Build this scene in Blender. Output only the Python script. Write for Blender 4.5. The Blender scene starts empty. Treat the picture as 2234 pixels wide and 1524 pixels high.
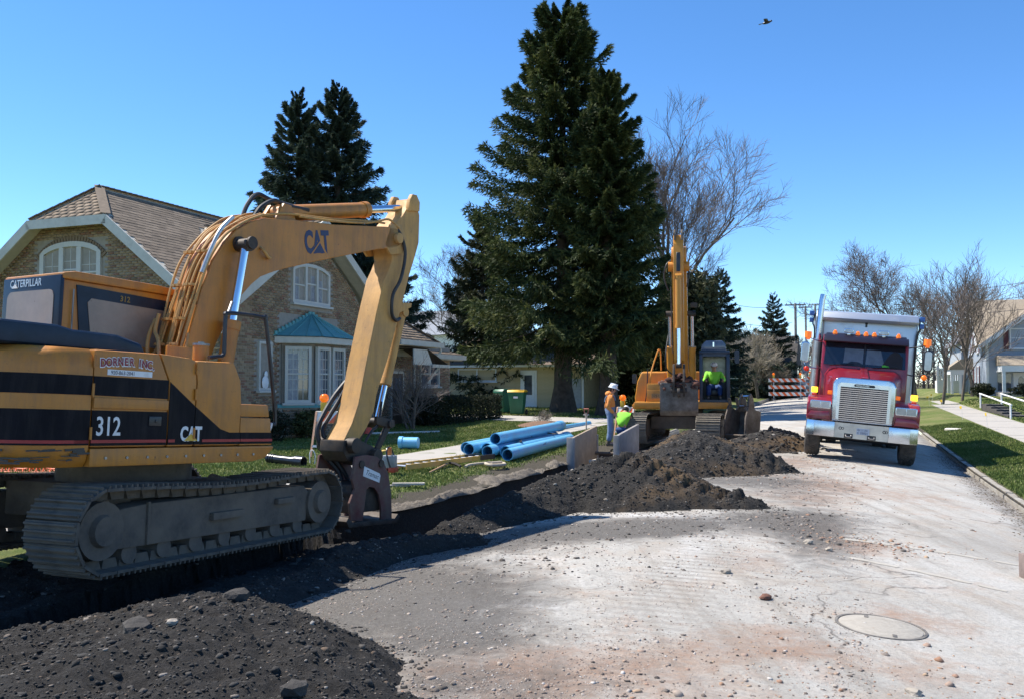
import bpy, bmesh, math, random
import numpy as np
from mathutils import Matrix, Vector
rnd = random.Random(7)
R = math.radians
scene = bpy.context.scene
COL = scene.collection

# ---------------------------------------------------------------- camera, sky, sun, exposure
F_PX = 1935.0
cam_d = bpy.data.cameras.new('camera')
cam = bpy.data.objects.new('camera', cam_d)
COL.objects.link(cam)
cam.location = (0, 0, 1.7)
cam.rotation_euler = (R(90) + math.atan(73 / F_PX), 0, 0)
cam_d.sensor_width = 36
cam_d.lens = 36 * F_PX / 2234
cam_d.clip_start = 0.05
cam_d.clip_end = 3000
scene.camera = cam

HEAD = R(20.5)                       # street heading, clockwise from +Y
SD, CD = math.sin(HEAD), math.cos(HEAD)
SUN_EL = R(57)
to_sun = Vector((-CD * math.cos(SUN_EL), SD * math.cos(SUN_EL), math.sin(SUN_EL)))
to_sun = Matrix.Rotation(R(-1.5), 3, 'Z') @ to_sun
world = bpy.data.worlds.new('World')
scene.world = world
world.use_nodes = True
wn = world.node_tree.nodes
wn.clear()
sky = wn.new('ShaderNodeTexSky')
sky.sky_type = 'NISHITA'
sky.sun_disc = False
sky.sun_elevation = SUN_EL
sky.sun_rotation = math.atan2(to_sun.x, to_sun.y) % (2 * math.pi)
sky.altitude = 3000
sky.air_density = 1.0
sky.dust_density = 0.0
sky.ozone_density = 3.0
hs = wn.new('ShaderNodeHueSaturation')
hs.inputs['Saturation'].default_value = 1.2
bg = wn.new('ShaderNodeBackground')
bg.inputs['Strength'].default_value = 0.15
wo = wn.new('ShaderNodeOutputWorld')
world.node_tree.links.new(sky.outputs[0], hs.inputs['Color'])
world.node_tree.links.new(hs.outputs[0], bg.inputs[0])
world.node_tree.links.new(bg.outputs[0], wo.inputs[0])
sun_d = bpy.data.lights.new('sun', 'SUN')
sun_d.energy = 4.9
sun_d.angle = R(0.53)
sun_d.color = (1.0, 0.94, 0.84)
sun = bpy.data.objects.new('sun', sun_d)
COL.objects.link(sun)
sun.rotation_euler = (-to_sun).to_track_quat('-Z', 'Y').to_euler()
scene.view_settings.view_transform = 'Standard'
scene.view_settings.look = 'None'
scene.view_settings.exposure = 0.75
scene.view_settings.gamma = 1.0
scene.view_settings.use_curve_mapping = False

# ---------------------------------------------------------------- frames
def S(s, t, z=0.0):
    return (SD * s - CD * t, CD * s + SD * t, z)

def to_st(x, y):
    return SD * x + CD * y, -CD * x + SD * y

def frame(o, head, pitch=0.0, roll=0.0):
    h, p, r = R(head), R(pitch), R(roll)
    fx = np.array([math.sin(h), math.cos(h), 0.0]); ly = np.array([-math.cos(h), math.sin(h), 0.0]); uz = np.array([0, 0, 1.0])
    x = fx * math.cos(p) + uz * math.sin(p); z = -fx * math.sin(p) + uz * math.cos(p)
    y = ly * math.cos(r) + z * math.sin(r); z2 = -ly * math.sin(r) + z * math.cos(r)
    return Matrix(((x[0], y[0], z2[0], o[0]), (x[1], y[1], z2[1], o[1]), (x[2], y[2], z2[2], o[2]), (0, 0, 0, 1)))

STREET = frame((0, 0, 0), 20.5)

# ---------------------------------------------------------------- noise (numpy)
_P = np.random.RandomState(3).permutation(512)
_P = np.concatenate([_P, _P, _P])
_G = np.random.RandomState(4).uniform(0, 2 * math.pi, 2048)

def perlin(x, y):
    x = np.asarray(x, float); y = np.asarray(y, float)
    xi = np.floor(x).astype(int); yi = np.floor(y).astype(int)
    xf = x - xi; yf = y - yi
    u = xf * xf * xf * (xf * (xf * 6 - 15) + 10); v = yf * yf * yf * (yf * (yf * 6 - 15) + 10)
    def g(ix, iy, dx, dy):
        a = _G[_P[_P[ix & 511] + (iy & 511)]]
        return np.cos(a) * dx + np.sin(a) * dy
    a = g(xi, yi, xf, yf); b = g(xi + 1, yi, xf - 1, yf); c = g(xi, yi + 1, xf, yf - 1); d = g(xi + 1, yi + 1, xf - 1, yf - 1)
    return (a + (b - a) * u) * (1 - v) + (c + (d - c) * u) * v

def fbm(x, y, o=4, gain=.5):
    r = 0; a = 1.0; f = 1.0
    for k in range(o):
        r = r + a * perlin(np.asarray(x) * f + 17.3 * k, np.asarray(y) * f - 9.1 * k); a *= gain; f *= 2.03
    return r

def sstep(a, b, x):
    k = np.clip((np.asarray(x, float) - a) / (b - a), 0, 1)
    return k * k * (3 - 2 * k)

# ---------------------------------------------------------------- terrain height over the street frame
T_R, T_L = -2.65, 5.85
def H(s, t):
    s = np.asarray(s, float); t = np.asarray(t, float)
    z0 = 0.0105 * np.clip(s - 22, 0, 80)
    road = -0.36 * ((np.clip(t, T_R, T_L) - 1.6) / 4.25) ** 2
    left = -0.15 + 0.15 * sstep(6.0, 8.4, t) + 0.016 * np.clip(t - 10, 0, 14)
    right = -0.265 + 0.185 * sstep(2.8, 4.6, -t) + 0.008 * np.clip(-t - 5, 0, 25) + .3 * sstep(6.7, 7.6, -t) * sstep(43, 53, s)
    z = np.where(t > T_L + .001, left, np.where(t < T_R - .001, right, road))
    return z + z0

def Hf(s, t):
    return float(H(s, t))

def G(s, t, dz=0.0):
    return S(s, t, Hf(s, t) + dz)

# ---------------------------------------------------------------- objects
def tag(o, label=None, cat=None, group=None, kind=None):
    if label: o['label'] = label
    if cat: o['category'] = cat
    if group: o['group'] = group
    if kind: o['kind'] = kind
    return o

def root(name, M, label, cat, group=None):
    o = bpy.data.objects.new(name, None)
    o.empty_display_size = .1
    COL.objects.link(o)
    o.matrix_world = M
    return tag(o, label, cat, group)

def link(name, me, parent=None, M=None):
    o = bpy.data.objects.new(name, me)
    COL.objects.link(o)
    if parent is not None: o.parent = parent
    if M is not None: o.matrix_local = M
    return o

def dup(o, M=None, label=None, parent=None, group=None):
    c = o.copy(); COL.objects.link(c)
    if parent is not None: c.parent = parent
    if M is not None: c.matrix_local = M
    if label: c['label'] = label
    if group: c['group'] = group
    for k in list(o.children):
        dup(k, None, None, c)
    return c

class MB:
    def __init__(s):
        s.v = []; s.f = []; s.m = []
    def add(s, vs, fs, m=0):
        b = len(s.v)
        s.v += [tuple(map(float, p)) for p in vs]
        for f in fs:
            s.f.append(tuple(b + i for i in f)); s.m.append(m)
        return s
    def box(s, x0, x1, y0, y1, z0, z1, m=0):
        vs = [(x0, y0, z0), (x1, y0, z0), (x1, y1, z0), (x0, y1, z0), (x0, y0, z1), (x1, y0, z1), (x1, y1, z1), (x0, y1, z1)]
        return s.add(vs, [(0, 3, 2, 1), (4, 5, 6, 7), (0, 1, 5, 4), (1, 2, 6, 5), (2, 3, 7, 6), (3, 0, 4, 7)], m)
    def cbox(s, c, d, m=0):
        return s.box(c[0] - d[0] / 2, c[0] + d[0] / 2, c[1] - d[1] / 2, c[1] + d[1] / 2, c[2] - d[2] / 2, c[2] + d[2] / 2, m)
    def beam(s, p0, p1, w, h, up=(0, 0, 1), m=0, w1=None, h1=None):
        p0 = Vector(p0); p1 = Vector(p1); d = (p1 - p0).normalized(); up = Vector(up)
        a = d.cross(up)
        if a.length < 1e-4: a = d.cross(Vector((1, 0, 0)))
        a.normalize(); b = a.cross(d)
        w1 = w if w1 is None else w1; h1 = h if h1 is None else h1
        vs = []
        for p, ww, hh in ((p0, w, h), (p1, w1, h1)):
            for i, j in ((-1, -1), (1, -1), (1, 1), (-1, 1)):
                vs.append(p + a * (i * ww / 2) + b * (j * hh / 2))
        return s.add(vs, [(0, 3, 2, 1), (4, 5, 6, 7), (0, 1, 5, 4), (1, 2, 6, 5), (2, 3, 7, 6), (3, 0, 4, 7)], m)
    def prism(s, pts, plane, a, b, m=0):
        pts = list(pts)
        ar = sum(pts[i][0] * pts[(i + 1) % len(pts)][1] - pts[(i + 1) % len(pts)][0] * pts[i][1] for i in range(len(pts)))
        if ar < 0: pts = pts[::-1]
        n = len(pts)
        def P(p, c):
            return {'xy': (p[0], p[1], c), 'xz': (p[0], c, p[1]), 'yz': (c, p[0], p[1])}[plane]
        lo, hi = min(a, b), max(a, b)
        vs = [P(p, lo) for p in pts] + [P(p, hi) for p in pts]
        fl = plane == 'xz'
        fs = [tuple(range(n - 1, -1, -1)), tuple(range(n, 2 * n))] + [(i, (i + 1) % n, n + (i + 1) % n, n + i) for i in range(n)]
        if fl: fs = [f[::-1] for f in fs]
        return s.add(vs, fs, m)
    def tube(s, pts, r, n=8, m=0, cap=True):
        pts = [Vector(p) for p in pts]
        rs = r if isinstance(r, (list, tuple)) else [r] * len(pts)
        k = len(pts); vs = []; fs = []
        prev = None
        for i in range(k):
            d = (pts[min(i + 1, k - 1)] - pts[max(i - 1, 0)])
            if d.length < 1e-9: d = Vector((0, 0, 1))
            d.normalize()
            if prev is None:
                a = d.cross(Vector((0, 0, 1)))
                if a.length < .05: a = d.cross(Vector((1, 0, 0)))
            else:
                a = prev - d * prev.dot(d)
                if a.length < 1e-6: a = d.cross(Vector((0.3, 1, 0.2)))
            a.normalize(); prev = a; b = d.cross(a)
            for j in range(n):
                q = 2 * math.pi * j / n
                vs.append(pts[i] + (a * math.cos(q) + b * math.sin(q)) * rs[i])
        for i in range(k - 1):
            for j in range(n):
                fs.append((i * n + j, i * n + (j + 1) % n, (i + 1) * n + (j + 1) % n, (i + 1) * n + j))
        if cap:
            fs.append(tuple(range(n - 1, -1, -1))); fs.append(tuple((k - 1) * n + j for j in range(n)))
        return s.add(vs, fs, m)
    def ring(s, p0, p1, ro, ri, n=24, m=0):
        p0 = Vector(p0); p1 = Vector(p1); d = (p1 - p0).normalized()
        a = d.cross(Vector((0, 0, 1)))
        if a.length < .05: a = d.cross(Vector((1, 0, 0)))
        a.normalize(); b = d.cross(a); vs = []
        for p, r in ((p0, ro), (p1, ro), (p1, ri), (p0, ri)):
            for j in range(n):
                q = 2 * math.pi * j / n; vs.append(p + (a * math.cos(q) + b * math.sin(q)) * r)
        fs = []
        for k in range(4):
            for j in range(n):
                fs.append((k * n + j, k * n + (j + 1) % n, ((k + 1) % 4) * n + (j + 1) % n, ((k + 1) % 4) * n + j))
        return s.add(vs, fs, m)
    def lathe(s, prof, n=16, c=(0, 0, 0), m=0):
        vs = []; fs = []
        for r, z in prof:
            for j in range(n):
                q = 2 * math.pi * j / n; vs.append((c[0] + r * math.cos(q), c[1] + r * math.sin(q), c[2] + z))
        for i in range(len(prof) - 1):
            for j in range(n):
                fs.append((i * n + j, i * n + (j + 1) % n, (i + 1) * n + (j + 1) % n, (i + 1) * n + j))
        fs.append(tuple(range(n - 1, -1, -1))); fs.append(tuple((len(prof) - 1) * n + j for j in range(n)))
        return s.add(vs, fs, m)
    def ball(s, c, r, n=12, k=8, m=0):
        rx, ry, rz = r if isinstance(r, (list, tuple)) else (r, r, r)
        vs = [(c[0], c[1], c[2] - rz)]; fs = []
        for i in range(1, k):
            a = math.pi * i / k
            for j in range(n):
                q = 2 * math.pi * j / n
                vs.append((c[0] + rx * math.sin(a) * math.cos(q), c[1] + ry * math.sin(a) * math.sin(q), c[2] - rz * math.cos(a)))
        vs.append((c[0], c[1], c[2] + rz)); e = len(vs) - 1
        for j in range(n):
            fs.append((0, 1 + (j + 1) % n, 1 + j)); fs.append((e, 1 + (k - 2) * n + j, 1 + (k - 2) * n + (j + 1) % n))
        for i in range(k - 2):
            for j in range(n):
                fs.append((1 + i * n + j, 1 + i * n + (j + 1) % n, 1 + (i + 1) * n + (j + 1) % n, 1 + (i + 1) * n + j))
        return s.add(vs, fs, m)
    def mesh(s, name, mats, smooth=35, bevel=0, seg=2):
        me = bpy.data.meshes.new(name)
        me.from_pydata(s.v, [], s.f)
        for mt in (mats if isinstance(mats, (list, tuple)) else [mats]): me.materials.append(mt)
        me.polygons.foreach_set('material_index', s.m)
        if bevel:
            bm = bmesh.new(); bm.from_mesh(me)
            bmesh.ops.recalc_face_normals(bm, faces=bm.faces)
            es = [e for e in bm.edges if len(e.link_faces) == 2 and e.calc_face_angle(0) > .45]
            try: bmesh.ops.bevel(bm, geom=es, offset=bevel, segments=seg, profile=.6, affect='EDGES', clamp_overlap=True)
            except Exception: pass
            bm.to_mesh(me); bm.free()
        if smooth:
            me.polygons.foreach_set('use_smooth', [True] * len(me.polygons))
            me.set_sharp_from_angle(angle=R(smooth))
        me.update()
        return me
    def build(s, name, mats, parent=None, smooth=35, bevel=0, M=None, seg=2):
        return link(name, s.mesh(name, mats, smooth, bevel, seg), parent, M)

def npmesh(name, v, f, mats, smooth=False, tint=None):
    """v (n,3), f (m,3|4) arrays; tint per-face greyscale/colour attribute"""
    v = np.asarray(v, np.float32); f = np.asarray(f, np.int32)
    me = bpy.data.meshes.new(name)
    me.vertices.add(len(v)); me.vertices.foreach_set('co', v.ravel())
    k = f.shape[1]
    me.loops.add(f.size); me.loops.foreach_set('vertex_index', f.ravel())
    me.polygons.add(len(f)); me.polygons.foreach_set('loop_start', np.arange(0, f.size, k, dtype=np.int32))
    if smooth: me.polygons.foreach_set('use_smooth', np.ones(len(f), bool))
    for mt in (mats if isinstance(mats, (list, tuple)) else [mats]): me.materials.append(mt)
    if tint is not None:
        a = me.attributes.new('tint', 'FLOAT', 'FACE'); a.data.foreach_set('value', np.asarray(tint, np.float32))
    me.update(calc_edges=True)
    return me

# ---------------------------------------------------------------- materials
def nodes(name):
    m = bpy.data.materials.new(name); m.use_nodes = True
    nt = m.node_tree
    return m, nt, nt.nodes['Principled BSDF']

def N(nt, typ, **kw):
    n = nt.nodes.new(typ)
    for k, v in kw.items():
        if k.startswith('i_'): n.inputs[k[2:].replace('_', ' ')].default_value = v
        else: setattr(n, k, v)
    return n

def ramp(nt, src, stops):
    r = nt.nodes.new('ShaderNodeValToRGB'); cr = r.color_ramp
    while len(cr.elements) < len(stops): cr.elements.new(.5)
    for e, (p, c) in zip(cr.elements, stops):
        e.position = p; e.color = (*c, 1) if len(c) == 3 else (c[0],) * 3 + (1,)
    nt.links.new(src, r.inputs[0])
    return r.outputs[0]

def mixc(nt, fac, a, b, mode='MIX'):
    n = nt.nodes.new('ShaderNodeMix'); n.data_type = 'RGBA'; n.blend_type = mode
    for sock, v in ((n.inputs[0], fac), (n.inputs[6], a), (n.inputs[7], b)):
        if isinstance(v, (int, float)): sock.default_value = v
        elif isinstance(v, tuple): sock.default_value = (*v, 1)
        else: nt.links.new(v, sock)
    return n.outputs[2]

def noise(nt, scale, detail=4, rough=.6, vec=None, dist=0.0, coord='Object'):
    n = nt.nodes.new('ShaderNodeTexNoise')
    n.inputs['Scale'].default_value = scale; n.inputs['Detail'].default_value = detail; n.inputs['Roughness'].default_value = rough; n.inputs['Distortion'].default_value = dist
    if vec is None:
        tc = nt.nodes.new('ShaderNodeTexCoord'); vec = tc.outputs[coord]
    nt.links.new(vec, n.inputs['Vector'])
    return n.outputs['Fac']

def bump(nt, b, h, dist=.02, strength=.6):
    n = nt.nodes.new('ShaderNodeBump'); n.inputs['Strength'].default_value = strength; n.inputs['Distance'].default_value = dist
    nt.links.new(h, n.inputs['Height']); nt.links.new(n.outputs[0], b.inputs['Normal'])

def mat(name, col, rough=.55, metal=0.0, var=.18, vs=6.0, bmp=0.0, bs=40.0, dirt=None, da=.5, dsc=3.0, coat=0.0, spec=.5, wear=0.0, wcol=(.07, .035, .02)):
    m, nt, b = nodes(name)
    b.inputs['Roughness'].default_value = rough; b.inputs['Metallic'].default_value = metal
    b.inputs['Coat Weight'].default_value = coat; b.inputs['Specular IOR Level'].default_value = spec
    n1 = noise(nt, vs, 5)
    lo = tuple(c * (1 - var) for c in col); hi = tuple(min(1, c * (1 + var)) for c in col)
    c = ramp(nt, n1, [(.3, lo), (.7, hi)])
    if dirt:
        n2 = noise(nt, dsc, 8, .7)
        f = ramp(nt, n2, [(max(0, .62 - da * .4), (0,)), (min(1, .80 - da * .2), (1,))])
        fm = nt.nodes.new('ShaderNodeMath'); fm.operation = 'MULTIPLY'; fm.inputs[1].default_value = min(1, .35 + da * .6); nt.links.new(f, fm.inputs[0])
        c = mixc(nt, fm.outputs[0], c, dirt)
        rr = nt.nodes.new('ShaderNodeMath'); rr.operation = 'MULTIPLY_ADD'; rr.inputs[1].default_value = .35; rr.inputs[2].default_value = rough; rr.use_clamp = True
        nt.links.new(fm.outputs[0], rr.inputs[0]); nt.links.new(rr.outputs[0], b.inputs['Roughness'])
    if wear:
        tc = nt.nodes.new('ShaderNodeTexCoord'); mp = nt.nodes.new('ShaderNodeMapping'); mp.inputs['Scale'].default_value = (7, 7, .9); nt.links.new(tc.outputs['Object'], mp.inputs['Vector'])
        c = mixc(nt, ramp(nt, noise(nt, 1.6, 6, .7, mp.outputs[0]), [(.44, (0,)), (.74, (.5 * wear,))]), c, tuple(x * 2.2 for x in wcol))
        mp2 = nt.nodes.new('ShaderNodeMapping'); mp2.inputs['Scale'].default_value = (3, 3, 22); mp2.inputs['Rotation'].default_value = (.3, .5, 0); nt.links.new(tc.outputs['Object'], mp2.inputs['Vector'])
        c = mixc(nt, ramp(nt, noise(nt, 3.0, 8, .75, mp2.outputs[0]), [(.62, (0,)), (.69, (.6 * wear,))]), c, wcol)
        c = mixc(nt, ramp(nt, noise(nt, 17, 8, .75), [(.635, (0,)), (.68, (.85 * wear,))]), c, wcol)
    nt.links.new(c, b.inputs['Base Color'])
    if bmp: bump(nt, b, noise(nt, bs, 6, .65), bmp)
    return m

def mat_tint(name, stops, rough=.85, bmp=.004, bs=60, grain=.25, obj=False):
    """colour from the per-face 'tint' attribute (or the object's random number): each piece has a colour of its own"""
    m, nt, b = nodes(name)
    b.inputs['Roughness'].default_value = rough
    if obj:
        src = nt.nodes.new('ShaderNodeObjectInfo').outputs['Random']
    else:
        a = nt.nodes.new('ShaderNodeAttribute'); a.attribute_name = 'tint'; src = a.outputs['Fac']
    c = ramp(nt, src, stops)
    g = ramp(nt, noise(nt, bs * .5, 5, .7), [(.25, (1 - grain,)), (.75, (1 + grain * .3,))])
    c = mixc(nt, 1.0, c, g, 'MULTIPLY')
    nt.links.new(c, b.inputs['Base Color'])
    if bmp: bump(nt, b, noise(nt, bs, 6, .65), bmp)
    return m

def lamp(name, col, e):
    m, nt, b = nodes(name)
    b.inputs['Base Color'].default_value = (*col, 1); b.inputs['Roughness'].default_value = .25
    b.inputs['Emission Color'].default_value = (*col, 1); b.inputs['Emission Strength'].default_value = e
    return m

def text(name, s, size, M, m, parent, ext=.002, off=0.0, align='LEFT', shear=0.0, sx=1.0, spacing=1.0):
    cu = bpy.data.curves.new(name, 'FONT'); cu.body = s; cu.size = size; cu.extrude = ext; cu.offset = off; cu.align_x = align; cu.shear = shear; cu.space_character = spacing
    cu.resolution_u = 3
    o = bpy.data.objects.new('tmp_text', cu); COL.objects.link(o)
    dg = bpy.context.evaluated_depsgraph_get(); dg.update()
    me = bpy.data.meshes.new_from_object(o.evaluated_get(dg))
    bpy.data.objects.remove(o)
    me.name = name; me.materials.clear(); me.materials.append(m)
    if sx != 1.0: me.transform(Matrix.Diagonal((sx, 1, 1, 1)))
    return link(name, me, parent, M)

def basis(o, x, y):
    x = Vector(x).normalized(); y = Vector(y); z = x.cross(y).normalized(); y = z.cross(x)
    return Matrix(((x.x, y.x, z.x, o[0]), (x.y, y.y, z.y, o[1]), (x.z, y.z, z.z, o[2]), (0, 0, 0, 1)))

# rows of pieces (bricks, shingles, boards) on a plane: o origin, u along, v up, n out
def inside(p, poly):
    x, y = p; c = False; n = len(poly)
    for i in range(n):
        x1, y1 = poly[i]; x2, y2 = poly[(i + 1) % n]
        if (y1 > y) != (y2 > y) and x < (x2 - x1) * (y - y1) / (y2 - y1 + 1e-12) + x1: c = not c
    return c

def pieces(o, u, v, n, poly, holes, w, h, gap, depth, lift=0.0, jit=.3, seed=1, lap=0.0):
    """returns list of (centre, halfw, halfh) in uv for cells inside poly and outside holes"""
    rr = random.Random(seed)
    us = [p[0] for p in poly]; vs = [p[1] for p in poly]
    out = []; row = 0; y = min(vs)
    while y < max(vs):
        x = min(us) - (w / 2 if row % 2 else 0) - rr.random() * w * .15
        while x < max(us):
            cx, cy = x + w / 2, y + h / 2
            ok = all(inside((cx + a * w * .36, cy + b * h * .4), poly) for a, b in ((-1, 0), (1, 0), (0, 1)))
            if ok and holes: ok = not any(h0 - w * .35 < cx < h1 + w * .35 and k0 - h * .3 < cy < k1 + h * .3 for h0, h1, k0, k1 in holes)
            if ok: out.append((cx, cy))
            x += w
        y += h; row += 1
    return out

def lay(parent, name, cells, o, u, v, n, w, h, gap, depth, mstuff, mobj, ntop=300, lean=0.0, key=None, seed=1, stuffname=None):
    """ntop cells become objects sharing mesh data, the rest one joined part"""
    rr = random.Random(seed)
    u = Vector(u); v = Vector(v); n = Vector(n); o = Vector(o)
    if key: cells = sorted(cells, key=key)
    else: rr.shuffle(cells)
    ntop = min(ntop, len(cells))
    hw, hh = (w - gap) / 2, (h - gap) / 2 + lean * .04
    mb = MB(); mb.box(-hw, hw, -hh, hh, -depth, 0)
    me = mb.mesh(name, mobj, smooth=0)
    vl = (v + n * -lean).normalized() if lean else v
    nl = u.cross(vl)
    Mrot = Matrix(((u.x, vl.x, nl.x, 0), (u.y, vl.y, nl.y, 0), (u.z, vl.z, nl.z, 0), (0, 0, 0, 1)))
    for cx, cy in cells[:ntop]:
        p = o + u * cx + v * cy + n * (rr.random() * .005)
        M = Matrix.Translation(p) @ Mrot
        link(name, me, parent, M)
    rest = cells[ntop:]
    if rest:
        base = np.array([(x, y, z) for z in (-depth, 0) for x, y in ((-hw, -hh), (hw, -hh), (hw, hh), (-hw, hh))])
        fc = np.array([(4, 5, 6, 7), (0, 1, 5, 4), (1, 2, 6, 5), (2, 3, 7, 6), (3, 0, 4, 7)])
        RM = np.array(Mrot.to_3x3())
        b3 = base @ RM.T
        c = np.array([list(o + u * cx + v * cy + n * (rr.random() * .005)) for cx, cy in rest])
        V = (b3[None] + c[:, None]).reshape(-1, 3)
        Fc = (fc[None] + (np.arange(len(rest)) * 8)[:, None, None]).reshape(-1, 4)
        t = np.repeat(np.array([rr.random() for _ in rest]), 5)
        ob = link(stuffname or name, npmesh(name, V, Fc, mstuff, tint=t), parent)
        ob['kind'] = 'stuff'
# ================================================================ materials of the setting
def world_xy(nt):
    g = nt.nodes.new('ShaderNodeNewGeometry'); return g.outputs['Position']

def make_road():
    m, nt, b = nodes('dusty_concrete'); b.inputs['Roughness'].default_value = .9
    p = world_xy(nt)
    big = noise(nt, .35, 5, .6, p, .6); mid = noise(nt, 1.6, 7, .7, p, .4); fine = noise(nt, 28, 6, .8, p); grit = noise(nt, 130, 3, .8, p)
    c = ramp(nt, big, [(.3, (.34, .32, .285)), (.5, (.46, .44, .40)), (.72, (.54, .52, .48))])
    c = mixc(nt, ramp(nt, mid, [(.46, (0,)), (.72, (.7,))]), c, (.40, .315, .235))          # clay dust
    mpp = nt.nodes.new('ShaderNodeMapping'); mpp.vector_type = 'POINT'; mpp.inputs['Rotation'].default_value = (0, 0, R(20.5)); mpp.inputs['Scale'].default_value = (2.6, .16, 1); nt.links.new(p, mpp.inputs['Vector'])
    trk = noise(nt, 1.0, 7, .7, mpp.outputs[0], .5)
    c = mixc(nt, ramp(nt, trk, [(.5, (0,)), (.68, (.55,))]), c, (.225, .2, .165))
    c = mixc(nt, ramp(nt, trk, [(.28, (.6,)), (.42, (0,))]), c, (.60, .58, .545))
    pk = noise(nt, .9, 6, .75, p, 1.2)
    c = mixc(nt, ramp(nt, pk, [(.55, (0,)), (.74, (.62,))]), c, (.42, .25, .16))
    def masked(attr, lo, hi, k, colr, c):
        at = nt.nodes.new('ShaderNodeAttribute'); at.attribute_name = attr
        q = nt.nodes.new('ShaderNodeMath'); q.operation = 'MULTIPLY_ADD'; q.inputs[1].default_value = 1.0; nt.links.new(at.outputs['Fac'], q.inputs[0])
        q2 = nt.nodes.new('ShaderNodeMath'); q2.operation = 'MULTIPLY_ADD'; q2.inputs[1].default_value = 2.2; q2.inputs[2].default_value = -1.1; nt.links.new(noise(nt, 3.2, 9, .78, p, .8), q2.inputs[0])
        nt.links.new(q2.outputs[0], q.inputs[2])
        return mixc(nt, ramp(nt, q.outputs[0], [(lo, (0,)), (hi, (k,))]), c, colr)
    c = masked('rust', .2, .9, .8, (.30, .165, .095), c)
    c = masked('chalk', .25, .9, .85, (.68, .665, .64), c)
    wv_ = nt.nodes.new('ShaderNodeTexWave'); wv_.wave_type = 'BANDS'; wv_.bands_direction = 'Y'; wv_.inputs['Scale'].default_value = 2.1; wv_.inputs['Distortion'].default_value = 1.2; wv_.inputs['Detail'].default_value = 3
    mpw = nt.nodes.new('ShaderNodeMapping'); mpw.inputs['Rotation'].default_value = (0, 0, R(20.5)); nt.links.new(p, mpw.inputs['Vector']); nt.links.new(mpw.outputs[0], wv_.inputs['Vector'])
    at3 = nt.nodes.new('ShaderNodeAttribute'); at3.attribute_name = 'tread'
    tw_ = nt.nodes.new('ShaderNodeMath'); tw_.operation = 'MULTIPLY'; nt.links.new(at3.outputs['Fac'], tw_.inputs[0]); nt.links.new(ramp(nt, wv_.outputs['Fac'], [(.45, (0,)), (.6, (.5,))]), tw_.inputs[1])
    c = mixc(nt, tw_.outputs[0], c, (.2, .175, .145))
    a = nt.nodes.new('ShaderNodeAttribute'); a.attribute_name = 'soil'
    sm = nt.nodes.new('ShaderNodeMath'); sm.operation = 'MULTIPLY_ADD'; sm.inputs[1].default_value = 1.25; nt.links.new(a.outputs['Fac'], sm.inputs[0])
    s2 = nt.nodes.new('ShaderNodeMath'); s2.operation = 'MULTIPLY_ADD'; s2.inputs[1].default_value = 2.4; s2.inputs[2].default_value = -1.2; nt.links.new(noise(nt, 2.6, 10, .8, p, .9), s2.inputs[0])
    nt.links.new(s2.outputs[0], sm.inputs[2])
    c = mixc(nt, ramp(nt, sm.outputs[0], [(.12, (0,)), (.55, (.55,)), (.95, (.93,))]), c, (.075, .067, .058))     # smeared black soil
    c = mixc(nt, ramp(nt, fine, [(.35, (.55,)), (.55, (0,))]), c, (.2, .185, .165))
    c = mixc(nt, ramp(nt, grit, [(.6, (0,)), (.72, (.6,))]), c, (.62, .59, .55))
    w = nt.nodes.new('ShaderNodeTexVoronoi'); w.feature = 'DISTANCE_TO_EDGE'; w.inputs['Scale'].default_value = .33
    wv = nt.nodes.new('ShaderNodeVectorMath'); wv.operation = 'MULTIPLY_ADD'; wv.inputs[1].default_value = (.5, .5, .5)
    wn_ = nt.nodes.new('ShaderNodeTexNoise'); wn_.inputs['Scale'].default_value = 2.2; wn_.inputs['Detail'].default_value = 6
    nt.links.new(p, wn_.inputs['Vector']); nt.links.new(wn_.outputs['Color'], wv.inputs[0]); nt.links.new(p, wv.inputs[2])
    nt.links.new(wv.outputs[0], w.inputs['Vector'])
    cr = ramp(nt, w.outputs['Distance'], [(.0, (1,)), (.006, (0,))])
    gate = ramp(nt, noise(nt, .5, 2, .5, p), [(.48, (0,)), (.56, (.75,))])
    cg = nt.nodes.new('ShaderNodeMath'); cg.operation = 'MULTIPLY'; nt.links.new(cr, cg.inputs[0]); nt.links.new(gate, cg.inputs[1])
    c = mixc(nt, cg.outputs[0], c, (.09, .08, .07))
    nt.links.new(c, b.inputs['Base Color'])
    hh = nt.nodes.new('ShaderNodeMath'); hh.operation = 'MULTIPLY_ADD'; hh.inputs[1].default_value = .5; nt.links.new(grit, hh.inputs[0]); nt.links.new(fine, hh.inputs[2])
    bump(nt, b, hh.outputs[0], .018, .8)
    return m

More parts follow.
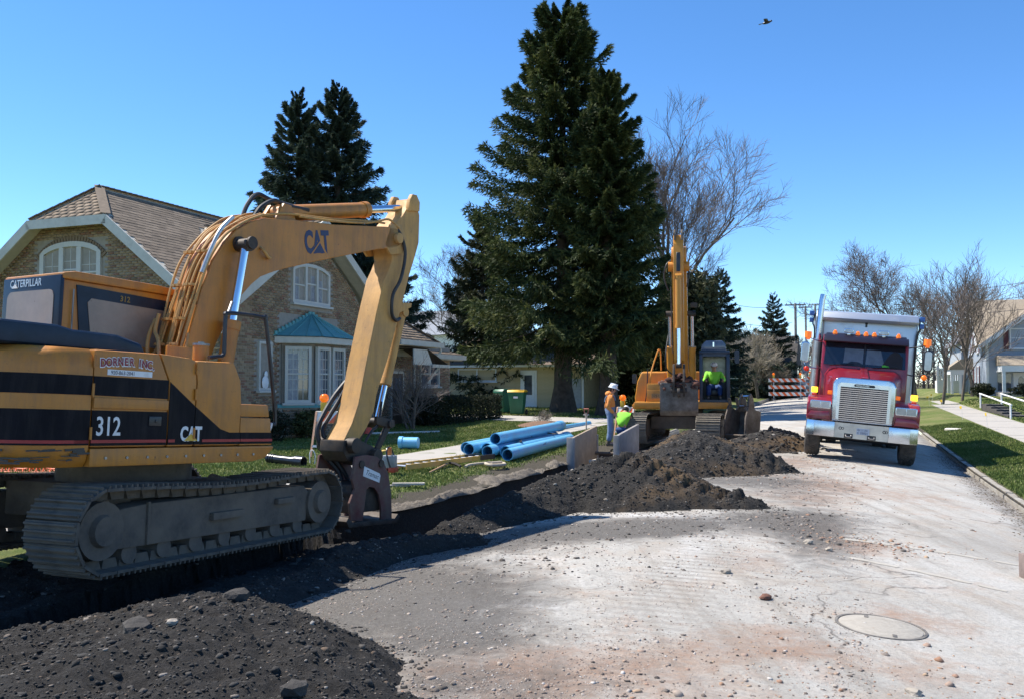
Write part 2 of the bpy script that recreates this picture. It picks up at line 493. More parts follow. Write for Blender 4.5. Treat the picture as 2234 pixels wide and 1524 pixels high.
def make_lawn():
    m, nt, b = nodes('spring_lawn'); b.inputs['Roughness'].default_value = .95; b.inputs['Specular IOR Level'].default_value = .15
    p = world_xy(nt)
    big = noise(nt, .5, 5, .65, p); mid = noise(nt, 5, 6, .75, p); fine = noise(nt, 60, 4, .8, p)
    c = ramp(nt, mid, [(.3, (.075, .11, .028)), (.5, (.13, .17, .045)), (.72, (.23, .225, .09))])
    c = mixc(nt, ramp(nt, big, [(.45, (0,)), (.7, (.75,))]), c, (.30, .25, .13))
    a = nt.nodes.new('ShaderNodeAttribute'); a.attribute_name = 'soil'
    sm = nt.nodes.new('ShaderNodeMath'); sm.operation = 'MULTIPLY_ADD'; sm.inputs[1].default_value = 1.3; nt.links.new(a.outputs['Fac'], sm.inputs[0])
    s2 = nt.nodes.new('ShaderNodeMath'); s2.operation = 'MULTIPLY_ADD'; s2.inputs[1].default_value = 1.2; s2.inputs[2].default_value = -.6; nt.links.new(mid, s2.inputs[0])
    nt.links.new(s2.outputs[0], sm.inputs[2])
    mud = ramp(nt, fine, [(.3, (.04, .034, .028)), (.55, (.10, .085, .068)), (.75, (.2, .17, .13))])
    c = mixc(nt, ramp(nt, sm.outputs[0], [(.3, (0,)), (.7, (1,))]), c, mud)
    c = mixc(nt, ramp(nt, fine, [(.3, (.5,)), (.55, (0,))]), c, (.03, .04, .012))
    nt.links.new(c, b.inputs['Base Color'])
    bump(nt, b, fine, .03, .9)
    return m

def make_soil(name, c0, c1, c2):
    m, nt, b = nodes(name); b.inputs['Roughness'].default_value = .95; b.inputs['Specular IOR Level'].default_value = .25
    p = world_xy(nt)
    n1 = noise(nt, 1.1, 6, .7, p, .5); n2 = noise(nt, 35, 6, .8, p); n3 = noise(nt, 120, 3, .8, p)
    c = ramp(nt, n2, [(.25, tuple(x * .45 for x in c0)), (.5, c0), (.75, c1)])
    a = nt.nodes.new('ShaderNodeAttribute'); a.attribute_name = 'clay'
    sm = nt.nodes.new('ShaderNodeMath'); sm.operation = 'MULTIPLY_ADD'; sm.inputs[1].default_value = 1.0; nt.links.new(a.outputs['Fac'], sm.inputs[0])
    s2 = nt.nodes.new('ShaderNodeMath'); s2.operation = 'MULTIPLY_ADD'; s2.inputs[1].default_value = 1.3; s2.inputs[2].default_value = -.72; nt.links.new(n1, s2.inputs[0])
    nt.links.new(s2.outputs[0], sm.inputs[2])
    c = mixc(nt, ramp(nt, sm.outputs[0], [(.1, (0,)), (.55, (.9,))]), c, c2)
    c = mixc(nt, ramp(nt, n3, [(.66, (0,)), (.74, (.55,))]), c, (.17, .155, .135))
    nt.links.new(c, b.inputs['Base Color'])
    h = nt.nodes.new('ShaderNodeMath'); h.operation = 'MULTIPLY_ADD'; h.inputs[1].default_value = .4; nt.links.new(n3, h.inputs[0]); nt.links.new(n2, h.inputs[2])
    bump(nt, b, h.outputs[0], .035, .9)
    return m

M_ROAD = make_road(); M_LAWN = make_lawn()
M_SOIL = make_soil('black_soil', (.036, .033, .03), (.072, .066, .06), (.13, .085, .045))
M_CLAY = make_soil('brown_clay', (.17, .11, .065), (.26, .17, .1), (.30, .2, .11))
M_CONC = mat('concrete', (.38, .355, .32), .9, var=.14, vs=3, bmp=.01, bs=60, dirt=(.3, .27, .23), da=.4)
M_KERB = mat('kerb_concrete', (.40, .38, .34), .95, var=.2, vs=4, bmp=.03, bs=30, dirt=(.2, .17, .13), da=.8)
M_PEB = mat_tint('pebble', [(0, (.09, .075, .065)), (.3, (.26, .2, .16)), (.55, (.42, .38, .34)), (.8, (.36, .25, .18)), (1, (.55, .52, .48))], .9, .004, 60)
M_CLOD = mat_tint('soil_clod', [(0, (.014, .012, .011)), (.6, (.04, .037, .033)), (.86, (.075, .068, .06)), (.93, (.13, .09, .06)), (1, (.30, .28, .25))], .95, .01, 60)

def blobs(X, Y, L):
    r = 0
    for cx, cy, rx, ry, k in L:
        a = -.36; ca, sa = math.cos(a), math.sin(a); dx = (X - cx) * ca + (Y - cy) * sa; dy = -(X - cx) * sa + (Y - cy) * ca
        r = r + k * np.exp(-((dx / rx) ** 2 + (dy / ry) ** 2))
    return np.clip(r, 0, 1)
RUST = [(3.57, 10.8, .5, .7, .8), (3.7, 9.6, .5, .45, .9), (1.13, 5.77, .5, .5, .55), (1.85, 6.0, .45, .5, .7), (.38, 5.5, .7, .4, .6), (2.6, 5.5, .5, .35, .5), (2.95, 6.9, .3, .35, .6), (-.3, 5.2, .6, .5, .6), (5.2, 15.2, .9, 1.4, .75), (5.9, 19.3, 1.0, 1.8, .8), (3.4, 6.6, .3, .3, .5), (2.3, 8.7, .4, .7, .45), (1.2, 4.6, 1.6, .5, .5), (4.4, 13.2, .6, 1.0, .55), (6.5, 14.5, .8, 1.2, .35)]
CHALK = [(-.4, 6.65, .45, .4, .9), (-.9, 7.6, .35, .5, .5), (1.7, 11.55, .7, .3, .8), (.15, 8.9, .6, .6, .45), (1.9, 9.4, .3, 1.6, .6), (-.05, 7.0, .9, .12, .6), (2.4, 11.2, .4, .5, .6)]
TREAD = [(1.25, 7.6, .16, 2.2, 1), (1.75, 7.9, .16, 2.2, .9), (.4, 10.2, .8, .3, .8), (4.6, 14.5, .3, 2.5, .7)]
# soil smear on the flat ground: attribute per point
def soil_mask(s, t):
    X = SD * s - CD * t; Y = CD * s + SD * t
    def blob(cx, cy, rx, ry, a=0.0, k=1.0):
        ca, sa = math.cos(a), math.sin(a)
        dx = (X - cx) * ca + (Y - cy) * sa; dy = -(X - cx) * sa + (Y - cy) * ca
        return k * np.exp(-((dx / rx) ** 2 + (dy / ry) ** 2))
    r = blob(-.75, 7.1, .9, .9, -.2, .55) + blob(-1.45, 7.3, .5, .7, 0, .5) + blob(-.5, 6.05, .4, .4, 0, .5) + blob(1.5, 10.2, .6, .35, 0, .8) + blob(-1.2, 8.2, 1.0, 2.2, -.2, .75) + blob(-.4, 7.4, .9, .9, 0, .45) + blob(.1, 10.4, 2.0, .8, .25, 1.0) + blob(1.6, 10.7, 1.3, .5, .1, .75) + blob(3.6, 11.5, 1.2, .55, .1, .55)
    r = r + blob(-.2, 5.0, .8, .7, 0, .55) + blob(4.2, 14.5, 1.1, 2.4, -.2, .35) + blob(6.3, 20.5, 1.8, 4, -.3, .3) + blob(3.3, 9.6, .45, 1.4, -.35, .55) + blob(-.2, 6.2, .5, .5, 0, .4) + blob(4.0, 15.6, 1.4, .9, 0, .6) + blob(3.55, 10.9, .5, 1.2, -.3, .6)
    r = r + .8 * sstep(3.6, 5.4, t) * sstep(2, 6, s) * (1 - sstep(27, 34, s))
    r = r + .45 * (1 - sstep(-2.5, -1.95, t)) * sstep(-1, 3, s)
    # crushed verge along the trench
    r = np.where(t > T_L, .95 * (1 - sstep(6.35, 7.25, t + .45 * fbm(s * .9, t * .9, 3))) * (1 - sstep(24, 31, s)), r)
    r = np.where(t < T_R, .8 * (1 - sstep(2.75, 3.0, -t)), r)
    return np.clip(r, 0, 1)

def grid_mesh(name, s_lin, t_lin, m, dz=0.0, keep=None, warp=None, hf=None):
    Sg, Tg = np.meshgrid(s_lin, t_lin, indexing='ij')
    if warp is not None: Tg = warp(Sg, Tg)
    Z = (hf or H)(Sg, Tg) + dz
    X = SD * Sg - CD * Tg; Y = CD * Sg + SD * Tg
    V = np.stack([X, Y, Z], -1).reshape(-1, 3)
    ns, nt_ = len(s_lin), len(t_lin)
    I = (np.arange(ns - 1)[:, None] * nt_ + np.arange(nt_ - 1)[None]).ravel()
    Fq = np.stack([I, I + nt_, I + nt_ + 1, I + 1], -1)[:, ::-1]
    if keep is not None:
        cs = (Sg[:-1, :-1] + Sg[1:, 1:]) / 2; ct = (Tg[:-1, :-1] + Tg[1:, 1:]) / 2
        Fq = Fq[keep(cs, ct).ravel()]
    me = npmesh(name, V, Fq, m, smooth=True)
    a = me.attributes.new('soil', 'FLOAT', 'POINT'); a.data.foreach_set('value', soil_mask(Sg, Tg).ravel().astype(np.float32))
    if name == 'road':
        for an, L in (('rust', RUST), ('chalk', CHALK), ('tread', TREAD)):
            a = me.attributes.new(an, 'FLOAT', 'POINT'); a.data.foreach_set('value', blobs(X, Y, L).ravel().astype(np.float32))
    return me

TR0, TR1 = 9.4, 24.2                  # trench along s
TRN = 4.85                            # its near edge; the far edge wanders
def far_edge(s):
    s = np.asarray(s, float)
    return 6.02 + .55 * (1 - sstep(10.8, 12.3, s)) + .05 * np.sin(s * 2.1) + .04 * np.sin(s * 5.3)

s_fine = np.concatenate([np.arange(-60, -4, 8), np.arange(-4, 3, .2), np.arange(3, TR0, .1), [TR0], np.arange(TR0 + .2, TR1, .2), [TR1], np.arange(TR1 + .2, 40, .4), np.arange(40, 112, 2.0)])
t_road = np.concatenate([np.linspace(T_R, TRN, 40), np.linspace(TRN + .25, T_L, 4)])
road = link('road', grid_mesh('road', s_fine, t_road, M_ROAD, keep=lambda s, t: ~((s > TR0) & (s < TR1) & (t > TRN))))
tag(road, kind='structure')
s_l = np.concatenate([s_fine[s_fine < 110], [112.0]])
def warpL(Sg, Tg):
    w = (1 - np.clip((Tg - 6.02) / .9, 0, 1)) * (Tg > 6.0)
    inn = (Sg > TR0 - .01) & (Sg < TR1 + .01)
    return Tg + np.where(inn, w * (far_edge(Sg) - 6.02), 0)
t_left = np.concatenate([[T_L + .003, 6.02, 6.15, 6.35, 6.6, 6.92], np.arange(7.1, 10.5, .3), np.arange(10.5, 30, 1.5), [34, 45, 70, 120, 250]])
gl = grid_mesh('ground', s_l, t_left, M_LAWN, warp=warpL, keep=lambda s, t: ~((s > TR0) & (s < TR1) & (t < (T_L + far_edge(s)) / 2 + .03)), hf=lambda s, t: np.where(t < T_L + .02, H(s, t * 0 + T_L), H(s, np.maximum(t, 6.02))) + .02 * fbm(s * .9, t * .9, 3) * sstep(6.1, 6.5, t))
t_rt = np.concatenate([[-250, -120, -60, -40], np.arange(-30, -8, 2.0), np.arange(-8, -2.8, .3), [T_R - .003]])
gr = grid_mesh('ground', s_l, t_rt, M_LAWN)
gf = grid_mesh('ground', np.array([112.0, 140, 200, 400, 900, 1800]), np.array([-900, -250, T_R, T_L, 250, 900.0]), M_LAWN, hf=lambda s, t: H(np.minimum(s, 112), np.where(t > 0, 30, -30)) * 0 + .84 + .15)
bm = bmesh.new()
for me in (gl, gr, gf): bm.from_mesh(me)
me = bpy.data.meshes.new('ground'); bm.to_mesh(me); bm.free(); me.materials.append(M_LAWN)
tag(link('ground', me), kind='structure')

# trench: walls and floor
ss = np.arange(TR0, TR1 + .001, .2); ss[-1] = TR1
pr = []
for s in ss:
    f = float(far_edge(s)); zr = Hf(s, TRN); zl = Hf(s, 6.1)
    w = .08 * math.sin(s * 3.1) + .05 * math.sin(s * 7.7)
    pr.append([S(s, TRN, zr), S(s, TRN + .12 + w * .5, zr - .7), S(s, TRN + .25 + w, -1.5), S(s, f - .25 + w, -1.5), S(s, f - .1 + w * .6, zl - .75), S(s, f - .03, zl - .22), S(s, f, zl)])
V = np.array(pr).reshape(-1, 3); n7 = 7
I = (np.arange(len(ss) - 1)[:, None] * n7 + np.arange(n7 - 1)[None]).ravel()
Fq = np.stack([I, I + n7, I + n7 + 1, I + 1], -1)
M_TRW = make_soil('trench_soil', (.05, .042, .035), (.10, .08, .06), (.22, .14, .085))
me = npmesh('trench', V, Fq, M_TRW, smooth=True)
e0 = MB()
for s in (TR0, TR1):
    f = float(far_edge(s)); e0.add([S(s, TRN, Hf(s, TRN)), S(s, f, Hf(s, 6.1)), S(s, f - .25, -1.5), S(s, TRN + .25, -1.5)], [(0, 1, 2, 3)])
bm = bmesh.new(); bm.from_mesh(me); bm.from_mesh(e0.mesh('e', M_CLAY, 0)); me = bpy.data.meshes.new('trench'); bm.to_mesh(me); bm.free(); me.materials.append(M_TRW)
tag(link('trench', me), kind='structure')

# crumbled lip of sand and broken concrete along the far side of the trench
def sand_lip():
    m = make_soil('pale_sand', (.20, .17, .135), (.38, .33, .27), (.13, .10, .075))
    s_ = np.arange(TR0 - .5, 19.6, .03); q = np.linspace(0, 1, 22)
    Sg, Q = np.meshgrid(s_, q, indexing='ij')
    wid = .34 + .14 * np.sin(Sg * 1.3) + .22 * fbm(Sg * 1.7, Sg * 0, 3)
    T = far_edge(Sg) - .07 + Q * np.clip(wid, .15, .7)
    hgt = .085 * np.clip(.55 + 1.5 * fbm(Sg * .9, Sg * 0 + 3.3, 3), .02, 1.2)
    Z = H(Sg, np.maximum(T, 6.1)) + hgt * np.sin(np.pi * np.clip(Q * 1.02, 0, 1)) ** .7 + .05 * fbm(Sg * 6, T * 6, 5, .65) * np.sin(np.pi * Q) ** .6 - .01
    X = SD * Sg - CD * T; Y = CD * Sg + SD * T
    V = np.stack([X, Y, Z], -1).reshape(-1, 3); k = len(q)
    I = (np.arange(len(s_) - 1)[:, None] * k + np.arange(k - 1)[None]).ravel()
    tag(link('sand_lip', npmesh('sand_lip', V, np.stack([I, I + 1, I + k + 1, I + k], -1)[:, ::-1], m, smooth=True)), kind='stuff')
sand_lip()

# kerbs: separate lengths
def kerb(t0, t1, spans, z_up):
    rt = bpy.data.objects.new('kerb', None); COL.objects.link(rt); tag(rt, kind='structure')
    for a, b_ in spans:
        s = a
        while s < b_ - .3:
            e = min(b_, s + 3.0)
            mb = MB(); n = 6
            for i in range(n):
                u0 = s + (e - s - .015) * i / n; u1 = s + (e - s - .015) * (i + 1) / n
                def zt(q): return Hf(q, z_up) + .02 * float(perlin(q * 1.3, t0)) + .012 * float(perlin(q * 5, t0))
                mb.add([S(u0, t0, Hf(u0, (t0 + t1) / 2) - .45), S(u1, t0, Hf(u1, (t0 + t1) / 2) - .45), S(u1, t1, Hf(u1, (t0 + t1) / 2) - .45), S(u0, t1, Hf(u0, (t0 + t1) / 2) - .45), S(u0, t0 + .03 * (t0 > 0), zt(u0)), S(u1, t0, zt(u1)), S(u1, t1, zt(u1) + .01), S(u0, t1, zt(u0) + .01)],
                       [(4, 7, 6, 5), (0, 4, 5, 1), (3, 2, 6, 7)] + ([(0, 3, 7, 4)] if i == 0 else []) + ([(1, 5, 6, 2)] if i == n - 1 else []))
            me = mb.mesh('kerbstone', M_KERB, 0)
            bm = bmesh.new(); bm.from_mesh(me); bmesh.ops.remove_doubles(bm, verts=bm.verts, dist=.0005); bmesh.ops.recalc_face_normals(bm, faces=bm.faces)
            bmesh.ops.bevel(bm, geom=[ed for ed in bm.edges if len(ed.link_faces) == 2 and ed.calc_face_angle(0) > .6], offset=.045, segments=2, affect='EDGES', clamp_overlap=True)
            bm.to_mesh(me); bm.free()
            link('kerbstone', me, rt); s = e
kerb(T_R - .2, T_R + .004, [(-6, 36.0), (40, 108)], -2.95)
kerb(T_L - .004, T_L + .16, [(-6, 3.8), (26.2, 33.8), (39, 108)], 6.3)

# pavements and drive: slabs
def slabs(name, s0, s1, t0, t1, ln, along='s', dz=.012, bend=None):
    rt = bpy.data.objects.new(name, None); COL.objects.link(rt); tag(rt, kind='structure')
    a = s0 if along == 's' else t0; e = s1 if along == 's' else t1
    while a < e - .2:
        b_ = min(e, a + ln); g = .012
        if along == 's': c = [(a + g, t0), (b_ - g, t0), (b_ - g, t1), (a + g, t1)]
        else: c = [(s0, a + g), (s1, a + g), (s1, b_ - g), (s0, b_ - g)]
        if bend: c = [(p, q + bend(p)) for p, q in c]
        tl = rnd.uniform(-.005, .005)
        top = [S(p, q, Hf(p, q) + dz + tl) for p, q in c]; bot = [S(p, q, Hf(p, q) - .12) for p, q in c]
        mb = MB(); mb.add(bot + top, [(0, 1, 2, 3)[::-1], (4, 5, 6, 7), (0, 1, 5, 4), (1, 2, 6, 5), (2, 3, 7, 6), (3, 0, 4, 7)])
        mb.build('slab', M_CONC, rt, smooth=0)
        a = b_
slabs('pavement', 4, 33.8, 8.5, 9.9, 1.52)
slabs('pavement', 8, 62, -6.4, -4.75, 1.52, bend=lambda s: -.01 * max(0, s - 20))
slabs('driveway', 33.9, 37.6, 6.1, 18.5, 3.1, along='t')
slabs('side_road', 63, 70, -60, -2.9, 6, along='t', dz=.01)

# worn paint lines across the road
M_PAINT = mat('worn_paint', (.50, .485, .45), .85, var=.12, vs=20, dirt=(.38, .35, .30), da=1.4, dsc=12)
def strip(name, pts, w, m, dz=.004):
    mb = MB(); n = 24
    (a, b_) = pts
    d = Vector((b_[0] - a[0], b_[1] - a[1])); nn = Vector((-d.y, d.x)).normalized() * (w / 2)
    for i in range(n):
        if (i * 7919) % 11 == 3: continue
        q = []
        for k in (i / n, (i + 1) / n):
            x = a[0] + d.x * k; y = a[1] + d.y * k
            ww = 1 + .25 * math.sin(k * 37)
            for sg in (-1, 1):
                X, Y = x + nn.x * sg * ww, y + nn.y * sg * ww; s, t = to_st(X, Y); q.append((X, Y, Hf(s, t) + dz))
        mb.add([q[0], q[2], q[3], q[1]], [(0, 1, 2, 3)])
    tag(mb.build(name, m, smooth=0), kind='structure')
strip('painted_line', ((3.72, 10.05), (5.4, 9.4)), .085, M_PAINT)
strip('painted_line', ((3.4, 9.0), (4.45, 8.05)), .08, M_PAINT)

# ---------------------------------------------------------------- soil mounds
def poly_dist(X, Y, poly):
    d = np.full(X.shape, 1e9); ins = np.zeros(X.shape, bool); n = len(poly)
    for i in range(n):
        x1, y1 = poly[i]; x2, y2 = poly[(i + 1) % n]
        L2 = (x2 - x1) ** 2 + (y2 - y1) ** 2
        k = np.clip(((X - x1) * (x2 - x1) + (Y - y1) * (y2 - y1)) / L2, 0, 1)
        d = np.minimum(d, np.hypot(X - x1 - k * (x2 - x1), Y - y1 - k * (y2 - y1)))
        c = ((y1 > Y) != (y2 > Y)) & (X < (x2 - x1) * (Y - y1) / (y2 - y1 + 1e-12) + x1)
        ins ^= c
    return np.where(ins, d, -d)

def rock_set(seed, n=6):
    rr = np.random.RandomState(seed); out = []
    bm = bmesh.new(); bmesh.ops.create_icosphere(bm, subdivisions=1, radius=1)
    V = np.array([v.co[:] for v in bm.verts]); Fc = np.array([[v.index for v in f.verts] for f in bm.faces]); bm.free()
    for k in range(n):
        v = V * (1 + rr.uniform(-.48, .35, (len(V), 1))) * rr.uniform(.6, 1.25, 3)
        out.append((v, Fc))
    return out
ROCKS = rock_set(11, 10)

def scatter(name, P, rad, m, parent=None, seed=1, tint=None, flat=.7):
    rr = np.random.RandomState(seed); vs = []; fs = []; ts = []; b = 0
    for i, (p, r) in enumerate(zip(P, rad)):
        v, f = ROCKS[rr.randint(len(ROCKS))]
        a = rr.uniform(0, 6.28); c, s = math.cos(a), math.sin(a)
        v2 = np.stack([v[:, 0] * c - v[:, 1] * s, v[:, 0] * s + v[:, 1] * c, v[:, 2] * flat], -1) * r + p
        vs.append(v2); fs.append(f + b); b += len(v)
        ts.append(np.full(len(f), rr.rand() if tint is None else tint[i]))
    o = link(name, npmesh(name, np.concatenate(vs), np.concatenate(fs), m, tint=np.concatenate(ts)), parent)
    o['kind'] = 'stuff'
    return o

MOUNDS = []
def mound(label, poly, hmax, slope, res, m, seed, clay=None, rough=.05, nclod=900, clod=(.012, .05), group=None, prints=None, extra=None):
    P = np.array(poly); x0, y0 = P.min(0) - .3; x1, y1 = P.max(0) + .3
    x0 = max(x0, -4.6)
    gx = np.arange(x0, x1, res); gy = np.arange(y0, y1, res)
    X, Y = np.meshgrid(gx, gy, indexing='ij')
    def hgt(X, Y):
        d = poly_dist(X, Y, poly) + .16 * fbm(X * 1.7 + seed, Y * 1.7, 3) + .05 * fbm(X * 7, Y * 7 + seed, 2)
        hm = hmax * (1 + .45 * fbm(X * .8 + seed * 3, Y * .8, 2))
        if extra is not None: hm = hm + extra(X, Y)
        h = hm * (1 - np.exp(-np.clip(d, 0, None) * slope / np.maximum(hm, .05)))
        h = h + np.where(d > 0, rough * fbm(X * 5 + seed, Y * 5, 5, .6) * np.clip(d * 3, 0, 1), 0)
        if prints is not None: h = h + prints(X, Y) * np.clip(d * 4, 0, 1)
        return np.where(d > -.02, h, -.2), d
    h, d = hgt(X, Y)
    s, t = to_st(X, Y)
    base = H(s, t)
    Z = base + np.maximum(h, -.015)
    ok = (h > -.003)
    cell = ok[:-1, :-1] | ok[1:, :-1] | ok[:-1, 1:] | ok[1:, 1:]
    V = np.stack([X, Y, Z], -1).reshape(-1, 3); ny = len(gy)
    I = (np.arange(len(gx) - 1)[:, None] * ny + np.arange(ny - 1)[None])
    Fq = np.stack([I, I + ny, I + ny + 1, I + 1], -1)[cell]
    used = np.unique(Fq); remap = np.full(len(V), -1); remap[used] = np.arange(len(used))
    me = npmesh('soil_mound', V[used], remap[Fq], m, smooth=True)
    ca = np.zeros(X.shape) if clay is None else clay(X, Y)
    a = me.attributes.new('clay', 'FLOAT', 'POINT'); a.data.foreach_set('value', ca.ravel()[used].astype(np.float32))
    o = tag(link('soil_mound', me), label, 'soil mound', group)
    rr = np.random.RandomState(seed)
    pts = []; rads = []
    while len(pts) < nclod:
        px = rr.uniform(x0, x1, 4000); py = rr.uniform(y0, y1, 4000)
        hh, dd = hgt(px, py); k = dd > -.22
        q = rr.rand(4000) < np.where(dd > 0, .9, .35)
        px, py, hh = px[k & q], py[k & q], hh[k & q]
        s_, t_ = to_st(px, py); pz = H(s_, t_) + np.maximum(hh, 0)
        pts += list(np.stack([px, py, pz], -1))
    pts = np.array(pts[:nclod]); rads = clod[0] * (1 - rr.rand(nclod)) ** -.34
    rads = np.clip(rads, 0, clod[1])
    scatter('clods', pts - np.array([0, 0, .05]) * rads[:, None], rads, M_CLOD, o, seed)
    MOUNDS.append((o, hgt))
    return o

polyA = [(-.5, 4.55), (-.785, 5.69), (-1.42, 6.5), (-2.0, 7.38), (-1.5, 8.55), (-1.0, 9.5), (-.3, 9.95), (-.25, 10.2), (-1.1, 10.15), (-1.75, 9.85), (-2.12, 8.8), (-2.5, 7.75), (-3.0, 6.7), (-4.4, 6.1), (-6.5, 5.6), (-6.5, 2.2), (-.1, 2.2), (-.25, 3.6)]
def exA(X, Y):
    return .16 * np.exp(-(((X + 2.0) / .55) ** 2 + ((Y - 6.25) / .6) ** 2)) + .08 * np.exp(-(((X + 1.62) / .4) ** 2 + ((Y - 9.0) / .6) ** 2)) - .1 * sstep(5.2, 3.6, Y)
mound('long black soil heap with coarse clods in front of the near yellow excavator', polyA, .36, .85, .022, M_SOIL, 3, clay=lambda X, Y: .12 * np.exp(-(((X + 2.9) / 1.2) ** 2 + ((Y - 5.9) / .5) ** 2)), nclod=26000, clod=(.0062, .027), extra=exA)
polyB = [(-.75, 10.75), (.0, 11.35), (.93, 12.1), (2.0, 11.95), (2.9, 12.1), (3.6, 12.1), (3.25, 12.9), (3.2, 14.4), (2.4, 15.5), (1.3, 15.2), (.62, 14.4), (-.02, 13.3), (-.75, 12.0), (-1.15, 10.9)]
def prB(X, Y):
    u = (X - 2.2) * .85 + (Y - 12.9) * -.5; v = (X - 2.2) * .5 + (Y - 12.9) * .85
    w = np.exp(-(v / .38) ** 4) * (np.abs(u) < 1.3)
    return -.07 * w * (np.mod(u + .1 * np.sign(v), .24) < .11)
clB = lambda X, Y: .75 * np.exp(-(((X - 2.35) / .35) ** 2 + ((Y - 13.1) / .7) ** 2)) + .5 * np.exp(-(((X - 2.9) / .25) ** 2 + ((Y - 12.7) / .5) ** 2)) + .4 * np.exp(-(((X - 2.1) / .6) ** 2 + ((Y - 12.2) / .25) ** 2))
mound('black soil heap with tyre prints and a tan clay streak beside the trench boards', polyB, .44, .95, .03, M_SOIL, 5, clay=clB, nclod=9000, clod=(.008, .032), prints=prB, extra=lambda X, Y: .52 * np.exp(-(((X - 1.5) / .95) ** 2 + ((Y - 13.25) / .85) ** 2)) + .12 * np.exp(-(((X - .3) / .7) ** 2 + ((Y - 12.5) / .8) ** 2)) - .14 * sstep(2.3, 3.0, X))
polyC = [(2.3, 15.9), (4.0, 16.2), (5.5, 17.0), (5.5, 18.4), (5.1, 20.3), (4.4, 21.4), (3.1, 21.2), (2.55, 19.5), (2.15, 17.5)]
clC = lambda X, Y: .7 * np.exp(-(((X - 3.4) / .5) ** 2 + ((Y - 19.6) / .8) ** 2)) + .65 * np.exp(-(((X - 4.6) / .35) ** 2 + ((Y - 18.4) / 1.3) ** 2)) + .4 * np.exp(-(((X - 4.0) / 1.2) ** 2 + ((Y - 16.4) / .3) ** 2))
def prC(X, Y):
    u = (X - 4.2) * .95 + (Y - 17.2) * -.3; v = (X - 4.2) * .3 + (Y - 17.2) * .95
    return -.07 * np.exp(-(v / .3) ** 4) * (np.abs(u) < 1.2) * (np.mod(u, .26) < .11)
mound('tall black and rust brown soil heap in front of the far excavator tracks', polyC, .66, .9, .04, M_SOIL, 8, clay=clC, nclod=9000, clod=(.009, .042), prints=prC, extra=lambda X, Y: .5 * np.exp(-(((X - 3.45) / .8) ** 2 + ((Y - 19.6) / 1.0) ** 2)) + .12 * np.exp(-(((X - 4.4) / .5) ** 2 + ((Y - 18.6) / .7) ** 2)))
polyD = [(5.0, 21.7), (6.6, 21.6), (7.7, 22.4), (8.4, 25.0), (8.2, 26.6), (7.1, 26.4), (6.2, 24.9), (5.4, 23.4)]
clD = lambda X, Y: .9 * np.exp(-(((X - 7.4) / .7) ** 2 + ((Y - 22.3) / .7) ** 2)) + .5 * np.exp(-(((X - 6.0) / .7) ** 2 + ((Y - 21.9) / .5) ** 2))
mound('low black soil heap with red clay foot beside the red truck front wheel', polyD, .5, .7, .045, M_SOIL, 9, clay=clD, nclod=1500, clod=(.02, .09))

polyE = [S(4.2, 4.5)[:2], S(7.0, 4.35)[:2], S(9.3, 4.6)[:2], S(9.7, 5.4)[:2], S(9.65, 6.6)[:2], S(9.3, 7.3)[:2], S(7.5, 7.6)[:2], S(4.5, 7.6)[:2]]
mound('flattened dark soil packed under the near track', polyE, .13, .6, .04, M_SOIL, 15, nclod=2500, clod=(.009, .04), rough=.06)
# loose stones: countless small ones, a few notable ones on their own
rr = np.random.RandomState(21)
def road_pts(n, Y0, Y1, dens=None):
    out = []
    while len(out) < n:
        Y = Y0 * (Y1 / Y0) ** rr.rand(6000); X = (rr.rand(6000) * 1.25 - .6) * Y * .62
        s, t = to_st(X, Y); ok = (t > T_R + .05) & (t < 4.6)
        dd = .3 + .7 * (fbm(X * 1.1, Y * 1.1, 3) > .05)
        ok &= rr.rand(6000) < dd
        for o_, hg in MOUNDS: ok &= hg(X, Y)[1] < .05
        out += list(np.stack([X, Y, H(s, t)], -1)[ok])
    return np.array(out[:n])
P = road_pts(20000, 4.0, 24)
scatter('gravel', P, np.clip(.0026 * (1 - rr.rand(20000)) ** -.42, 0, .016) * (1 + .02 * P[:, 1]), M_PEB, None, 5, flat=.65)
cl = [(3.45, 10.9, .22, .7, 260, .35), (3.7, 9.9, .3, .4, 200, .7), (4.25, 9.75, .35, .25, 160, .75), (-.2, 4.7, .7, .5, 420, .5), (1.0, 4.6, 1.3, .5, 420, .5), (2.1, 5.3, .8, .6, 240, .75), (4.6, 14.2, .5, 1.3, 240, .4), (5.3, 15.8, .7, .7, 200, .75), (6.7, 19.5, .5, 1.5, 260, .8), (3.0, 11.6, 1.0, .3, 260, .4), (-.4, 8.9, .9, .8, 400, .2), (.9, 10.4, 1.4, .6, 400, .2)]
P, Rr, Tt = [], [], []
for cx_, cy_, sx_, sy_, nn_, tn_ in cl:
    px, py = rr.normal(cx_, sx_, nn_), rr.normal(cy_, sy_, nn_); s_, t_ = to_st(px, py); k_ = t_ > T_R + .05
    P.append(np.stack([px, py, H(s_, t_)], -1)[k_]); Rr.append((.006 * (1 - rr.rand(nn_)) ** -.4 * (1 + .035 * cy_)).clip(0, .035)[k_]); Tt.append(np.clip(rr.normal(tn_, .2, nn_), 0, 1)[k_])
scatter('rubble', np.concatenate(P), np.concatenate(Rr), mat_tint('rubble_stone', [(0, (.045, .04, .035)), (.35, (.12, .1, .085)), (.6, (.36, .3, .25)), (.8, (.30, .16, .10)), (1, (.42, .3, .2))], .92, .004, 60), None, 8, np.concatenate(Tt), .65)
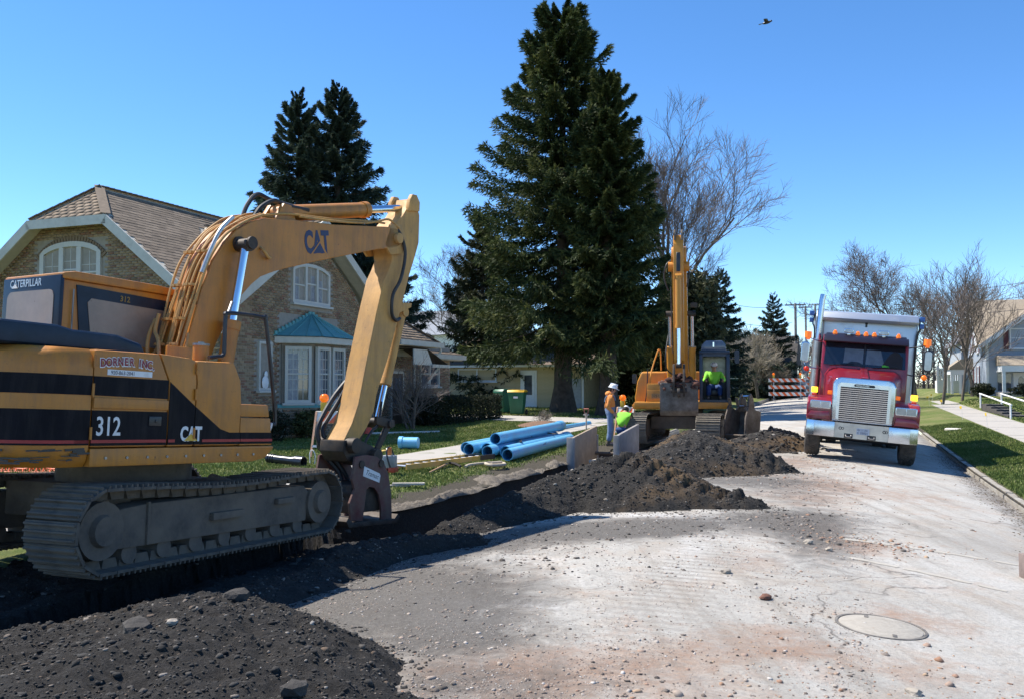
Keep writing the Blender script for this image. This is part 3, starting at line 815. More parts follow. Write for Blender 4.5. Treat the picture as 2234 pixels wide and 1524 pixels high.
# gutter litter
n = 3600; s = rr.uniform(3, 27, n); t = T_R + np.abs(rr.normal(0, .24, n)) + .02 - .22 * (rr.rand(n) < .2)
P = np.stack([SD * s - CD * t, CD * s + SD * t, H(s, t)], -1)
scatter('gutter_litter', P, rr.uniform(.006, .02, n), mat_tint('leaf_litter', [(0, (.05, .035, .02)), (.6, (.13, .095, .06)), (1, (.24, .2, .14))], .95, .004), None, 6, flat=.4)
def stone(X, Y, r, label, col, sc=(1.2, 1, .7), name='stone', cat='stone', z=None):
    bm = bmesh.new(); bmesh.ops.create_icosphere(bm, subdivisions=2, radius=1)
    for v in bm.verts:
        k = 1 + .5 * float(perlin(v.co.x * 1.3 + X * 7, v.co.y * 1.3 + v.co.z * 2.1)) + .3 * float(perlin(v.co.x * 4 + Y, v.co.y * 4 + v.co.z * 3))
        v.co = Vector((v.co.x * sc[0], v.co.y * sc[1], v.co.z * sc[2])) * k * r
    me = bpy.data.meshes.new(name); bm.to_mesh(me); bm.free(); me.materials.append(col)
    s, t = to_st(X, Y)
    if z is None:
        z = Hf(s, t)
        for o_, hg in MOUNDS:
            h, d = hg(np.array([X]), np.array([Y]))
            if d[0] > 0: z += max(0, float(h[0]))
    o = tag(link(name, me), label, cat); o.location = (X, Y, z + r * sc[2] * .55); o.rotation_euler = (0, 0, X * 5)
    return o
M_DARKCLOD = mat('dark_clod', (.05, .045, .04), .95, var=.4, vs=9, bmp=.02, bs=40)
M_REDCLOD = mat('red_clod', (.16, .075, .05), .95, var=.35, vs=9, bmp=.02, bs=40)
M_PALE = mat('pale_stone', (.33, .29, .24), .9, var=.2, vs=9, bmp=.01, bs=50)
stone(-2.15, 5.15, .085, 'largest round dark clod lying on the near black soil heap', M_DARKCLOD, name='clod', cat='clod')
stone(-1.86, 6.05, .075, 'dark clod on the crest of the near black soil heap', M_DARKCLOD, name='clod', cat='clod')
stone(-1.93, 5.1, .03, 'flat whitish stone beside the big clod on the soil heap', M_PALE)
stone(-1.05, 4.35, .06, 'dark clod near the right foot of the near soil heap', M_DARKCLOD, name='clod', cat='clod')
stone(2.03, 7.15, .045, 'dark red brown clod lying alone on the pale road', M_REDCLOD, (1.4, 1, .6), name='clod', cat='clod')
stone(3.2, 9.65, .045, 'pale stone among gravel on the dark streak in the road', M_PALE)
stone(3.3, 9.3, .035, 'small pale stone beside the larger pale stone in the road streak', M_PALE)
stone(1.93, 8.05, .04, 'rounded grey stone on the pale road behind the red clod', M_PALE)
stone(2.3, 5.15, .035, 'tan stone on the road in front of the manhole', M_PALE, (1.5, 1, .6))

# manhole
ms_, mt_ = to_st(2.68, 6.52); e_ = .3
mhM = basis((2.68, 6.52, Hf(ms_, mt_) + .002), Vector(G(ms_ + e_, mt_)) - Vector(G(ms_ - e_, mt_)), Vector(G(ms_, mt_ + e_)) - Vector(G(ms_, mt_ - e_)))
mh = root('manhole', mhM, 'round iron manhole cover dusted pale in the road', 'manhole')
M_IRON = mat('dusty_iron', (.10, .095, .09), .75, .3, dirt=(.40, .36, .31), da=.6, dsc=5, bmp=.01)
MB().ring((0, 0, -.02), (0, 0, .003), .315, .295, 40).build('ring', M_IRON, mh)
MB().lathe([(.287, -.02), (.287, .0), (.281, .003)], 40).build('lid', mat('lid_dust', (.36, .33, .285), .9, bmp=.012, bs=30, dirt=(.2, .18, .15), da=.45, dsc=7), mh)
for a in (.4, 3.5):
    MB().cbox((.24 * math.cos(a), .24 * math.sin(a), .003), (.07, .03, .006)).build('lifting_slot', M_IRON, mh, smooth=0)
# ================================================================ excavator paints
M_YEL = mat('worn_yellow_paint', (.50, .19, .02), .42, var=.12, vs=3, dirt=(.32, .17, .065), da=.4, dsc=2.2, bmp=.002, bs=20, wear=.9)
M_YELD = mat('pale_yellow_paint', (.55, .29, .075), .6, var=.12, vs=4, dirt=(.40, .25, .13), da=.5, dsc=3, bmp=.003, bs=25, wear=.8)  # paler, duller yellow than the boom paint, used over the whole stick
M_YELB = mat('clean_yellow_paint', (.60, .25, .025), .4, var=.1, vs=3, dirt=(.36, .2, .08), da=.35, wear=.5)
M_BLK = mat('black_paint', (.016, .017, .022), .35, var=.3, dirt=(.11, .09, .07), da=.3, dsc=4)
M_BAND = mat('black_decal_band', (.004, .004, .008), .5, var=.3, dirt=(.04, .034, .03), da=.1, dsc=3, spec=.12, wear=.15, wcol=(.10, .085, .07))
M_NAVY = mat('navy_plastic', (.008, .02, .042), .4, var=.25, dirt=(.05, .05, .055), da=.2, spec=.3)
M_RED = mat('red_stripe', (.33, .015, .015), .45, var=.1)
M_WHT = mat('white_decal', (.72, .72, .72), .5, var=.05, dirt=(.4, .36, .3), da=.3, dsc=8)
M_DREDTXT = mat('dark_red_decal', (.25, .02, .03), .5, var=.1)
M_BLUTXT = mat('dark_blue_decal', (.02, .025, .08), .45, var=.1)
M_YTRI = mat('yellow_decal', (.65, .4, .05), .5, var=.05)
M_GLASSC = mat('dusty_cab_glass', (.22, .165, .125), .25, var=.3, vs=1.6, dirt=(.38, .30, .24), da=.6, dsc=1.3)
M_CHROME = mat('chrome', (.72, .74, .78), .13, 1.0, var=.03)
M_STEEL = mat('bare_steel', (.32, .31, .3), .4, .8, var=.2, dirt=(.14, .1, .07), da=.5)
M_TRK = mat('muddy_track_steel', (.065, .06, .056), .75, .25, var=.4, vs=9, dirt=(.18, .15, .12), da=.9, dsc=3.5, bmp=.012, bs=30)
M_TRKF = mat('track_frame', (.06, .055, .055), .75, .1, var=.35, vs=5, dirt=(.18, .145, .112), da=.95, dsc=2.5, bmp=.014, bs=18)
M_RUB = mat('black_hose', (.02, .02, .022), .5, var=.2, dirt=(.1, .09, .08), da=.4)
M_MAROON = mat('maroon_paint', (.11, .022, .022), .6, var=.25, dirt=(.16, .12, .09), da=.75, dsc=5, bmp=.004)
M_GREASE = mat('greasy_steel', (.035, .03, .027), .55, .3, var=.4, dirt=(.12, .085, .06), da=.6, dsc=6)
M_CANV = mat('grey_sheen', (.5, .5, .5), .4, .6)

def bez(p, q=8):
    """smooth curve through points"""
    P = [Vector(x) for x in p]; out = []
    for i in range(len(P) - 1):
        a = P[max(i - 1, 0)]; b = P[i]; c = P[i + 1]; d = P[min(i + 2, len(P) - 1)]
        for k in range(q):
            t = k / q
            out.append(.5 * ((2 * b) + (c - a) * t + (2 * a - 5 * b + 4 * c - d) * t * t + (3 * b - a - 3 * c + d) * t ** 3))
    out.append(P[-1]); return out

# one track: loop of shoes round sprocket and idler; local x forward, centred, y across
def build_track(parent, y0, y1, half, rad, zc, pitch_n, name='track', M=None, mshoe=None, slope=0.0):
    """parts: track_frame, idler, sprocket, roller, track_shoe objects"""
    w = abs(y1 - y0); yc = (y0 + y1) / 2
    straight = 2 * (half - rad); per = 2 * straight + 2 * math.pi * rad
    step = per / pitch_n
    sm = MB(); t = step * .96
    sm.box(-t / 2, t / 2, -w / 2, w / 2, -.012, .012)
    for g in (-.32, 0.02, .36): sm.prism([(g * t - .012, .01), (g * t + .012, .01), (g * t + .007, .038), (g * t - .007, .038)], 'xz', -w / 2 + .01, w / 2 - .01)
    sm.prism([(-t / 2, -.012), (t / 2, -.012), (t / 2 - .01, -.09), (-t / 2 + .03, -.09)], 'xz', -.1, -.06)
    sm.prism([(-t / 2, -.012), (t / 2, -.012), (t / 2 - .01, -.09), (-t / 2 + .03, -.09)], 'xz', .06, .1)
    me = sm.mesh('track_shoe', mshoe or M_TRK, 0)
    for i in range(pitch_n):
        d = (i + .5) * step
        sag = 0
        if d < straight: x, z, a = half - rad - d, zc + rad, math.pi; sag = -.05 * math.sin(math.pi * d / straight) ** 2
        elif d < straight + math.pi * rad:
            q = (d - straight) / rad; x, z, a = -(half - rad) - rad * math.sin(q), zc + rad * math.cos(q), math.pi - q
            a = math.pi - q
        elif d < 2 * straight + math.pi * rad: x, z, a = -(half - rad) + (d - straight - math.pi * rad), zc - rad, 0
        else:
            q = (d - 2 * straight - math.pi * rad) / rad; x, z, a = (half - rad) + rad * math.sin(q), zc - rad * math.cos(q), -q
        # shoe normal outward
        if d < straight: nrm = (0, 1)
        elif d < straight + math.pi * rad: nrm = (-math.sin(q), math.cos(q))
        elif d < 2 * straight + math.pi * rad: nrm = (0, -1)
        else: nrm = (math.sin(q), -math.cos(q))
        nz = Vector((nrm[0], 0, nrm[1])); yy = Vector((0, 1, 0)); xx = yy.cross(nz)
        mm = Matrix(((xx.x, yy.x, nz.x, x), (xx.y, yy.y, nz.y, yc), (xx.z, yy.z, nz.z, z + sag), (0, 0, 0, 1)))
        link('track_shoe', me, parent, (M or Matrix()) @ mm)
    out = y0 if abs(y0) > abs(y1) else y1; sgn = 1 if out > 0 else -1
    fo = out - sgn * .12; fi = out - sgn * (w - .12)
    zt = zc + rad * .6; zb = zc - rad * .58
    mb = MB(); mb.prism([(-(half - rad) - .02, zb + .02), (half - rad - .22, zb), (half - rad - .18, zt - .08), (half - rad - .28, zt), (-(half - rad) + .5, zt - .02), (-(half - rad) - .02, zt - .06)], 'xz', fo, fi)
    mb.box(-(half - rad) + .5, -(half - rad) + .53, fo - .012 * -sgn - .012, fo + .012, zb + .02, zt)
    mb.build('track_frame', M_TRKF, parent, bevel=.015, M=M)
    mb = MB(); mb.box(-.25, .2, fo + sgn * .0, fo + sgn * .05, zc - .04, zc + .03); mb.build('step_bracket', M_TRKF, parent, bevel=.01, M=M)
    mb = MB(); mb.box(.75, 1.05, fo, fo + sgn * .05, zc + .03, zc + .09); mb.build('step_bracket', M_TRKF, parent, bevel=.01, M=M)
    for sx, nm in ((1, 'idler'), (-1, 'sprocket')):
        mb = MB(); x = sx * (half - rad); r = rad - .095
        mb.tube([(x, fo + sgn * .03, zc), (x, fi, zc)], r, 24); mb.tube([(x, fo + sgn * .075, zc), (x, fo, zc)], [r * .5, r * .62], 20)
        if sx < 0:
            for k in range(21):
                a = 2 * math.pi * k / 21; mb.cbox((x + (r + .02) * math.cos(a), (fo + fi) / 2, zc + (r + .02) * math.sin(a)), (.06, .09, .06))
        mb.build(nm, M_TRKF, parent, M=M)
    nr = 7
    rm = MB(); rm.tube([(0, fo - sgn * .02, 0), (0, fi, 0)], .085, 14); rme = rm.mesh('roller', M_TRKF)
    for i in range(nr):
        link('roller', rme, parent, (M or Matrix()) @ Matrix.Translation((-(half - rad) + .35 + i * (2 * (half - rad) - .7) / (nr - 1), 0, zb - .03)))
    rm = MB(); rm.tube([(.1, fo - sgn * .04, zt + .04), (.1, fi, zt + .1)], .075, 14); rm.build('carrier_roller', M_TRKF, parent, M=M)

def cyl_ram(parent, a, b, r0, r1, split, m0, y=0.0, M=None):
    """hydraulic ram from a (barrel end) to b (rod end) in the xz plane at y"""
    a = Vector((a[0], y, a[1])); b = Vector((b[0], y, b[1])); c = a + (b - a) * split; d = (b - a).normalized()
    bar = MB(); bar.tube([a, c], r0, 18); bar.tube([c - d * .08, c + d * .015], r0 * 1.12, 18); bar.tube([a - d * .01, a + d * .06], r0 * 1.1, 18)
    bar.tube([a + Vector((0, -.09, 0)), a + Vector((0, .09, 0))], r0 * .9, 14)
    o = bar.build('ram_barrel', m0, parent, M=M)
    rod = MB(); rod.tube([c, b], r1, 14); rod.build('ram_rod', M_CHROME, parent, M=M)
    e = MB(); e.tube([b + Vector((0, -.08, 0)), b + Vector((0, .08, 0))], r0 * .85, 14); e.build('ram_eye', M_GREASE, parent, M=M)

# ================================================================ near excavator
C0 = (-3.83, 8.76, .14)
FT = frame(C0, 20.5, -2.8); FU = frame(C0, 30.0, -2.8)
nx = root('excavator', FT, 'large near yellow excavator marked 312 with boom raised and arm hanging down', 'excavator')
U = FT.inverted() @ FU
for y0, y1 in ((-1.25, -.72), (.72, 1.25)):
    build_track(nx, y0, y1, 1.88, .325, .325, 47, M=Matrix.Translation((.14, 0, 0)))
mb = MB(); mb.box(-.7, .7, -.75, .75, .3, .62); mb.tube([(0, 0, .6), (0, 0, .84)], .62, 28); mb.build('undercarriage', M_TRKF, nx, bevel=.02)
YS = -1.2
def side(name, pts, m, y=YS, th=.004, parent=nx, bevel=0):
    b = MB(); b.prism(pts, 'xz', y - th, y + .01); return b.build(name, m, parent, smooth=0, bevel=bevel, M=U)
# counterweight: rounded tail block
pl = []
for i in range(21):
    a = R(90) + math.pi * i / 20
    pl.append((-1.36 + .78 * math.cos(a) * .95 - .02, 1.2 * math.sin(a)))
pl = [(-1.25, 1.2)] + pl + [(-1.25, -1.2)]
mb = MB()
def ring_at(z, k):
    return [(-1.25 + (x + 1.25) * k, y * (1 - (1 - k) * .35), z) for x, y in pl]
lv = [(.83, .86), (.88, .95), (.98, 1.0), (1.62, 1.0), (1.72, .96), (1.775, .84)]
n = len(pl)
for i, (z, k) in enumerate(lv): mb.v += ring_at(z, k)
for i in range(len(lv) - 1):
    for j in range(n): mb.f.append((i * n + j, i * n + (j + 1) % n, (i + 1) * n + (j + 1) % n, (i + 1) * n + j)); mb.m.append(0)
mb.f.append(tuple(range(n))[::-1]); mb.m.append(0); mb.f.append(tuple((len(lv) - 1) * n + j for j in range(n))); mb.m.append(0)
cw = mb.build('counterweight', M_YEL, nx, smooth=40, M=U)
def cw_band(name, z0, z1, m, k=1.004):
    b = MB(); P0 = [(-1.25 + (x + 1.25) * k, y * 1.0035) for x, y in pl]
    for z in (z0, z1): b.v += [(x, y, z) for x, y in P0]
    for j in range(n - 1): b.f.append((j, j + 1, n + j + 1, n + j)); b.m.append(0)
    b.build(name, m, nx, smooth=50, M=U)
cw_band('black_band', 1.405, 1.56, M_BAND); cw_band('black_band', 1.005, 1.285, M_BAND); cw_band('red_stripe', 1.02, 1.045, M_RED, 1.007)
# scuffed patch on the lower counterweight
b = MB()
for i in range(26):
    x = -2.0 + rnd.random() * .68; z = .87 + rnd.random() * .1; L_ = .04 + rnd.random() * .14
    yy = -1.2 * math.sqrt(max(.02, 1 - ((x + 1.36) / .78) ** 2)) if x < -1.36 else -1.2
    yy2 = -1.2 * math.sqrt(max(.02, 1 - ((x + L_ + 0 + 1.36) / .78) ** 2)) if x + L_ < -1.36 else -1.2
    b.beam((x, yy * 1.003 - .004, z), (x + L_, yy2 * 1.003 - .004, z + rnd.uniform(-.012, .012)), .004, .004 + rnd.random() * .018)
o = b.build('scuff_marks', M_BLK, nx, smooth=0, M=U); o['kind'] = 'stuff'
# right side housing: three pieces split by seams
hb = MB(); hb.prism([(-1.24, .985), (-.505, .985), (-.512, 1.56), (-.62, 1.785), (-1.24, 1.775)], 'xz', YS, -.28); hb.build('engine_hood', M_YEL, nx, bevel=.025, M=U)
hb = MB(); hb.prism([(-.497, .985), (-.215, .985), (-.205, 1.56), (-.23, 1.755), (-.3, 1.77), (-.612, 1.787), (-.505, 1.56)], 'xz', YS, -.30); hb.build('tank_panel', M_YEL, nx, bevel=.018, M=U)
hb = MB(); hb.prism([(-.208, .985), (.334, .985), (.34, 1.39), (.318, 1.6), (.225, 1.77), (-.222, 1.755), (-.198, 1.56)], 'xz', YS, -.32); hb.build('fuel_tank', M_YEL, nx, bevel=.03, M=U)
hb = MB(); hb.prism([(.342, .985), (.765, .985), (.73, 1.25), (.342, 1.25)], 'xz', YS + .01, -.42); hb.build('tool_box', M_YEL, nx, bevel=.012, M=U)
hb = MB(); hb.prism([(.342, 1.258), (.727, 1.258), (.70, 1.38), (.342, 1.38)], 'xz', YS + .02, -.42); hb.build('tool_box_lid', M_YEL, nx, bevel=.015, M=U)
hb = MB(); hb.prism([(-1.24, .83), (.5, .83), (.66, .86), (.765, .95), (.765, .978), (-1.24, .978)], 'xz', YS - .012, 1.2); hb.build('platform', M_YEL, nx, bevel=.025, M=U)
hb = MB(); hb.box(-1.3, 1.0, -.4, .62, .9, 1.45); hb.box(.2, .66, -.27, -.235, 1.2, 1.95); hb.box(.2, .66, .235, .27, 1.2, 1.95); hb.build('boom_bracket', M_YEL, nx, bevel=.01, M=U)
hb = MB(); hb.box(-1.3, -.55, -.28, 1.18, .98, 1.72); hb.box(-.5, 1.0, .28, 1.2, .98, 1.35); hb.build('left_housing', M_YEL, nx, bevel=.03, M=U)
for zz in (1.1, 1.45, 1.68):
    for xx in (-1.245, -.22):
        b = MB(); b.tube([(xx, YS - .012, zz - .05), (xx, YS - .012, zz + .05)], .011, 8); b.build('hinge', M_YEL, nx, M=U)
b = MB()
for i in range(9): b.tube([(-1.1 + i * .2, YS - .02, .90), (-1.1 + i * .2, YS - .008, .90)], .013, 6)
b.build('sill_bolts', M_STEEL, nx, M=U)['kind'] = 'stuff'
# decals on the flank
side('black_band', [(-1.235, 1.405), (-.515, 1.398), (-.515, 1.562), (-1.235, 1.56)], M_BAND)
side('black_band', [(-1.235, 1.0), (-.51, 1.0), (-.51, 1.285), (-1.235, 1.285)], M_BAND)
side('black_band', [(-.495, 1.0), (-.215, 1.0), (-.215, 1.345), (-.495, 1.548)], M_BAND, th=.003)
side('black_band', [(-.207, 1.0), (.332, 1.0), (.332, 1.108), (.2, 1.108), (.09, 1.14), (-.207, 1.34)], M_BAND, th=.003)
b = MB(); b.prism([(.345, 1.0), (.763, 1.0), (.748, 1.108), (.345, 1.108)], 'xz', YS + .006, YS + .015); b.build('black_band', M_BAND, nx, smooth=0, M=U)
for x0, x1, yy in ((-1.235, -.515, YS - .003), (-.49, -.42, YS - .002), (-.12, .332, YS - .002)):
    b = MB(); b.box(x0, x1, yy - .004, yy + .001, 1.022, 1.047); b.build('red_stripe', M_RED, nx, smooth=0, M=U)
b = MB(); b.box(.345, .757, YS + .001, YS + .007, 1.022, 1.047); b.build('red_stripe', M_RED, nx, smooth=0, M=U)
b = MB(); b.prism([(-1.235, 1.30), (-.515, 1.30), (-.515, 1.385), (-1.235, 1.39)], 'xz', YS - .02, YS); b.build('moulded_ledge', M_YEL, nx, bevel=.012, M=U)
def on_side(x, z, y=YS - .006): return U @ basis((x, y, z), (1, 0, 0), (0, 0, 1))
text('number_decal', '312', .215, on_side(-1.2, 1.085), M_WHT, nx, .001, off=.003, sx=.72)
text('logo_letter', 'CAT', .175, on_side(-.365, 1.037), M_WHT, nx, .001, off=.007, sx=.68)
b = MB(); b.prism([(-.325, 1.034), (-.175, 1.034), (-.25, 1.098)], 'xz', YS - .0095, YS - .0075); b.build('logo_triangle', M_YTRI, nx, smooth=0, M=U)
# arched red name on a white ground
name = 'DORNER INC.'; x = -1.19
for i, ch in enumerate(name):
    wch = {'I': .035, '.': .03, ' ': .035}.get(ch, .053)
    if ch != ' ':
        zz = 1.642 + .022 * math.sin(math.pi * i / 10)
        text('name_letter', ch, .098, U @ basis((x + wch / 2, YS - .0045, zz - .004), (1, 0, .05 - .01 * i), (0, 0, 1)), M_WHT, nx, .0006, off=.0075, align='CENTER', sx=.8)
        text('name_letter', ch, .09, U @ basis((x + wch / 2, YS - .007, zz), (1, 0, .05 - .01 * i), (0, 0, 1)), M_DREDTXT, nx, .0006, off=.0028, align='CENTER', sx=.8)
    x += wch
b = MB(); b.box(-1.12, -.69, YS - .005, YS, 1.575, 1.622); b.build('phone_strip', M_WHT, nx, smooth=0, M=U)
text('phone_letter', '920-863-2041', .045, on_side(-1.09, 1.583, YS - .0065), M_BLUTXT, nx, .0004, sx=.9)
b = MB(); b.box(-.70, -.575, YS - .012, YS, 1.165, 1.245); b.tube([(-.63, YS - .02, 1.205), (-.63, YS - .01, 1.205)], .014, 10); b.build('door_latch', M_BLK, nx, bevel=.004, M=U)
# dark hood over the engine, pre-cleaner stub, pipe stub
b = MB(); b.prism([(-1.9, 1.78), (-.55, 1.78), (-.62, 1.88), (-.86, 1.935), (-1.28, 1.94), (-1.4, 1.965), (-1.9, 1.965)], 'xz', -.95, .25); b.build('engine_cover', M_NAVY, nx, bevel=.04, seg=3, M=U)
b = MB(); b.tube([(.075, -.9, 1.75), (.075, -.9, 1.92)], .075, 18); b.build('filler_neck', M_YEL, nx, M=U)
b = MB(); b.tube([(.075, -.9, 1.92), (.075, -.9, 1.94)], .08, 18); b.tube([(.075, -.9, 1.94), (.075, -.9, 1.955)], .03, 10); b.build('filler_cap', M_STEEL, nx, M=U)
b = MB(); b.tube(bez([(0.0, -1.1, 1.80), (.09, -1.1, 1.815), (.17, -1.1, 1.84), (.178, -1.1, 1.95), (.176, -1.1, 2.19), (.215, -1.1, 2.24), (.64, -1.1, 2.25), (.7, -1.1, 2.19), (.88, -1.1, 1.28), (.84, -1.1, 1.2)], 6), .02, 8); b.build('guard_rail', M_BLK, nx, M=U)
b = MB(); b.tube([(.21, -1.1, 2.245), (.32, -1.02, 2.36)], .016, 8); b.build('mirror_stalk', M_STEEL, nx, M=U)
b = MB(); b.tube([(.84, -1.1, 1.2), (.81, -1.1, 1.13)], .016, 8); b.build('rail_foot', M_WHT, nx, M=U)
# cab
x0, x1, y0, y1, zb, zt = -.56, .95, .3, 1.27, 1.3, 2.6
b = MB()
b.prism([(x0, zb), (x1, zb), (x1 + .1, 1.7), (x1 - .12, zt - .06), (x0, zt - .06)], 'xz', y0 + .03, y1 - .03)
b.build('cab_shell', M_YEL, nx, bevel=.02, M=U)
b = MB(); b.prism([(x0 - .03, zt - .06), (x1 - .05, zt - .06), (x1 - .12, zt + .005), (x1 - .45, zt + .03), (x0 + .1, zt + .03), (x0 - .03, zt)], 'xz', y0, y1); b.build('cab_roof', M_YEL, nx, bevel=.02, M=U)
b = MB(); b.box(x0 - .045, x0 - .002, y0 + .01, y1 - .01, 2.02, zt - .02); b.box(x0 - .04, x0, y0 + .02, y1 - .02, 1.74, 2.02); b.build('rear_panel', M_NAVY, nx, bevel=.015, M=U)
def rrect(a0, a1, c0, c1, r, n=6):
    out = []
    for cx, cz, s0 in ((a1 - r, c1 - r, 0), (a0 + r, c1 - r, 90), (a0 + r, c0 + r, 180), (a1 - r, c0 + r, 270)):
        for i in range(n + 1):
            q = R(s0 + 90 * i / n); out.append((cx + r * math.cos(q), cz + r * math.sin(q)))
    return out
b = MB(); b.prism(rrect(y0 + .1, y1 - .1, 1.8, 2.44, .08), 'yz', x0 - .052, x0 - .02); b.build('rear_window', M_GLASSC, nx, smooth=0, M=U)
text('name_letter', 'CATERPILLAR', .105, U @ basis((x0 - .047, y1 - .13, 2.485), (0, -1, 0), (0, 0, 1)), M_CANV, nx, .001, off=.0015, sx=.82)
b = MB(); b.prism([(y1 - .17, 2.475), (y1 - .27, 2.475), (y1 - .22, 2.515)], 'yz', x0 - .054, x0 - .05); b.build('logo_triangle', M_WHT, nx, smooth=0, M=U)
b = MB(); b.prism([(-.36, 1.88), (.93, 1.62), (.9, 1.9), (.76, 2.47), (-.43, 2.50)], 'xz', y0 + .015, y0 + .04); b.build('window_surround', M_NAVY, nx, smooth=0, M=U)
b = MB(); b.prism([(-.24, 1.90), (.82, 1.80), (.68, 2.36), (-.27, 2.385), (-.31, 2.34)], 'xz', y0 + .008, y0 + .03); b.build('side_window', M_GLASSC, nx, smooth=0, M=U)
text('type_decal', '312', .08, U @ basis((.05, y0 + .012, 2.40), (1, 0, -.012), (0, 0, 1)), mat('dim_yellow_decal', (.25, .16, .03), .5), nx, .001, off=.002)
b = MB(); b.tube([(-.47, y0 + .0, 1.9), (-.47, y0 + .0, 2.45)], .008, 6); b.build('wiper_tube', M_STEEL, nx, M=U)
b = MB(); b.beam((-.5, y0 - .03, 1.98), (-.36, y0 - .03, 1.84), .02, .1); b.build('mirror', M_BLK, nx, bevel=.01, M=U)
b = MB(); b.tube([(.0, .62, 2.62), (.0, .62, 2.66)], .035, 12); b.build('roof_knob', M_STEEL, nx, M=U)
# boom
boom = [(.30, 1.5), (.36, 1.68), (.447, 1.887), (.523, 2.175), (.633, 2.584), (.75, 2.9), (.903, 3.132), (1.062, 3.297), (1.273, 3.433), (1.497, 3.523), (1.978, 3.598), (2.641, 3.68), (3.378, 3.811), (3.697, 3.866), (3.9, 3.885), (4.0, 3.86), (4.06, 3.79), (4.03, 3.69), (3.93, 3.63), (3.845, 3.602), (3.521, 3.523), (2.948, 3.351), (2.396, 3.179), (1.889, 3.013), (1.652, 2.93), (1.447, 2.837), (1.318, 2.732), (1.153, 2.557), (1.056, 2.395), (.961, 2.22), (.869, 2.049), (.799, 1.882), (.72, 1.7), (.66, 1.5), (.55, 1.4), (.4, 1.4)]
b = MB(); b.prism(boom, 'xz', -.22, .22); b.build('boom', M_YEL, nx, bevel=.008, seg=1, M=U)
text('logo_letter', 'CAT', .37, U @ basis((2.14, -.2225, 3.235), (1, 0, .19), (-.13, 0, 1)), M_BLUTXT, nx, .001, off=.016, sx=.6)
b = MB(); b.prism([(2.27, 3.248), (2.48, 3.29), (2.385, 3.40)], 'xz', -.2255, -.2245); b.build('logo_triangle', M_BLUTXT, nx, smooth=0, M=U)
b = MB(); b.prism([(2.235, 3.232), (2.268, 3.240), (2.385, 3.385), (2.488, 3.284), (2.52, 3.29), (2.387, 3.425)], 'xz', -.2252, -.2242); b.build('logo_outline', M_YEL, nx, smooth=0, M=U)
b = MB(); b.tube([(1.09, -.42, 3.14), (1.09, .42, 3.14)], .05, 16); b.tube([(1.09, -.45, 3.14), (1.09, -.42, 3.14)], .07, 16); b.tube([(1.09, -.26, 3.14), (1.09, -.225, 3.14)], .085, 16); b.build('boom_pin', M_GREASE, nx, M=U)
b = MB(); b.tube(bez([(1.42, -.225, 3.16), (1.43, -.27, 3.12), (1.5, -.27, 3.06), (1.56, -.235, 3.07)], 5), .018, 6); b.build('work_hook', M_YELD, nx, M=U)
for sy in (-.345, .345):
    cyl_ram(nx, (.82, 1.42), (1.08, 3.12), .085, .048, .49, M_YEL, sy, U)
# stick
stick = [(3.05, .98), (3.14, .93), (3.31, .95), (3.5, 1.15), (3.63, 1.36), (3.68, 1.6), (3.88, 2.05), (4.05, 2.52), (4.15, 2.8), (4.29, 3.235), (4.44, 3.6), (4.513, 3.8), (4.51, 4.2), (4.446, 4.335), (4.36, 4.415), (4.29, 4.40), (4.25, 4.3), (4.12, 4.12), (3.95, 3.98), (3.84, 3.86), (3.80, 3.72), (3.87, 3.58), (3.91, 3.45), (3.85, 3.32), (3.749, 3.153), (3.613, 2.683), (3.458, 2.082), (3.31, 1.45), (3.2, 1.2)]
b = MB(); b.prism(stick, 'xz', -.16, .16); st = b.build('stick', M_YELD, nx, bevel=.008, seg=1, M=U)
b = MB()
for yy in (-.165, .165): b.prism([(4.2, 4.2), (4.46, 4.25), (4.46, 4.38), (4.38, 4.47), (4.28, 4.46), (4.22, 4.36)], 'xz', yy - .03, yy + .03)
b.build('stick_ear', M_YELD, nx, bevel=.008, M=U)
b = MB()
for yy in (-.2, .2): b.prism([(3.66, 3.62), (3.8, 3.5), (4.06, 3.56), (4.14, 3.78), (4.02, 3.96), (3.78, 3.92)], 'xz', yy - .02, yy + .02)
b.tube([(3.93, -.27, 3.75), (3.93, .27, 3.75)], .075, 18); b.build('stick_pivot', M_YELD, nx, bevel=.006, M=U)
cyl_ram(nx, (1.9, 3.68), (4.38, 4.30), .10, .052, .64, M_YEL, 0, U)
b = MB(); b.prism([(1.7, 3.56), (2.05, 3.6), (1.96, 3.78), (1.84, 3.78)], 'xz', -.14, -.08); b.prism([(1.7, 3.56), (2.05, 3.6), (1.96, 3.78), (1.84, 3.78)], 'xz', .08, .14); b.build('ram_bracket', M_YEL, nx, bevel=.006, M=U)
b = MB(); b.prism([(4.05, 2.66), (4.2, 2.75), (4.46, 2.86), (4.48, 2.92), (4.22, 2.9)], 'xz', -.1, .1); b.build('ram_bracket', M_YELD, nx, bevel=.006, M=U)
cyl_ram(nx, (4.36, 2.78), (3.9, 1.22), .075, .042, .66, M_YELD, 0, U)
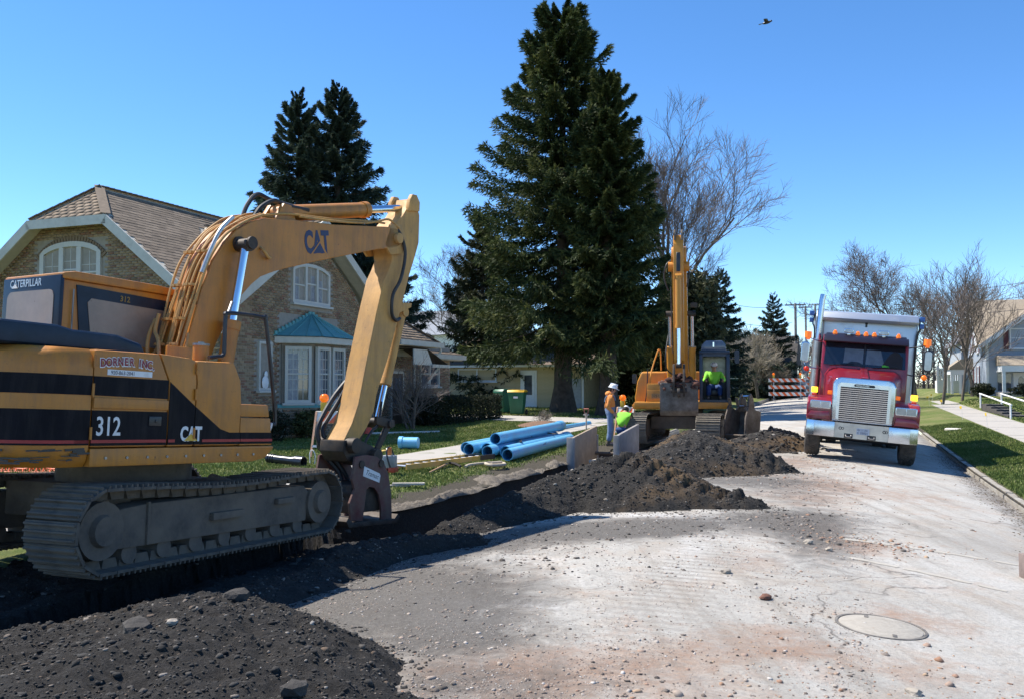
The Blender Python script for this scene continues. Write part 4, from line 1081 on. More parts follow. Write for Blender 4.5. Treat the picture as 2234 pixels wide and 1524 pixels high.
# linkage, coupler, compactor
b = MB()
for yy in (-.2, .2): b.prism([(3.62, 1.3), (4.0, 1.25), (4.02, 1.17), (3.9, 1.14), (3.62, 1.2)], 'xz', yy - .025, yy + .025); b.beam((3.9, yy, 1.2), (3.62, yy, .78), .09, .04, (0, 1, 0))
b.tube([(3.9, -.26, 1.2), (3.9, .26, 1.2)], .055, 14); b.build('bucket_link', M_GREASE, nx, bevel=.005, M=U)
b = MB(); b.prism([(3.0, .98), (3.28, 1.0), (3.72, .86), (3.78, .72), (3.7, .62), (3.1, .72), (3.0, .84)], 'xz', -.2, .2); b.tube([(3.14, -.3, .92), (3.14, .3, .92)], .1, 18); b.tube([(3.6, -.29, .78), (3.6, .29, .78)], .095, 18); b.build('coupler', M_GREASE, nx, bevel=.01, M=U)
plate = [(3.06, -.02), (3.02, .2), (3.11, .37), (3.05, .5), (3.10, .78), (3.3, .80), (3.527, .775), (3.69, .69), (3.79, .54), (3.87, .26), (3.9, -.09), (3.67, -.07), (3.66, .12), (3.6, .28), (3.5, .37), (3.4, .385), (3.345, .35), (3.32, .15), (3.29, -.04)]
for yy in (-.3, .3):
    b = MB(); b.prism(plate, 'xz', yy - .016, yy + .016); b.build('side_plate', M_MAROON, nx, bevel=.004, M=U)
b = MB(); b.prism([(3.26, .53), (3.60, .43), (3.62, .30 + .22), (3.60, .55), (3.28, .655)], 'xz', -.319, -.317); b.build('warning_label', M_WHT, nx, smooth=0, M=U)
text('label_word', 'Tramac', .09, U @ basis((3.30, -.3195, .555), (1, 0, -.3), (0, 0, 1)), M_BLK, nx, .0004, shear=.3)
b = MB(); b.box(3.15, 3.75, -.24, .24, .05, .42); b.tube([(3.3, -.24, .3), (3.3, .24, .3)], .16, 16); b.build('vibrator_block', M_GREASE, nx, bevel=.03, M=U)
b = MB(); b.prism([(2.98, -.1), (3.95, -.12), (4.02, -.04), (3.97, .0), (3.9, -.06), (3.05, -.04), (2.96, .03), (2.92, -.02)], 'xz', -.36, .36); b.build('base_plate', M_GREASE, nx, bevel=.006, M=U)
b = MB()
for x in (3.22, 3.62):
    b.tube([(x, -.335, .68), (x, -.31, .68)], .05, 14)
b.build('plate_bolt', M_GREASE, nx, M=U)['kind'] = 'stuff'
# hoses
def hose(pts, r, m, name='hose'):
    b = MB(); b.tube(bez(pts, 6), r, 8); b.build(name, m, nx, M=U)
hose([(3.93, -.19, 3.9), (4.0, -.24, 3.78), (4.08, -.25, 3.55), (4.0, -.25, 3.2), (3.86, -.23, 2.95), (3.88, -.21, 2.7), (4.0, -.19, 2.62), (4.12, -.16, 2.66)], .024, M_RUB)
hose([(3.45, .19, 1.75), (3.3, .25, 1.55), (3.12, .27, 1.3), (3.02, .27, 1.1), (3.06, .24, .9), (3.18, .2, .72), (3.28, .1, .55), (3.3, .05, .35)], .034, M_RUB)
hose([(3.5, .19, 1.72), (3.4, .25, 1.5), (3.24, .27, 1.28), (3.1, .25, 1.1), (3.14, .18, .9), (3.24, .12, .7), (3.34, .02, .5), (3.36, .0, .35)], .03, M_RUB)
hose([(3.86, -.1, 1.5), (3.76, -.14, 1.2), (3.6, -.16, 1.1), (3.5, -.14, .95), (3.55, -.1, .8)], .018, M_RUB)
# steel lines on the back of the boom: each its own pipe
def back_off(x, z, k):      # a point on the boom's back edge, pushed outwards
    return x, z
edge = [(.36, 1.72), (.447, 1.887), (.523, 2.175), (.633, 2.584), (.75, 2.9), (.903, 3.132), (1.062, 3.297), (1.273, 3.433), (1.497, 3.523), (1.8, 3.575)]
for i, yy in enumerate((-.19, -.145, -.09, -.045, .0, .05, .095, .145, .19)):
    off = (.03, .05, .035, .06, .04, .03, .055, .04, .06)[i]
    P = []
    for j, (x, z) in enumerate(edge[1 if i % 2 else 0:(10 if i in (2, 3, 5, 6) else 9)]):
        o2 = off + .012 * math.sin(j * 1.7 + i)
        P.append((x - o2 * (.95 if x < .9 else .55), yy + .012 * math.sin(j * 1.1 + i * 2), z + o2 * (.25 if x < .9 else .9)))
    if i in (0, 8): P = [(P[0][0] - .12, yy + (.02 if i else -.02), P[0][2] + .1)] + P[1:]
    hose(P, (.017, .012, .014, .012, .019, .013, .012, .015, .014)[i], M_YELD, 'steel_line')
hose([(.36, -.2, 1.72), (.43, -.22, 1.83), (.46, -.225, 1.96), (.50, -.2, 2.1)], .014, M_YELD, 'steel_line')
hose([(.18, -.18, 1.74), (.28, -.02, 2.0), (.33, .1, 2.12), (.38, .12, 2.3)], .02, M_YELD, 'steel_line')
hose([(.3, .0, 1.66), (.26, .1, 1.85), (.3, .16, 2.05), (.38, .17, 2.25)], .02, M_YELD, 'steel_line')
for (x, z) in ((.50, 2.25), (.6, 2.62), (.74, 3.0), (.43, 1.98)):
    for yy in (-.12, .08):
        b = MB(); b.cbox((x - .055, yy, z), (.05, .12, .028)); b.tube([(x - .09, yy, z), (x - .03, yy, z)], .014, 6); b.build('line_clamp', M_YELD, nx, M=U)
hose([(1.35, .02, 3.52), (1.45, .05, 3.7), (1.62, .08, 3.86), (1.85, .08, 3.84), (2.2, .06, 3.84)], .026, M_RUB)
hose([(1.45, -.06, 3.54), (1.55, -.06, 3.68), (1.75, -.06, 3.8), (1.95, -.05, 3.79), (2.3, -.09, 3.80)], .026, M_RUB)
hose([(2.05, -.19, 3.66), (2.6, -.2, 3.72), (3.2, -.2, 3.82), (3.5, -.2, 3.9), (3.75, -.2, 3.98), (3.95, -.23, 3.9)], .016, M_YELD, 'steel_line')
hose([(1.5, -.15, 3.56), (1.9, -.16, 3.66), (2.6, -.17, 3.75), (3.3, -.17, 3.87), (3.7, -.17, 3.92)], .014, M_YELD, 'steel_line')
hose([(.60, -.235, 2.75), (.68, -.26, 3.0), (.80, -.26, 3.24), (.98, -.24, 3.42)], .022, M_CANV, 'pale_conduit')
# ================================================================ trees
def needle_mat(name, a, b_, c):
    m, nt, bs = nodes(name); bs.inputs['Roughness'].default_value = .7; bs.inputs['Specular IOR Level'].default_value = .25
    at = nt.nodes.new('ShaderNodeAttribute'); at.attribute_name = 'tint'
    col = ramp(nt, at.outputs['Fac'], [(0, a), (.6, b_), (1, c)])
    nt.links.new(col, bs.inputs['Base Color'])
    tr = nt.nodes.new('ShaderNodeBsdfTranslucent'); nt.links.new(col, tr.inputs[0])
    mx = nt.nodes.new('ShaderNodeMixShader'); mx.inputs[0].default_value = .18
    nt.links.new(bs.outputs[0], mx.inputs[1]); nt.links.new(tr.outputs[0], mx.inputs[2])
    nt.links.new(mx.outputs[0], nt.nodes['Material Output'].inputs[0])
    return m
M_SPR = needle_mat('spruce_needles', (.016, .029, .011), (.045, .066, .022), (.16, .17, .055))
M_BLUSPR = needle_mat('blue_spruce_needles', (.018, .034, .027), (.042, .066, .048), (.12, .145, .085))
M_CEDAR = needle_mat('cedar_foliage', (.018, .026, .013), (.045, .055, .026), (.11, .11, .055))
M_HEDGE = needle_mat('hedge_leaf', (.012, .018, .010), (.024, .032, .016), (.05, .055, .025))
M_BUSH = needle_mat('bush_leaf', (.03, .04, .014), (.09, .10, .035), (.2, .19, .08))
M_GRASS = needle_mat('grass_blade', (.08, .12, .028), (.15, .20, .05), (.32, .29, .14))
M_BARK = mat('spruce_bark', (.075, .058, .045), .95, var=.4, vs=5, bmp=.03, bs=14)
M_BARE = mat('grey_bark', (.13, .105, .085), .9, var=.3, vs=4, bmp=.01, bs=20)
M_TWIG = mat('bare_twig', (.155, .125, .11), .9, var=.25, vs=2)
M_PALETWIG = mat('pale_twig', (.30, .26, .2), .9, var=.25, vs=2)

def branch_template(seed, ntw=22, dens=9):
    """unit spruce limb along +x: side twigs hung with needle tufts; returns (tri verts (n,3,3), tint)"""
    rr = np.random.RandomState(seed); T = []; C = []
    def axis(x): return np.array([x, 0, -.34 * x + .30 * x ** 2.4])
    def tuft(p, d, L, w, n, tn):
        for _ in range(n):
            dd = d + rr.normal(0, .42, 3); dd /= np.linalg.norm(dd)
            sd = np.cross(dd, rr.normal(0, 1, 3)); sd /= np.linalg.norm(sd) + 1e-9
            l = L * rr.uniform(.6, 1.2); ww = w * rr.uniform(.7, 1.3)
            T.append([p - sd * ww * .35, p + sd * ww * .35 + dd * l * .3, p + dd * l]); C.append(np.clip(tn + rr.normal(0, .14), 0, 1))
    for i in range(ntw):
        x = .12 + .88 * (i / (ntw - 1)) ** .85; p0 = axis(x)
        for sgn in (-1, 1):
            ln = (.34 * (1 - x) ** .7 + .10) * rr.uniform(.7, 1.2)
            d = np.array([.75, sgn * .85, -.12 + rr.uniform(-.15, .1)]); d /= np.linalg.norm(d)
            for k in range(dens):
                q = (k + rr.rand()) / dens
                p = p0 + d * ln * q + np.array([0, 0, -.16 * q * q * ln * 2])
                hang = d * .8 + np.array([.25, 0, -.45])
                tuft(p, hang / np.linalg.norm(hang), .088, .034, 2, .25 + .5 * q * (.4 + .6 * x))  # tint rises outward: sunlit tips put into the needle colour
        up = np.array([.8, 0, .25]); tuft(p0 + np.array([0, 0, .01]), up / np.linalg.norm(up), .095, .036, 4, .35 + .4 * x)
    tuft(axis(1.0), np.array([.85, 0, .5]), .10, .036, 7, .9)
    return np.array(T), np.array(C)
BR_HI = [branch_template(s, 22, 9) for s in (1, 2, 3)]
BR_LO = [branch_template(s, 13, 5) for s in (4, 5, 6)]

def spruce(label, base, h, rad, seed, m, tmpl, per=9, gap=.5, bare=.06, group=None, name='spruce_tree', lean=(0, 0), prof=1.0, top=.0, dens=1.0, skirt=1.0, tw=.024):
    rr = np.random.RandomState(seed)
    rt = root(name, Matrix.Translation(base), label, 'tree', group)
    tk = MB(); n = 14
    tk.tube([(lean[0] * (i / n) ** 1.5, lean[1] * (i / n) ** 1.5, h * i / n * .98 - .15) for i in range(n + 1)], [max(.012, h * tw * (1 - i / n) ** .9 * (1 + (.55 if i == 0 else 0))) for i in range(n + 1)], 12)
    tk.build('trunk', M_BARK, rt)
    V = []; C = []; limb = MB()
    z = h * bare
    while z < h * .985:
        f = z / h
        r = rad * ((1 - f) ** prof) * (1 + top * math.sin(f * 3.1)) * (1.0 if f > .14 else (.75 + 1.8 * f) * skirt)
        r = max(r, .12)
        k = max(4, int(per * dens * (1 - f * .45)))
        a0 = rr.rand() * 6.28
        for i in range(k):
            a = a0 + 2 * math.pi * (i + rr.uniform(-.3, .3)) / k
            L = r * rr.uniform(.62, 1.12); el = R(-8 + 62 * f ** 2.2 + rr.uniform(-9, 9))
            t, c = tmpl[rr.randint(len(tmpl))]
            sc = np.array([L, L * rr.uniform(.75, 1.05) * (1 if L < 3 else .85), L * rr.uniform(.7, 1.1)])
            P = t.reshape(-1, 3) * sc
            P = P.reshape(-1, 3, 3)
            # keep the tufts a constant size in metres
            ctr = P.mean(1, keepdims=True); P = ctr + (P - ctr) * np.clip(3.3 / max(L, .7), .75, 2.4)
            P = P.reshape(-1, 3)
            ce, se = math.cos(el), math.sin(el)
            X = P[:, 0] * ce - P[:, 2] * se; Z = P[:, 0] * se + P[:, 2] * ce
            ca, sa = math.cos(a), math.sin(a)
            q = np.stack([X * ca - P[:, 1] * sa, X * sa + P[:, 1] * ca, Z + z + rr.uniform(-.15, .15)], -1)
            lx, ly = lean[0] * f ** 1.5, lean[1] * f ** 1.5
            q += (lx, ly, 0); V.append(q); C.append(np.clip(c + rr.normal(0, .1), 0, 1))
            if L > .8:
                pts = []
                for x in (0, .35, .7):
                    X_, Z_ = L * x, (-.34 * x + .30 * x ** 2.4) * sc[2]
                    xr = X_ * ce - Z_ * se; zr = X_ * se + Z_ * ce
                    pts.append((xr * ca + lx, xr * sa + ly, zr + z))
                limb.tube(pts, [.012 * L + .008, .008 * L + .005, .004], 4, cap=False)
        z += gap * rr.uniform(.75, 1.25) * (1.15 - .55 * f)
    V = np.concatenate(V); C = np.concatenate(C)
    o = link('crown', npmesh('crown', V, np.arange(len(V)).reshape(-1, 3), m, tint=C), rt); o['kind'] = 'stuff'
    limb.build('limbs', M_BARK, rt, smooth=0)['kind'] = 'stuff'
    return rt

def bare_tree(label, base, h, spread, seed, levels=5, trunk=.018, group=None, mt=None, mb_=None, name='bare_tree', up=.35, nkid=(3, 5), multi=1, first=.28, twig=.0045, dense=1):
    rr = random.Random(seed)
    rt = root(name, Matrix.Translation(base), label, 'tree', group)
    tk = MB(); cr = MB()
    def grow(p, d, L, r, lv):
        n = 5 if lv < 2 else 3
        pts = [p]; q = Vector(p); dd = Vector(d)
        for i in range(n):
            dd = (dd + Vector((rr.gauss(0, .11), rr.gauss(0, .11), rr.gauss(0, .07) + (.06 if lv else 0)))).normalized()
            q = q + dd * (L / n); pts.append(q.copy())
        re = r * (.45 if lv else .6)
        (tk if lv < 2 else cr).tube(pts, [r + (re - r) * i / n for i in range(n + 1)], 8 if lv == 0 else (5 if lv < 2 else 3), cap=False)
        if lv >= levels: return
        k = rr.randint(*nkid) + ((4 if lv == 0 else 1) * dense) + (1 if lv >= 2 else 0)
        for i in range(k):
            f = (first if lv == 0 else .25) + (1 - (first if lv == 0 else .25)) * (i + rr.random() * .7) / k
            j = min(n - 1, int(f * n)); a = pts[j].lerp(pts[j + 1], f * n - j if f * n - j <= 1 else 1)
            ax = (pts[j + 1] - pts[j]).normalized()
            side = ax.cross(Vector((rr.gauss(0, 1), rr.gauss(0, 1), rr.gauss(0, 1)))).normalized()
            ang = R(rr.uniform(28, 62)) * spread
            nd = (ax * math.cos(ang) + side * math.sin(ang)); nd.z += up * (.6 if lv else .4); nd.normalize()
            grow(a, nd, L * (rr.uniform(.55, .85) if lv else rr.uniform(.75, 1.05)) * (1.0 - .3 * f), max(twig, r * rr.uniform(.32, .5)), lv + 1)
    for m_ in range(multi):
        d = Vector((rr.uniform(-.3, .3), rr.uniform(-.3, .3), 1)) if multi > 1 else Vector((rr.uniform(-.05, .05), rr.uniform(-.05, .05), 1))
        grow(Vector((rr.uniform(-.1, .1) * (multi > 1), 0, -.1)), d.normalized(), h * (.52 if multi == 1 else .6), h * trunk, 0)
    tk.build('trunk', mb_ or M_BARE, rt)
    o = cr.build('twigs', mt or M_TWIG, rt, smooth=0); o['kind'] = 'stuff'
    return rt

def leaf_blob(name, label, M, shape, n, size, m, seed, cat='bush', group=None, stems=8, box=False):
    """leafy shrub: stems and many small leaves through its volume; shape = half sizes"""
    rr = np.random.RandomState(seed); rt = root(name, M, label, cat, group)
    if box:
        P = rr.uniform(-1, 1, (n, 3)); k = rr.randint(0, 3, n); e = rr.choice([-1, 1], n) * rr.uniform(.84, 1.04, n)
        for i in range(3): P[:, i] = np.where((k == i) & (rr.rand(n) < .8), e, P[:, i])
        P[:, 2] = np.abs(P[:, 2]) * np.where(P[:, 2] < 0, 1, 1); P[:, 2] = P[:, 2] * 2 - 1
        P *= 1 + .05 * np.sin(P[:, [1, 2, 0]] * 9)
    else:
        d = rr.normal(0, 1, (n, 3)); d /= np.linalg.norm(d, axis=1)[:, None]
        r = rr.rand(n) ** .45 * (1 + .22 * np.sin(d[:, 0] * 7 + seed) * np.sin(d[:, 1] * 6) + .12 * np.sin(d[:, 2] * 11))
        P = d * r[:, None]
    P = P * np.array(shape) + np.array([0, 0, shape[2]])
    a = rr.normal(0, 1, (n, 3)); a /= np.linalg.norm(a, axis=1)[:, None]; b_ = np.cross(a, rr.normal(0, 1, (n, 3))); b_ /= np.linalg.norm(b_, axis=1)[:, None]
    s = size * rr.uniform(.5, 1.3, n)[:, None]
    V = np.stack([P - b_ * s * .4, P + a * s, P + b_ * s * .4], 1).reshape(-1, 3)
    V[:, 2] = np.maximum(V[:, 2], 0)
    o = link('foliage', npmesh('foliage', V, np.arange(3 * n).reshape(-1, 3), m, tint=np.clip(rr.normal(.5, .25, n), 0, 1)), rt); o['kind'] = 'stuff'
    st = MB()
    for i in range(stems):
        q = rr.uniform(-1, 1, 2) * .7
        st.tube([(q[0] * shape[0] * .3, q[1] * shape[1] * .3, -.05), (q[0] * shape[0], q[1] * shape[1], shape[2] * 1.3)], [.02, .006], 4, cap=False)
    st.build('stems', M_BARE, rt, smooth=0)['kind'] = 'stuff'
    return rt

# the tall pair by the drive
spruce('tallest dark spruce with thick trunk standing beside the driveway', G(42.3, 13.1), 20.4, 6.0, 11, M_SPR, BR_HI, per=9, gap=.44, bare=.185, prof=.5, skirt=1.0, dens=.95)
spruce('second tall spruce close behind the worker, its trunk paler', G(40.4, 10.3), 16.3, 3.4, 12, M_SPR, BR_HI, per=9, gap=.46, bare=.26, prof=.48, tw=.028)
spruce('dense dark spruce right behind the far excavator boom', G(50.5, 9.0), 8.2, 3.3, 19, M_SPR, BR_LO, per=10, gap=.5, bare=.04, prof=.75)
spruce('shaggy olive spruce skirt left of the tallest spruce', G(48.5, 20.0), 11.2, 3.6, 16, M_CEDAR, BR_LO, per=10, gap=.45, bare=.02, prof=.6)
# behind the brick house
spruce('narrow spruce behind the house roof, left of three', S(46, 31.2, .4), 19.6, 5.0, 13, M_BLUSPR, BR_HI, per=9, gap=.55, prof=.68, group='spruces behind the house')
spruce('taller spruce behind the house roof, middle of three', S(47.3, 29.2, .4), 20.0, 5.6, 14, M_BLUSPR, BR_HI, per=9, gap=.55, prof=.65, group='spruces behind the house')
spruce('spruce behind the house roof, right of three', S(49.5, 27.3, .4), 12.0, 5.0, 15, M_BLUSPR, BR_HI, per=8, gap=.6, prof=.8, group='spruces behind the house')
# further down the street
spruce('broad blue grey spruce behind the far excavator cab', G(66, 8.4), 9.8, 2.7, 17, M_BLUSPR, BR_LO, per=11, gap=.5, prof=.62, bare=.03)
spruce('smaller pointed spruce left of the tall utility pole', G(79, 5.6), 9.2, 3.0, 18, M_BLUSPR, BR_LO, per=11, gap=.5, prof=.7, bare=.03)
leaf_blob('cedar_tree', 'bushy dark cedar between the two excavated trees and the far cab', Matrix.Translation(G(58, 9.5)), (2.2, 2.0, 4.4), 16000, .3, M_CEDAR, 5, cat='tree')
leaf_blob('cedar_tree', 'tall dark cedar just left of the far excavator boom', Matrix.Translation(G(47, 7.6)), (1.7, 1.6, 3.7), 14000, .26, M_CEDAR, 6, cat='tree')
leaf_blob('cedar_tree', 'low dark cedar mass behind the worker in the orange hood', Matrix.Translation(G(52, 11.2)), (3.0, 1.8, 2.3), 13000, .26, M_CEDAR, 7, cat='tree')
# bare trees
bare_tree('large bare tree spreading behind the tall spruces', G(56, 11.6), 18.0, .75, 35, 5, .015, up=.2, nkid=(3, 4), twig=.011)
bare_tree('bare tree left of the tallest spruce, mostly hidden', G(70, 30), 13.5, 1.0, 32, 5, .014, nkid=(3, 4), twig=.012)
bare_tree('round crowned bare tree rising behind the dump truck', G(76, -5.2), 13.0, 1.0, 33, 5, .015, up=.25, nkid=(3, 4), twig=.012, first=.22)
for i, (s_, t_, h_, sd, lb) in enumerate(((63, -5.9, 10.6, 41, 'slim bare tree right of the truck mirror'), (71, -8.6, 12.5, 42, 'tall bare tree left of the grey house'), (84, -12.0, 13.5, 43, 'bare tree behind the grey house porch'), (96, -11, 13, 44, 'bare tree far behind the white railing'), (98, -19, 14, 45, 'bare tree showing above the grey house roof'), (64.5, -7.2, 9.5, 46, 'dark leaning bare tree by the white porch railing'))):
    bare_tree(lb, G(s_, t_), h_ * .86, .85, sd, 4, .012, 'bare trees beside the far houses', up=.4, nkid=(3, 4), twig=.012)
bare_tree('bare tree entering from the right picture edge', G(57, -19.5), 18, 1.1, 47, 5, .015, nkid=(3, 4), twig=.011)
bare_tree('bare tree behind the utility pole and truck stack', G(112, 1.8), 7.5, 1.1, 48, 4, .014, nkid=(3, 4), twig=.02)
bare_tree('bare tree left of the dark hedge past the barricade', G(110, 5), 8, 1.1, 49, 4, .014, nkid=(3, 4), twig=.02)
bare_tree('pale twiggy bush beside the green house', G(78, 6.5), 3.6, 1.35, 50, 4, .02, nkid=(4, 5), multi=4, mt=M_PALETWIG, name='twiggy_bush', twig=.012)
bare_tree('grey bare shrub in front of the pointed spruce', G(75.5, 6.6), 5.4, .9, 51, 4, .016, nkid=(3, 3), multi=2, mt=M_PALETWIG, twig=.014)
bare_tree('bare red twigged shrub against the brick house entry', G(27.4, 13.9), 2.6, 1.25, 52, 3, .018, nkid=(3, 3), multi=4, name='bare_shrub', twig=.005)
bare_tree('second bare shrub between entry and hedge', G(29.0, 14.6), 2.0, 1.2, 53, 3, .018, nkid=(3, 3), multi=3, name='bare_shrub', twig=.005)
bare_tree('dry grey twigs standing on the mulch bed', G(31.9, 10.7, .12), .62, 1.6, 54, 2, .02, nkid=(4, 5), multi=5, name='dry_shrub', mt=M_PALETWIG, twig=.006)
# hedges and bushes
leaf_blob('clipped_hedge', 'long dark clipped hedge in front of the brick wing', STREET @ Matrix.Translation((32.2, 14.2, Hf(32, 14))), (3.2, .55, .5), 22000, .07, M_HEDGE, 61, 'hedge', box=True)
leaf_blob('round_bush', 'leafy olive bush beside the yellow tool box', Matrix.Translation(G(22.4, 15.2 - .4)), (.45, .45, .42), 2600, .085, M_BUSH, 62)
leaf_blob('dark_bush', 'dark evergreen bush under the left bay window', Matrix.Translation(G(22.9, 15.9 - .8)), (.5, .4, .62), 3500, .06, M_HEDGE, 63)
leaf_blob('dark_bush', 'dark evergreen bush left of the bay window base', Matrix.Translation(G(20.9, 14.9)), (.5, .4, .45), 3000, .06, M_HEDGE, 64)
leaf_blob('low_hedge', 'low round hedge in front of the grey house porch', Matrix.Translation(G(66.5, -11.8)), (1.5, .7, .5), 4000, .14, M_HEDGE, 65, 'hedge')
leaf_blob('low_hedge', 'small round shrub left of the porch hedge', Matrix.Translation(G(68, -8.9)), (.7, .6, .5), 2500, .14, M_HEDGE, 66, 'hedge')
leaf_blob('dark_shrub', 'dark shrub below the pale twiggy bush', Matrix.Translation(G(77, 7.6)), (1.0, .8, .6), 3000, .14, M_HEDGE, 67)
leaf_blob('cedar_tree', 'dark pointed cedar right of the utility pole', Matrix.Translation(G(92, 1.6)), (1.2, 1.2, 1.7), 4000, .3, M_CEDAR, 68, 'tree')
# far mass of bare woods closing the street
def far_wood():
    rr = np.random.RandomState(77); n = 420; cr = MB()
    for i in range(n):
        t = rr.uniform(-95, 110); s = rr.uniform(116, 150)
        p = Vector(S(s, t, .8)); h = rr.uniform(5, 10)
        cr.tube([p, p + Vector((rr.normal(0, .3), 0, h * .6)), p + Vector((rr.normal(0, .8), 0, h))], [.14, .09, .02], 3, cap=False)
        for k in range(26):
            q = p + Vector((0, 0, h * rr.uniform(.04, .95))); d = Vector((rr.normal(0, 1), rr.normal(0, 1), rr.uniform(.1, 1.3))).normalized() * rr.uniform(.8, 2.6)
            cr.tube([q, q + d * .5, q + d + Vector((0, 0, .3))], [.06, .04, .02], 3, cap=False)
    tag(cr.build('far_woods', M_TWIG, smooth=0), kind='stuff')
far_wood()
def far_brush():
    rr = np.random.RandomState(78); n = 36000
    s = rr.uniform(113.5, 128, n); t = rr.uniform(-110, 120, n); t = np.where((t > -3.5) & (t < 6.5) & (s < 116), t + 12, t)
    hgt = 2.2 + 1.2 * fbm(t * .12, s * .2, 3)
    P = np.stack([SD * s - CD * t, CD * s + SD * t, .8 + rr.rand(n) ** .8 * np.clip(hgt, .6, 4)], -1)
    a = rr.normal(0, 1, (n, 3)); b_ = rr.normal(0, 1, (n, 3)); sz = rr.uniform(.15, .5, n)[:, None]
    V = np.stack([P - b_ * sz * .15, P + a * sz * .6, P + b_ * sz * .15], 1).reshape(-1, 3)
    m = mat_tint('far_brush_twig', [(0, (.06, .05, .04)), (.6, (.14, .115, .095)), (1, (.09, .095, .05))], .9, 0)
    tag(link('far_brush', npmesh('far_brush', V, np.arange(3 * n).reshape(-1, 3), m, tint=rr.rand(n))), kind='stuff')
far_brush()
# grass blades
def blades(n, seed, s0, s1, t0, t1, hgt, name='grass'):
    rr = np.random.RandomState(seed)
    s = s0 * (s1 / s0) ** rr.rand(n); t = rr.uniform(t0, t1, n)
    keep = soil_mask(s, t) < rr.uniform(.15, .75, n)
    if t0 > 0: keep &= ~((t > 8.42) & (t < 9.98) & (s < 33.9)) & ~((s > 33.8) & (s < 37.7))
    else: keep &= ~((t < -4.65 - .01 * np.clip(s - 20, 0, 99)) & (t > -6.5 - .01 * np.clip(s - 20, 0, 99)))
    s, t = s[keep], t[keep]; n = len(s)
    P = np.stack([SD * s - CD * t, CD * s + SD * t, H(s, t) + (.02 * fbm(s * .9, t * .9, 3) if t0 > 0 else 0) - .005], -1)
    a = rr.uniform(0, 6.28, n); w = (.006 + .0006 * s)[:, None]; h = (hgt * rr.uniform(.5, 1.3, n))
    sd = np.stack([np.cos(a), np.sin(a), 0 * a], -1) * w
    tip = P + np.stack([rr.normal(0, .35, n) * h, rr.normal(0, .35, n) * h, h], -1)
    V = np.stack([P - sd, P + sd, tip], 1).reshape(-1, 3)
    patch = .45 + .5 * fbm(s * .6 + 3, t * .6, 3)
    o = link(name, npmesh(name, V, np.arange(3 * n).reshape(-1, 3), M_GRASS, tint=np.clip(patch + rr.normal(0, .2, n), 0, 1)))
    tag(o, kind='stuff')
blades(90000, 81, 10, 40, -4.8, -2.85, .055)
blades(30000, 82, 30, 64, -14, -5.5, .07)
blades(110000, 83, 11, 34, 6.3, 15.5, .05)
blades(16000, 84, 36, 60, 8, 22, .07)
# ================================================================ brick house (street frame, x = along street, y = away from it)
BR_STOPS = [(0, (.20, .14, .09)), (.22, (.27, .195, .125)), (.5, (.32, .235, .152)), (.75, (.36, .27, .175)), (.9, (.28, .15, .10)), (1, (.23, .13, .09))]
M_BRS = mat_tint('brick', BR_STOPS, .9, .004, 40); M_BRO = mat_tint('brick_single', BR_STOPS, .9, .004, 40, obj=True)
SH_STOPS = [(0, (.14, .105, .075)), (.5, (.185, .14, .10)), (1, (.235, .18, .13))]
M_SHS = mat_tint('shingle', SH_STOPS, .95, .004, 60); M_SHO = mat_tint('shingle_single', SH_STOPS, .95, .004, 60, obj=True)
M_MORT = mat('mortar', (.30, .27, .23), .95, var=.12, vs=6)
M_TRIM = mat('cream_trim', (.52, .50, .44), .6, var=.06, dirt=(.35, .32, .27), da=.3, dsc=2)
M_SOFFIT = mat('soffit', (.48, .44, .36), .7, var=.08)
M_COPPER = mat('green_copper', (.13, .36, .37), .6, .1, var=.18, vs=3, dirt=(.06, .16, .17), da=.5)
M_PANE = mat('window_glass', (.07, .085, .11), .04, var=.5, vs=1.5, spec=.9)
M_SHEER = mat('sheer_curtain', (.28, .30, .33), .5, var=.25, vs=9)
M_WINF = mat('window_paint', (.50, .49, .45), .5, var=.05, dirt=(.4, .37, .3), da=.2)
M_WHITE = mat('white_trim', (.76, .77, .78), .5, var=.04)
M_DOOR = mat('dark_door', (.09, .06, .045), .5, var=.2)

def rot_map(o, x, y, z):
    return Matrix(((x[0], y[0], z[0], o[0]), (x[1], y[1], z[1], o[1]), (x[2], y[2], z[2], o[2]), (0, 0, 0, 1)))

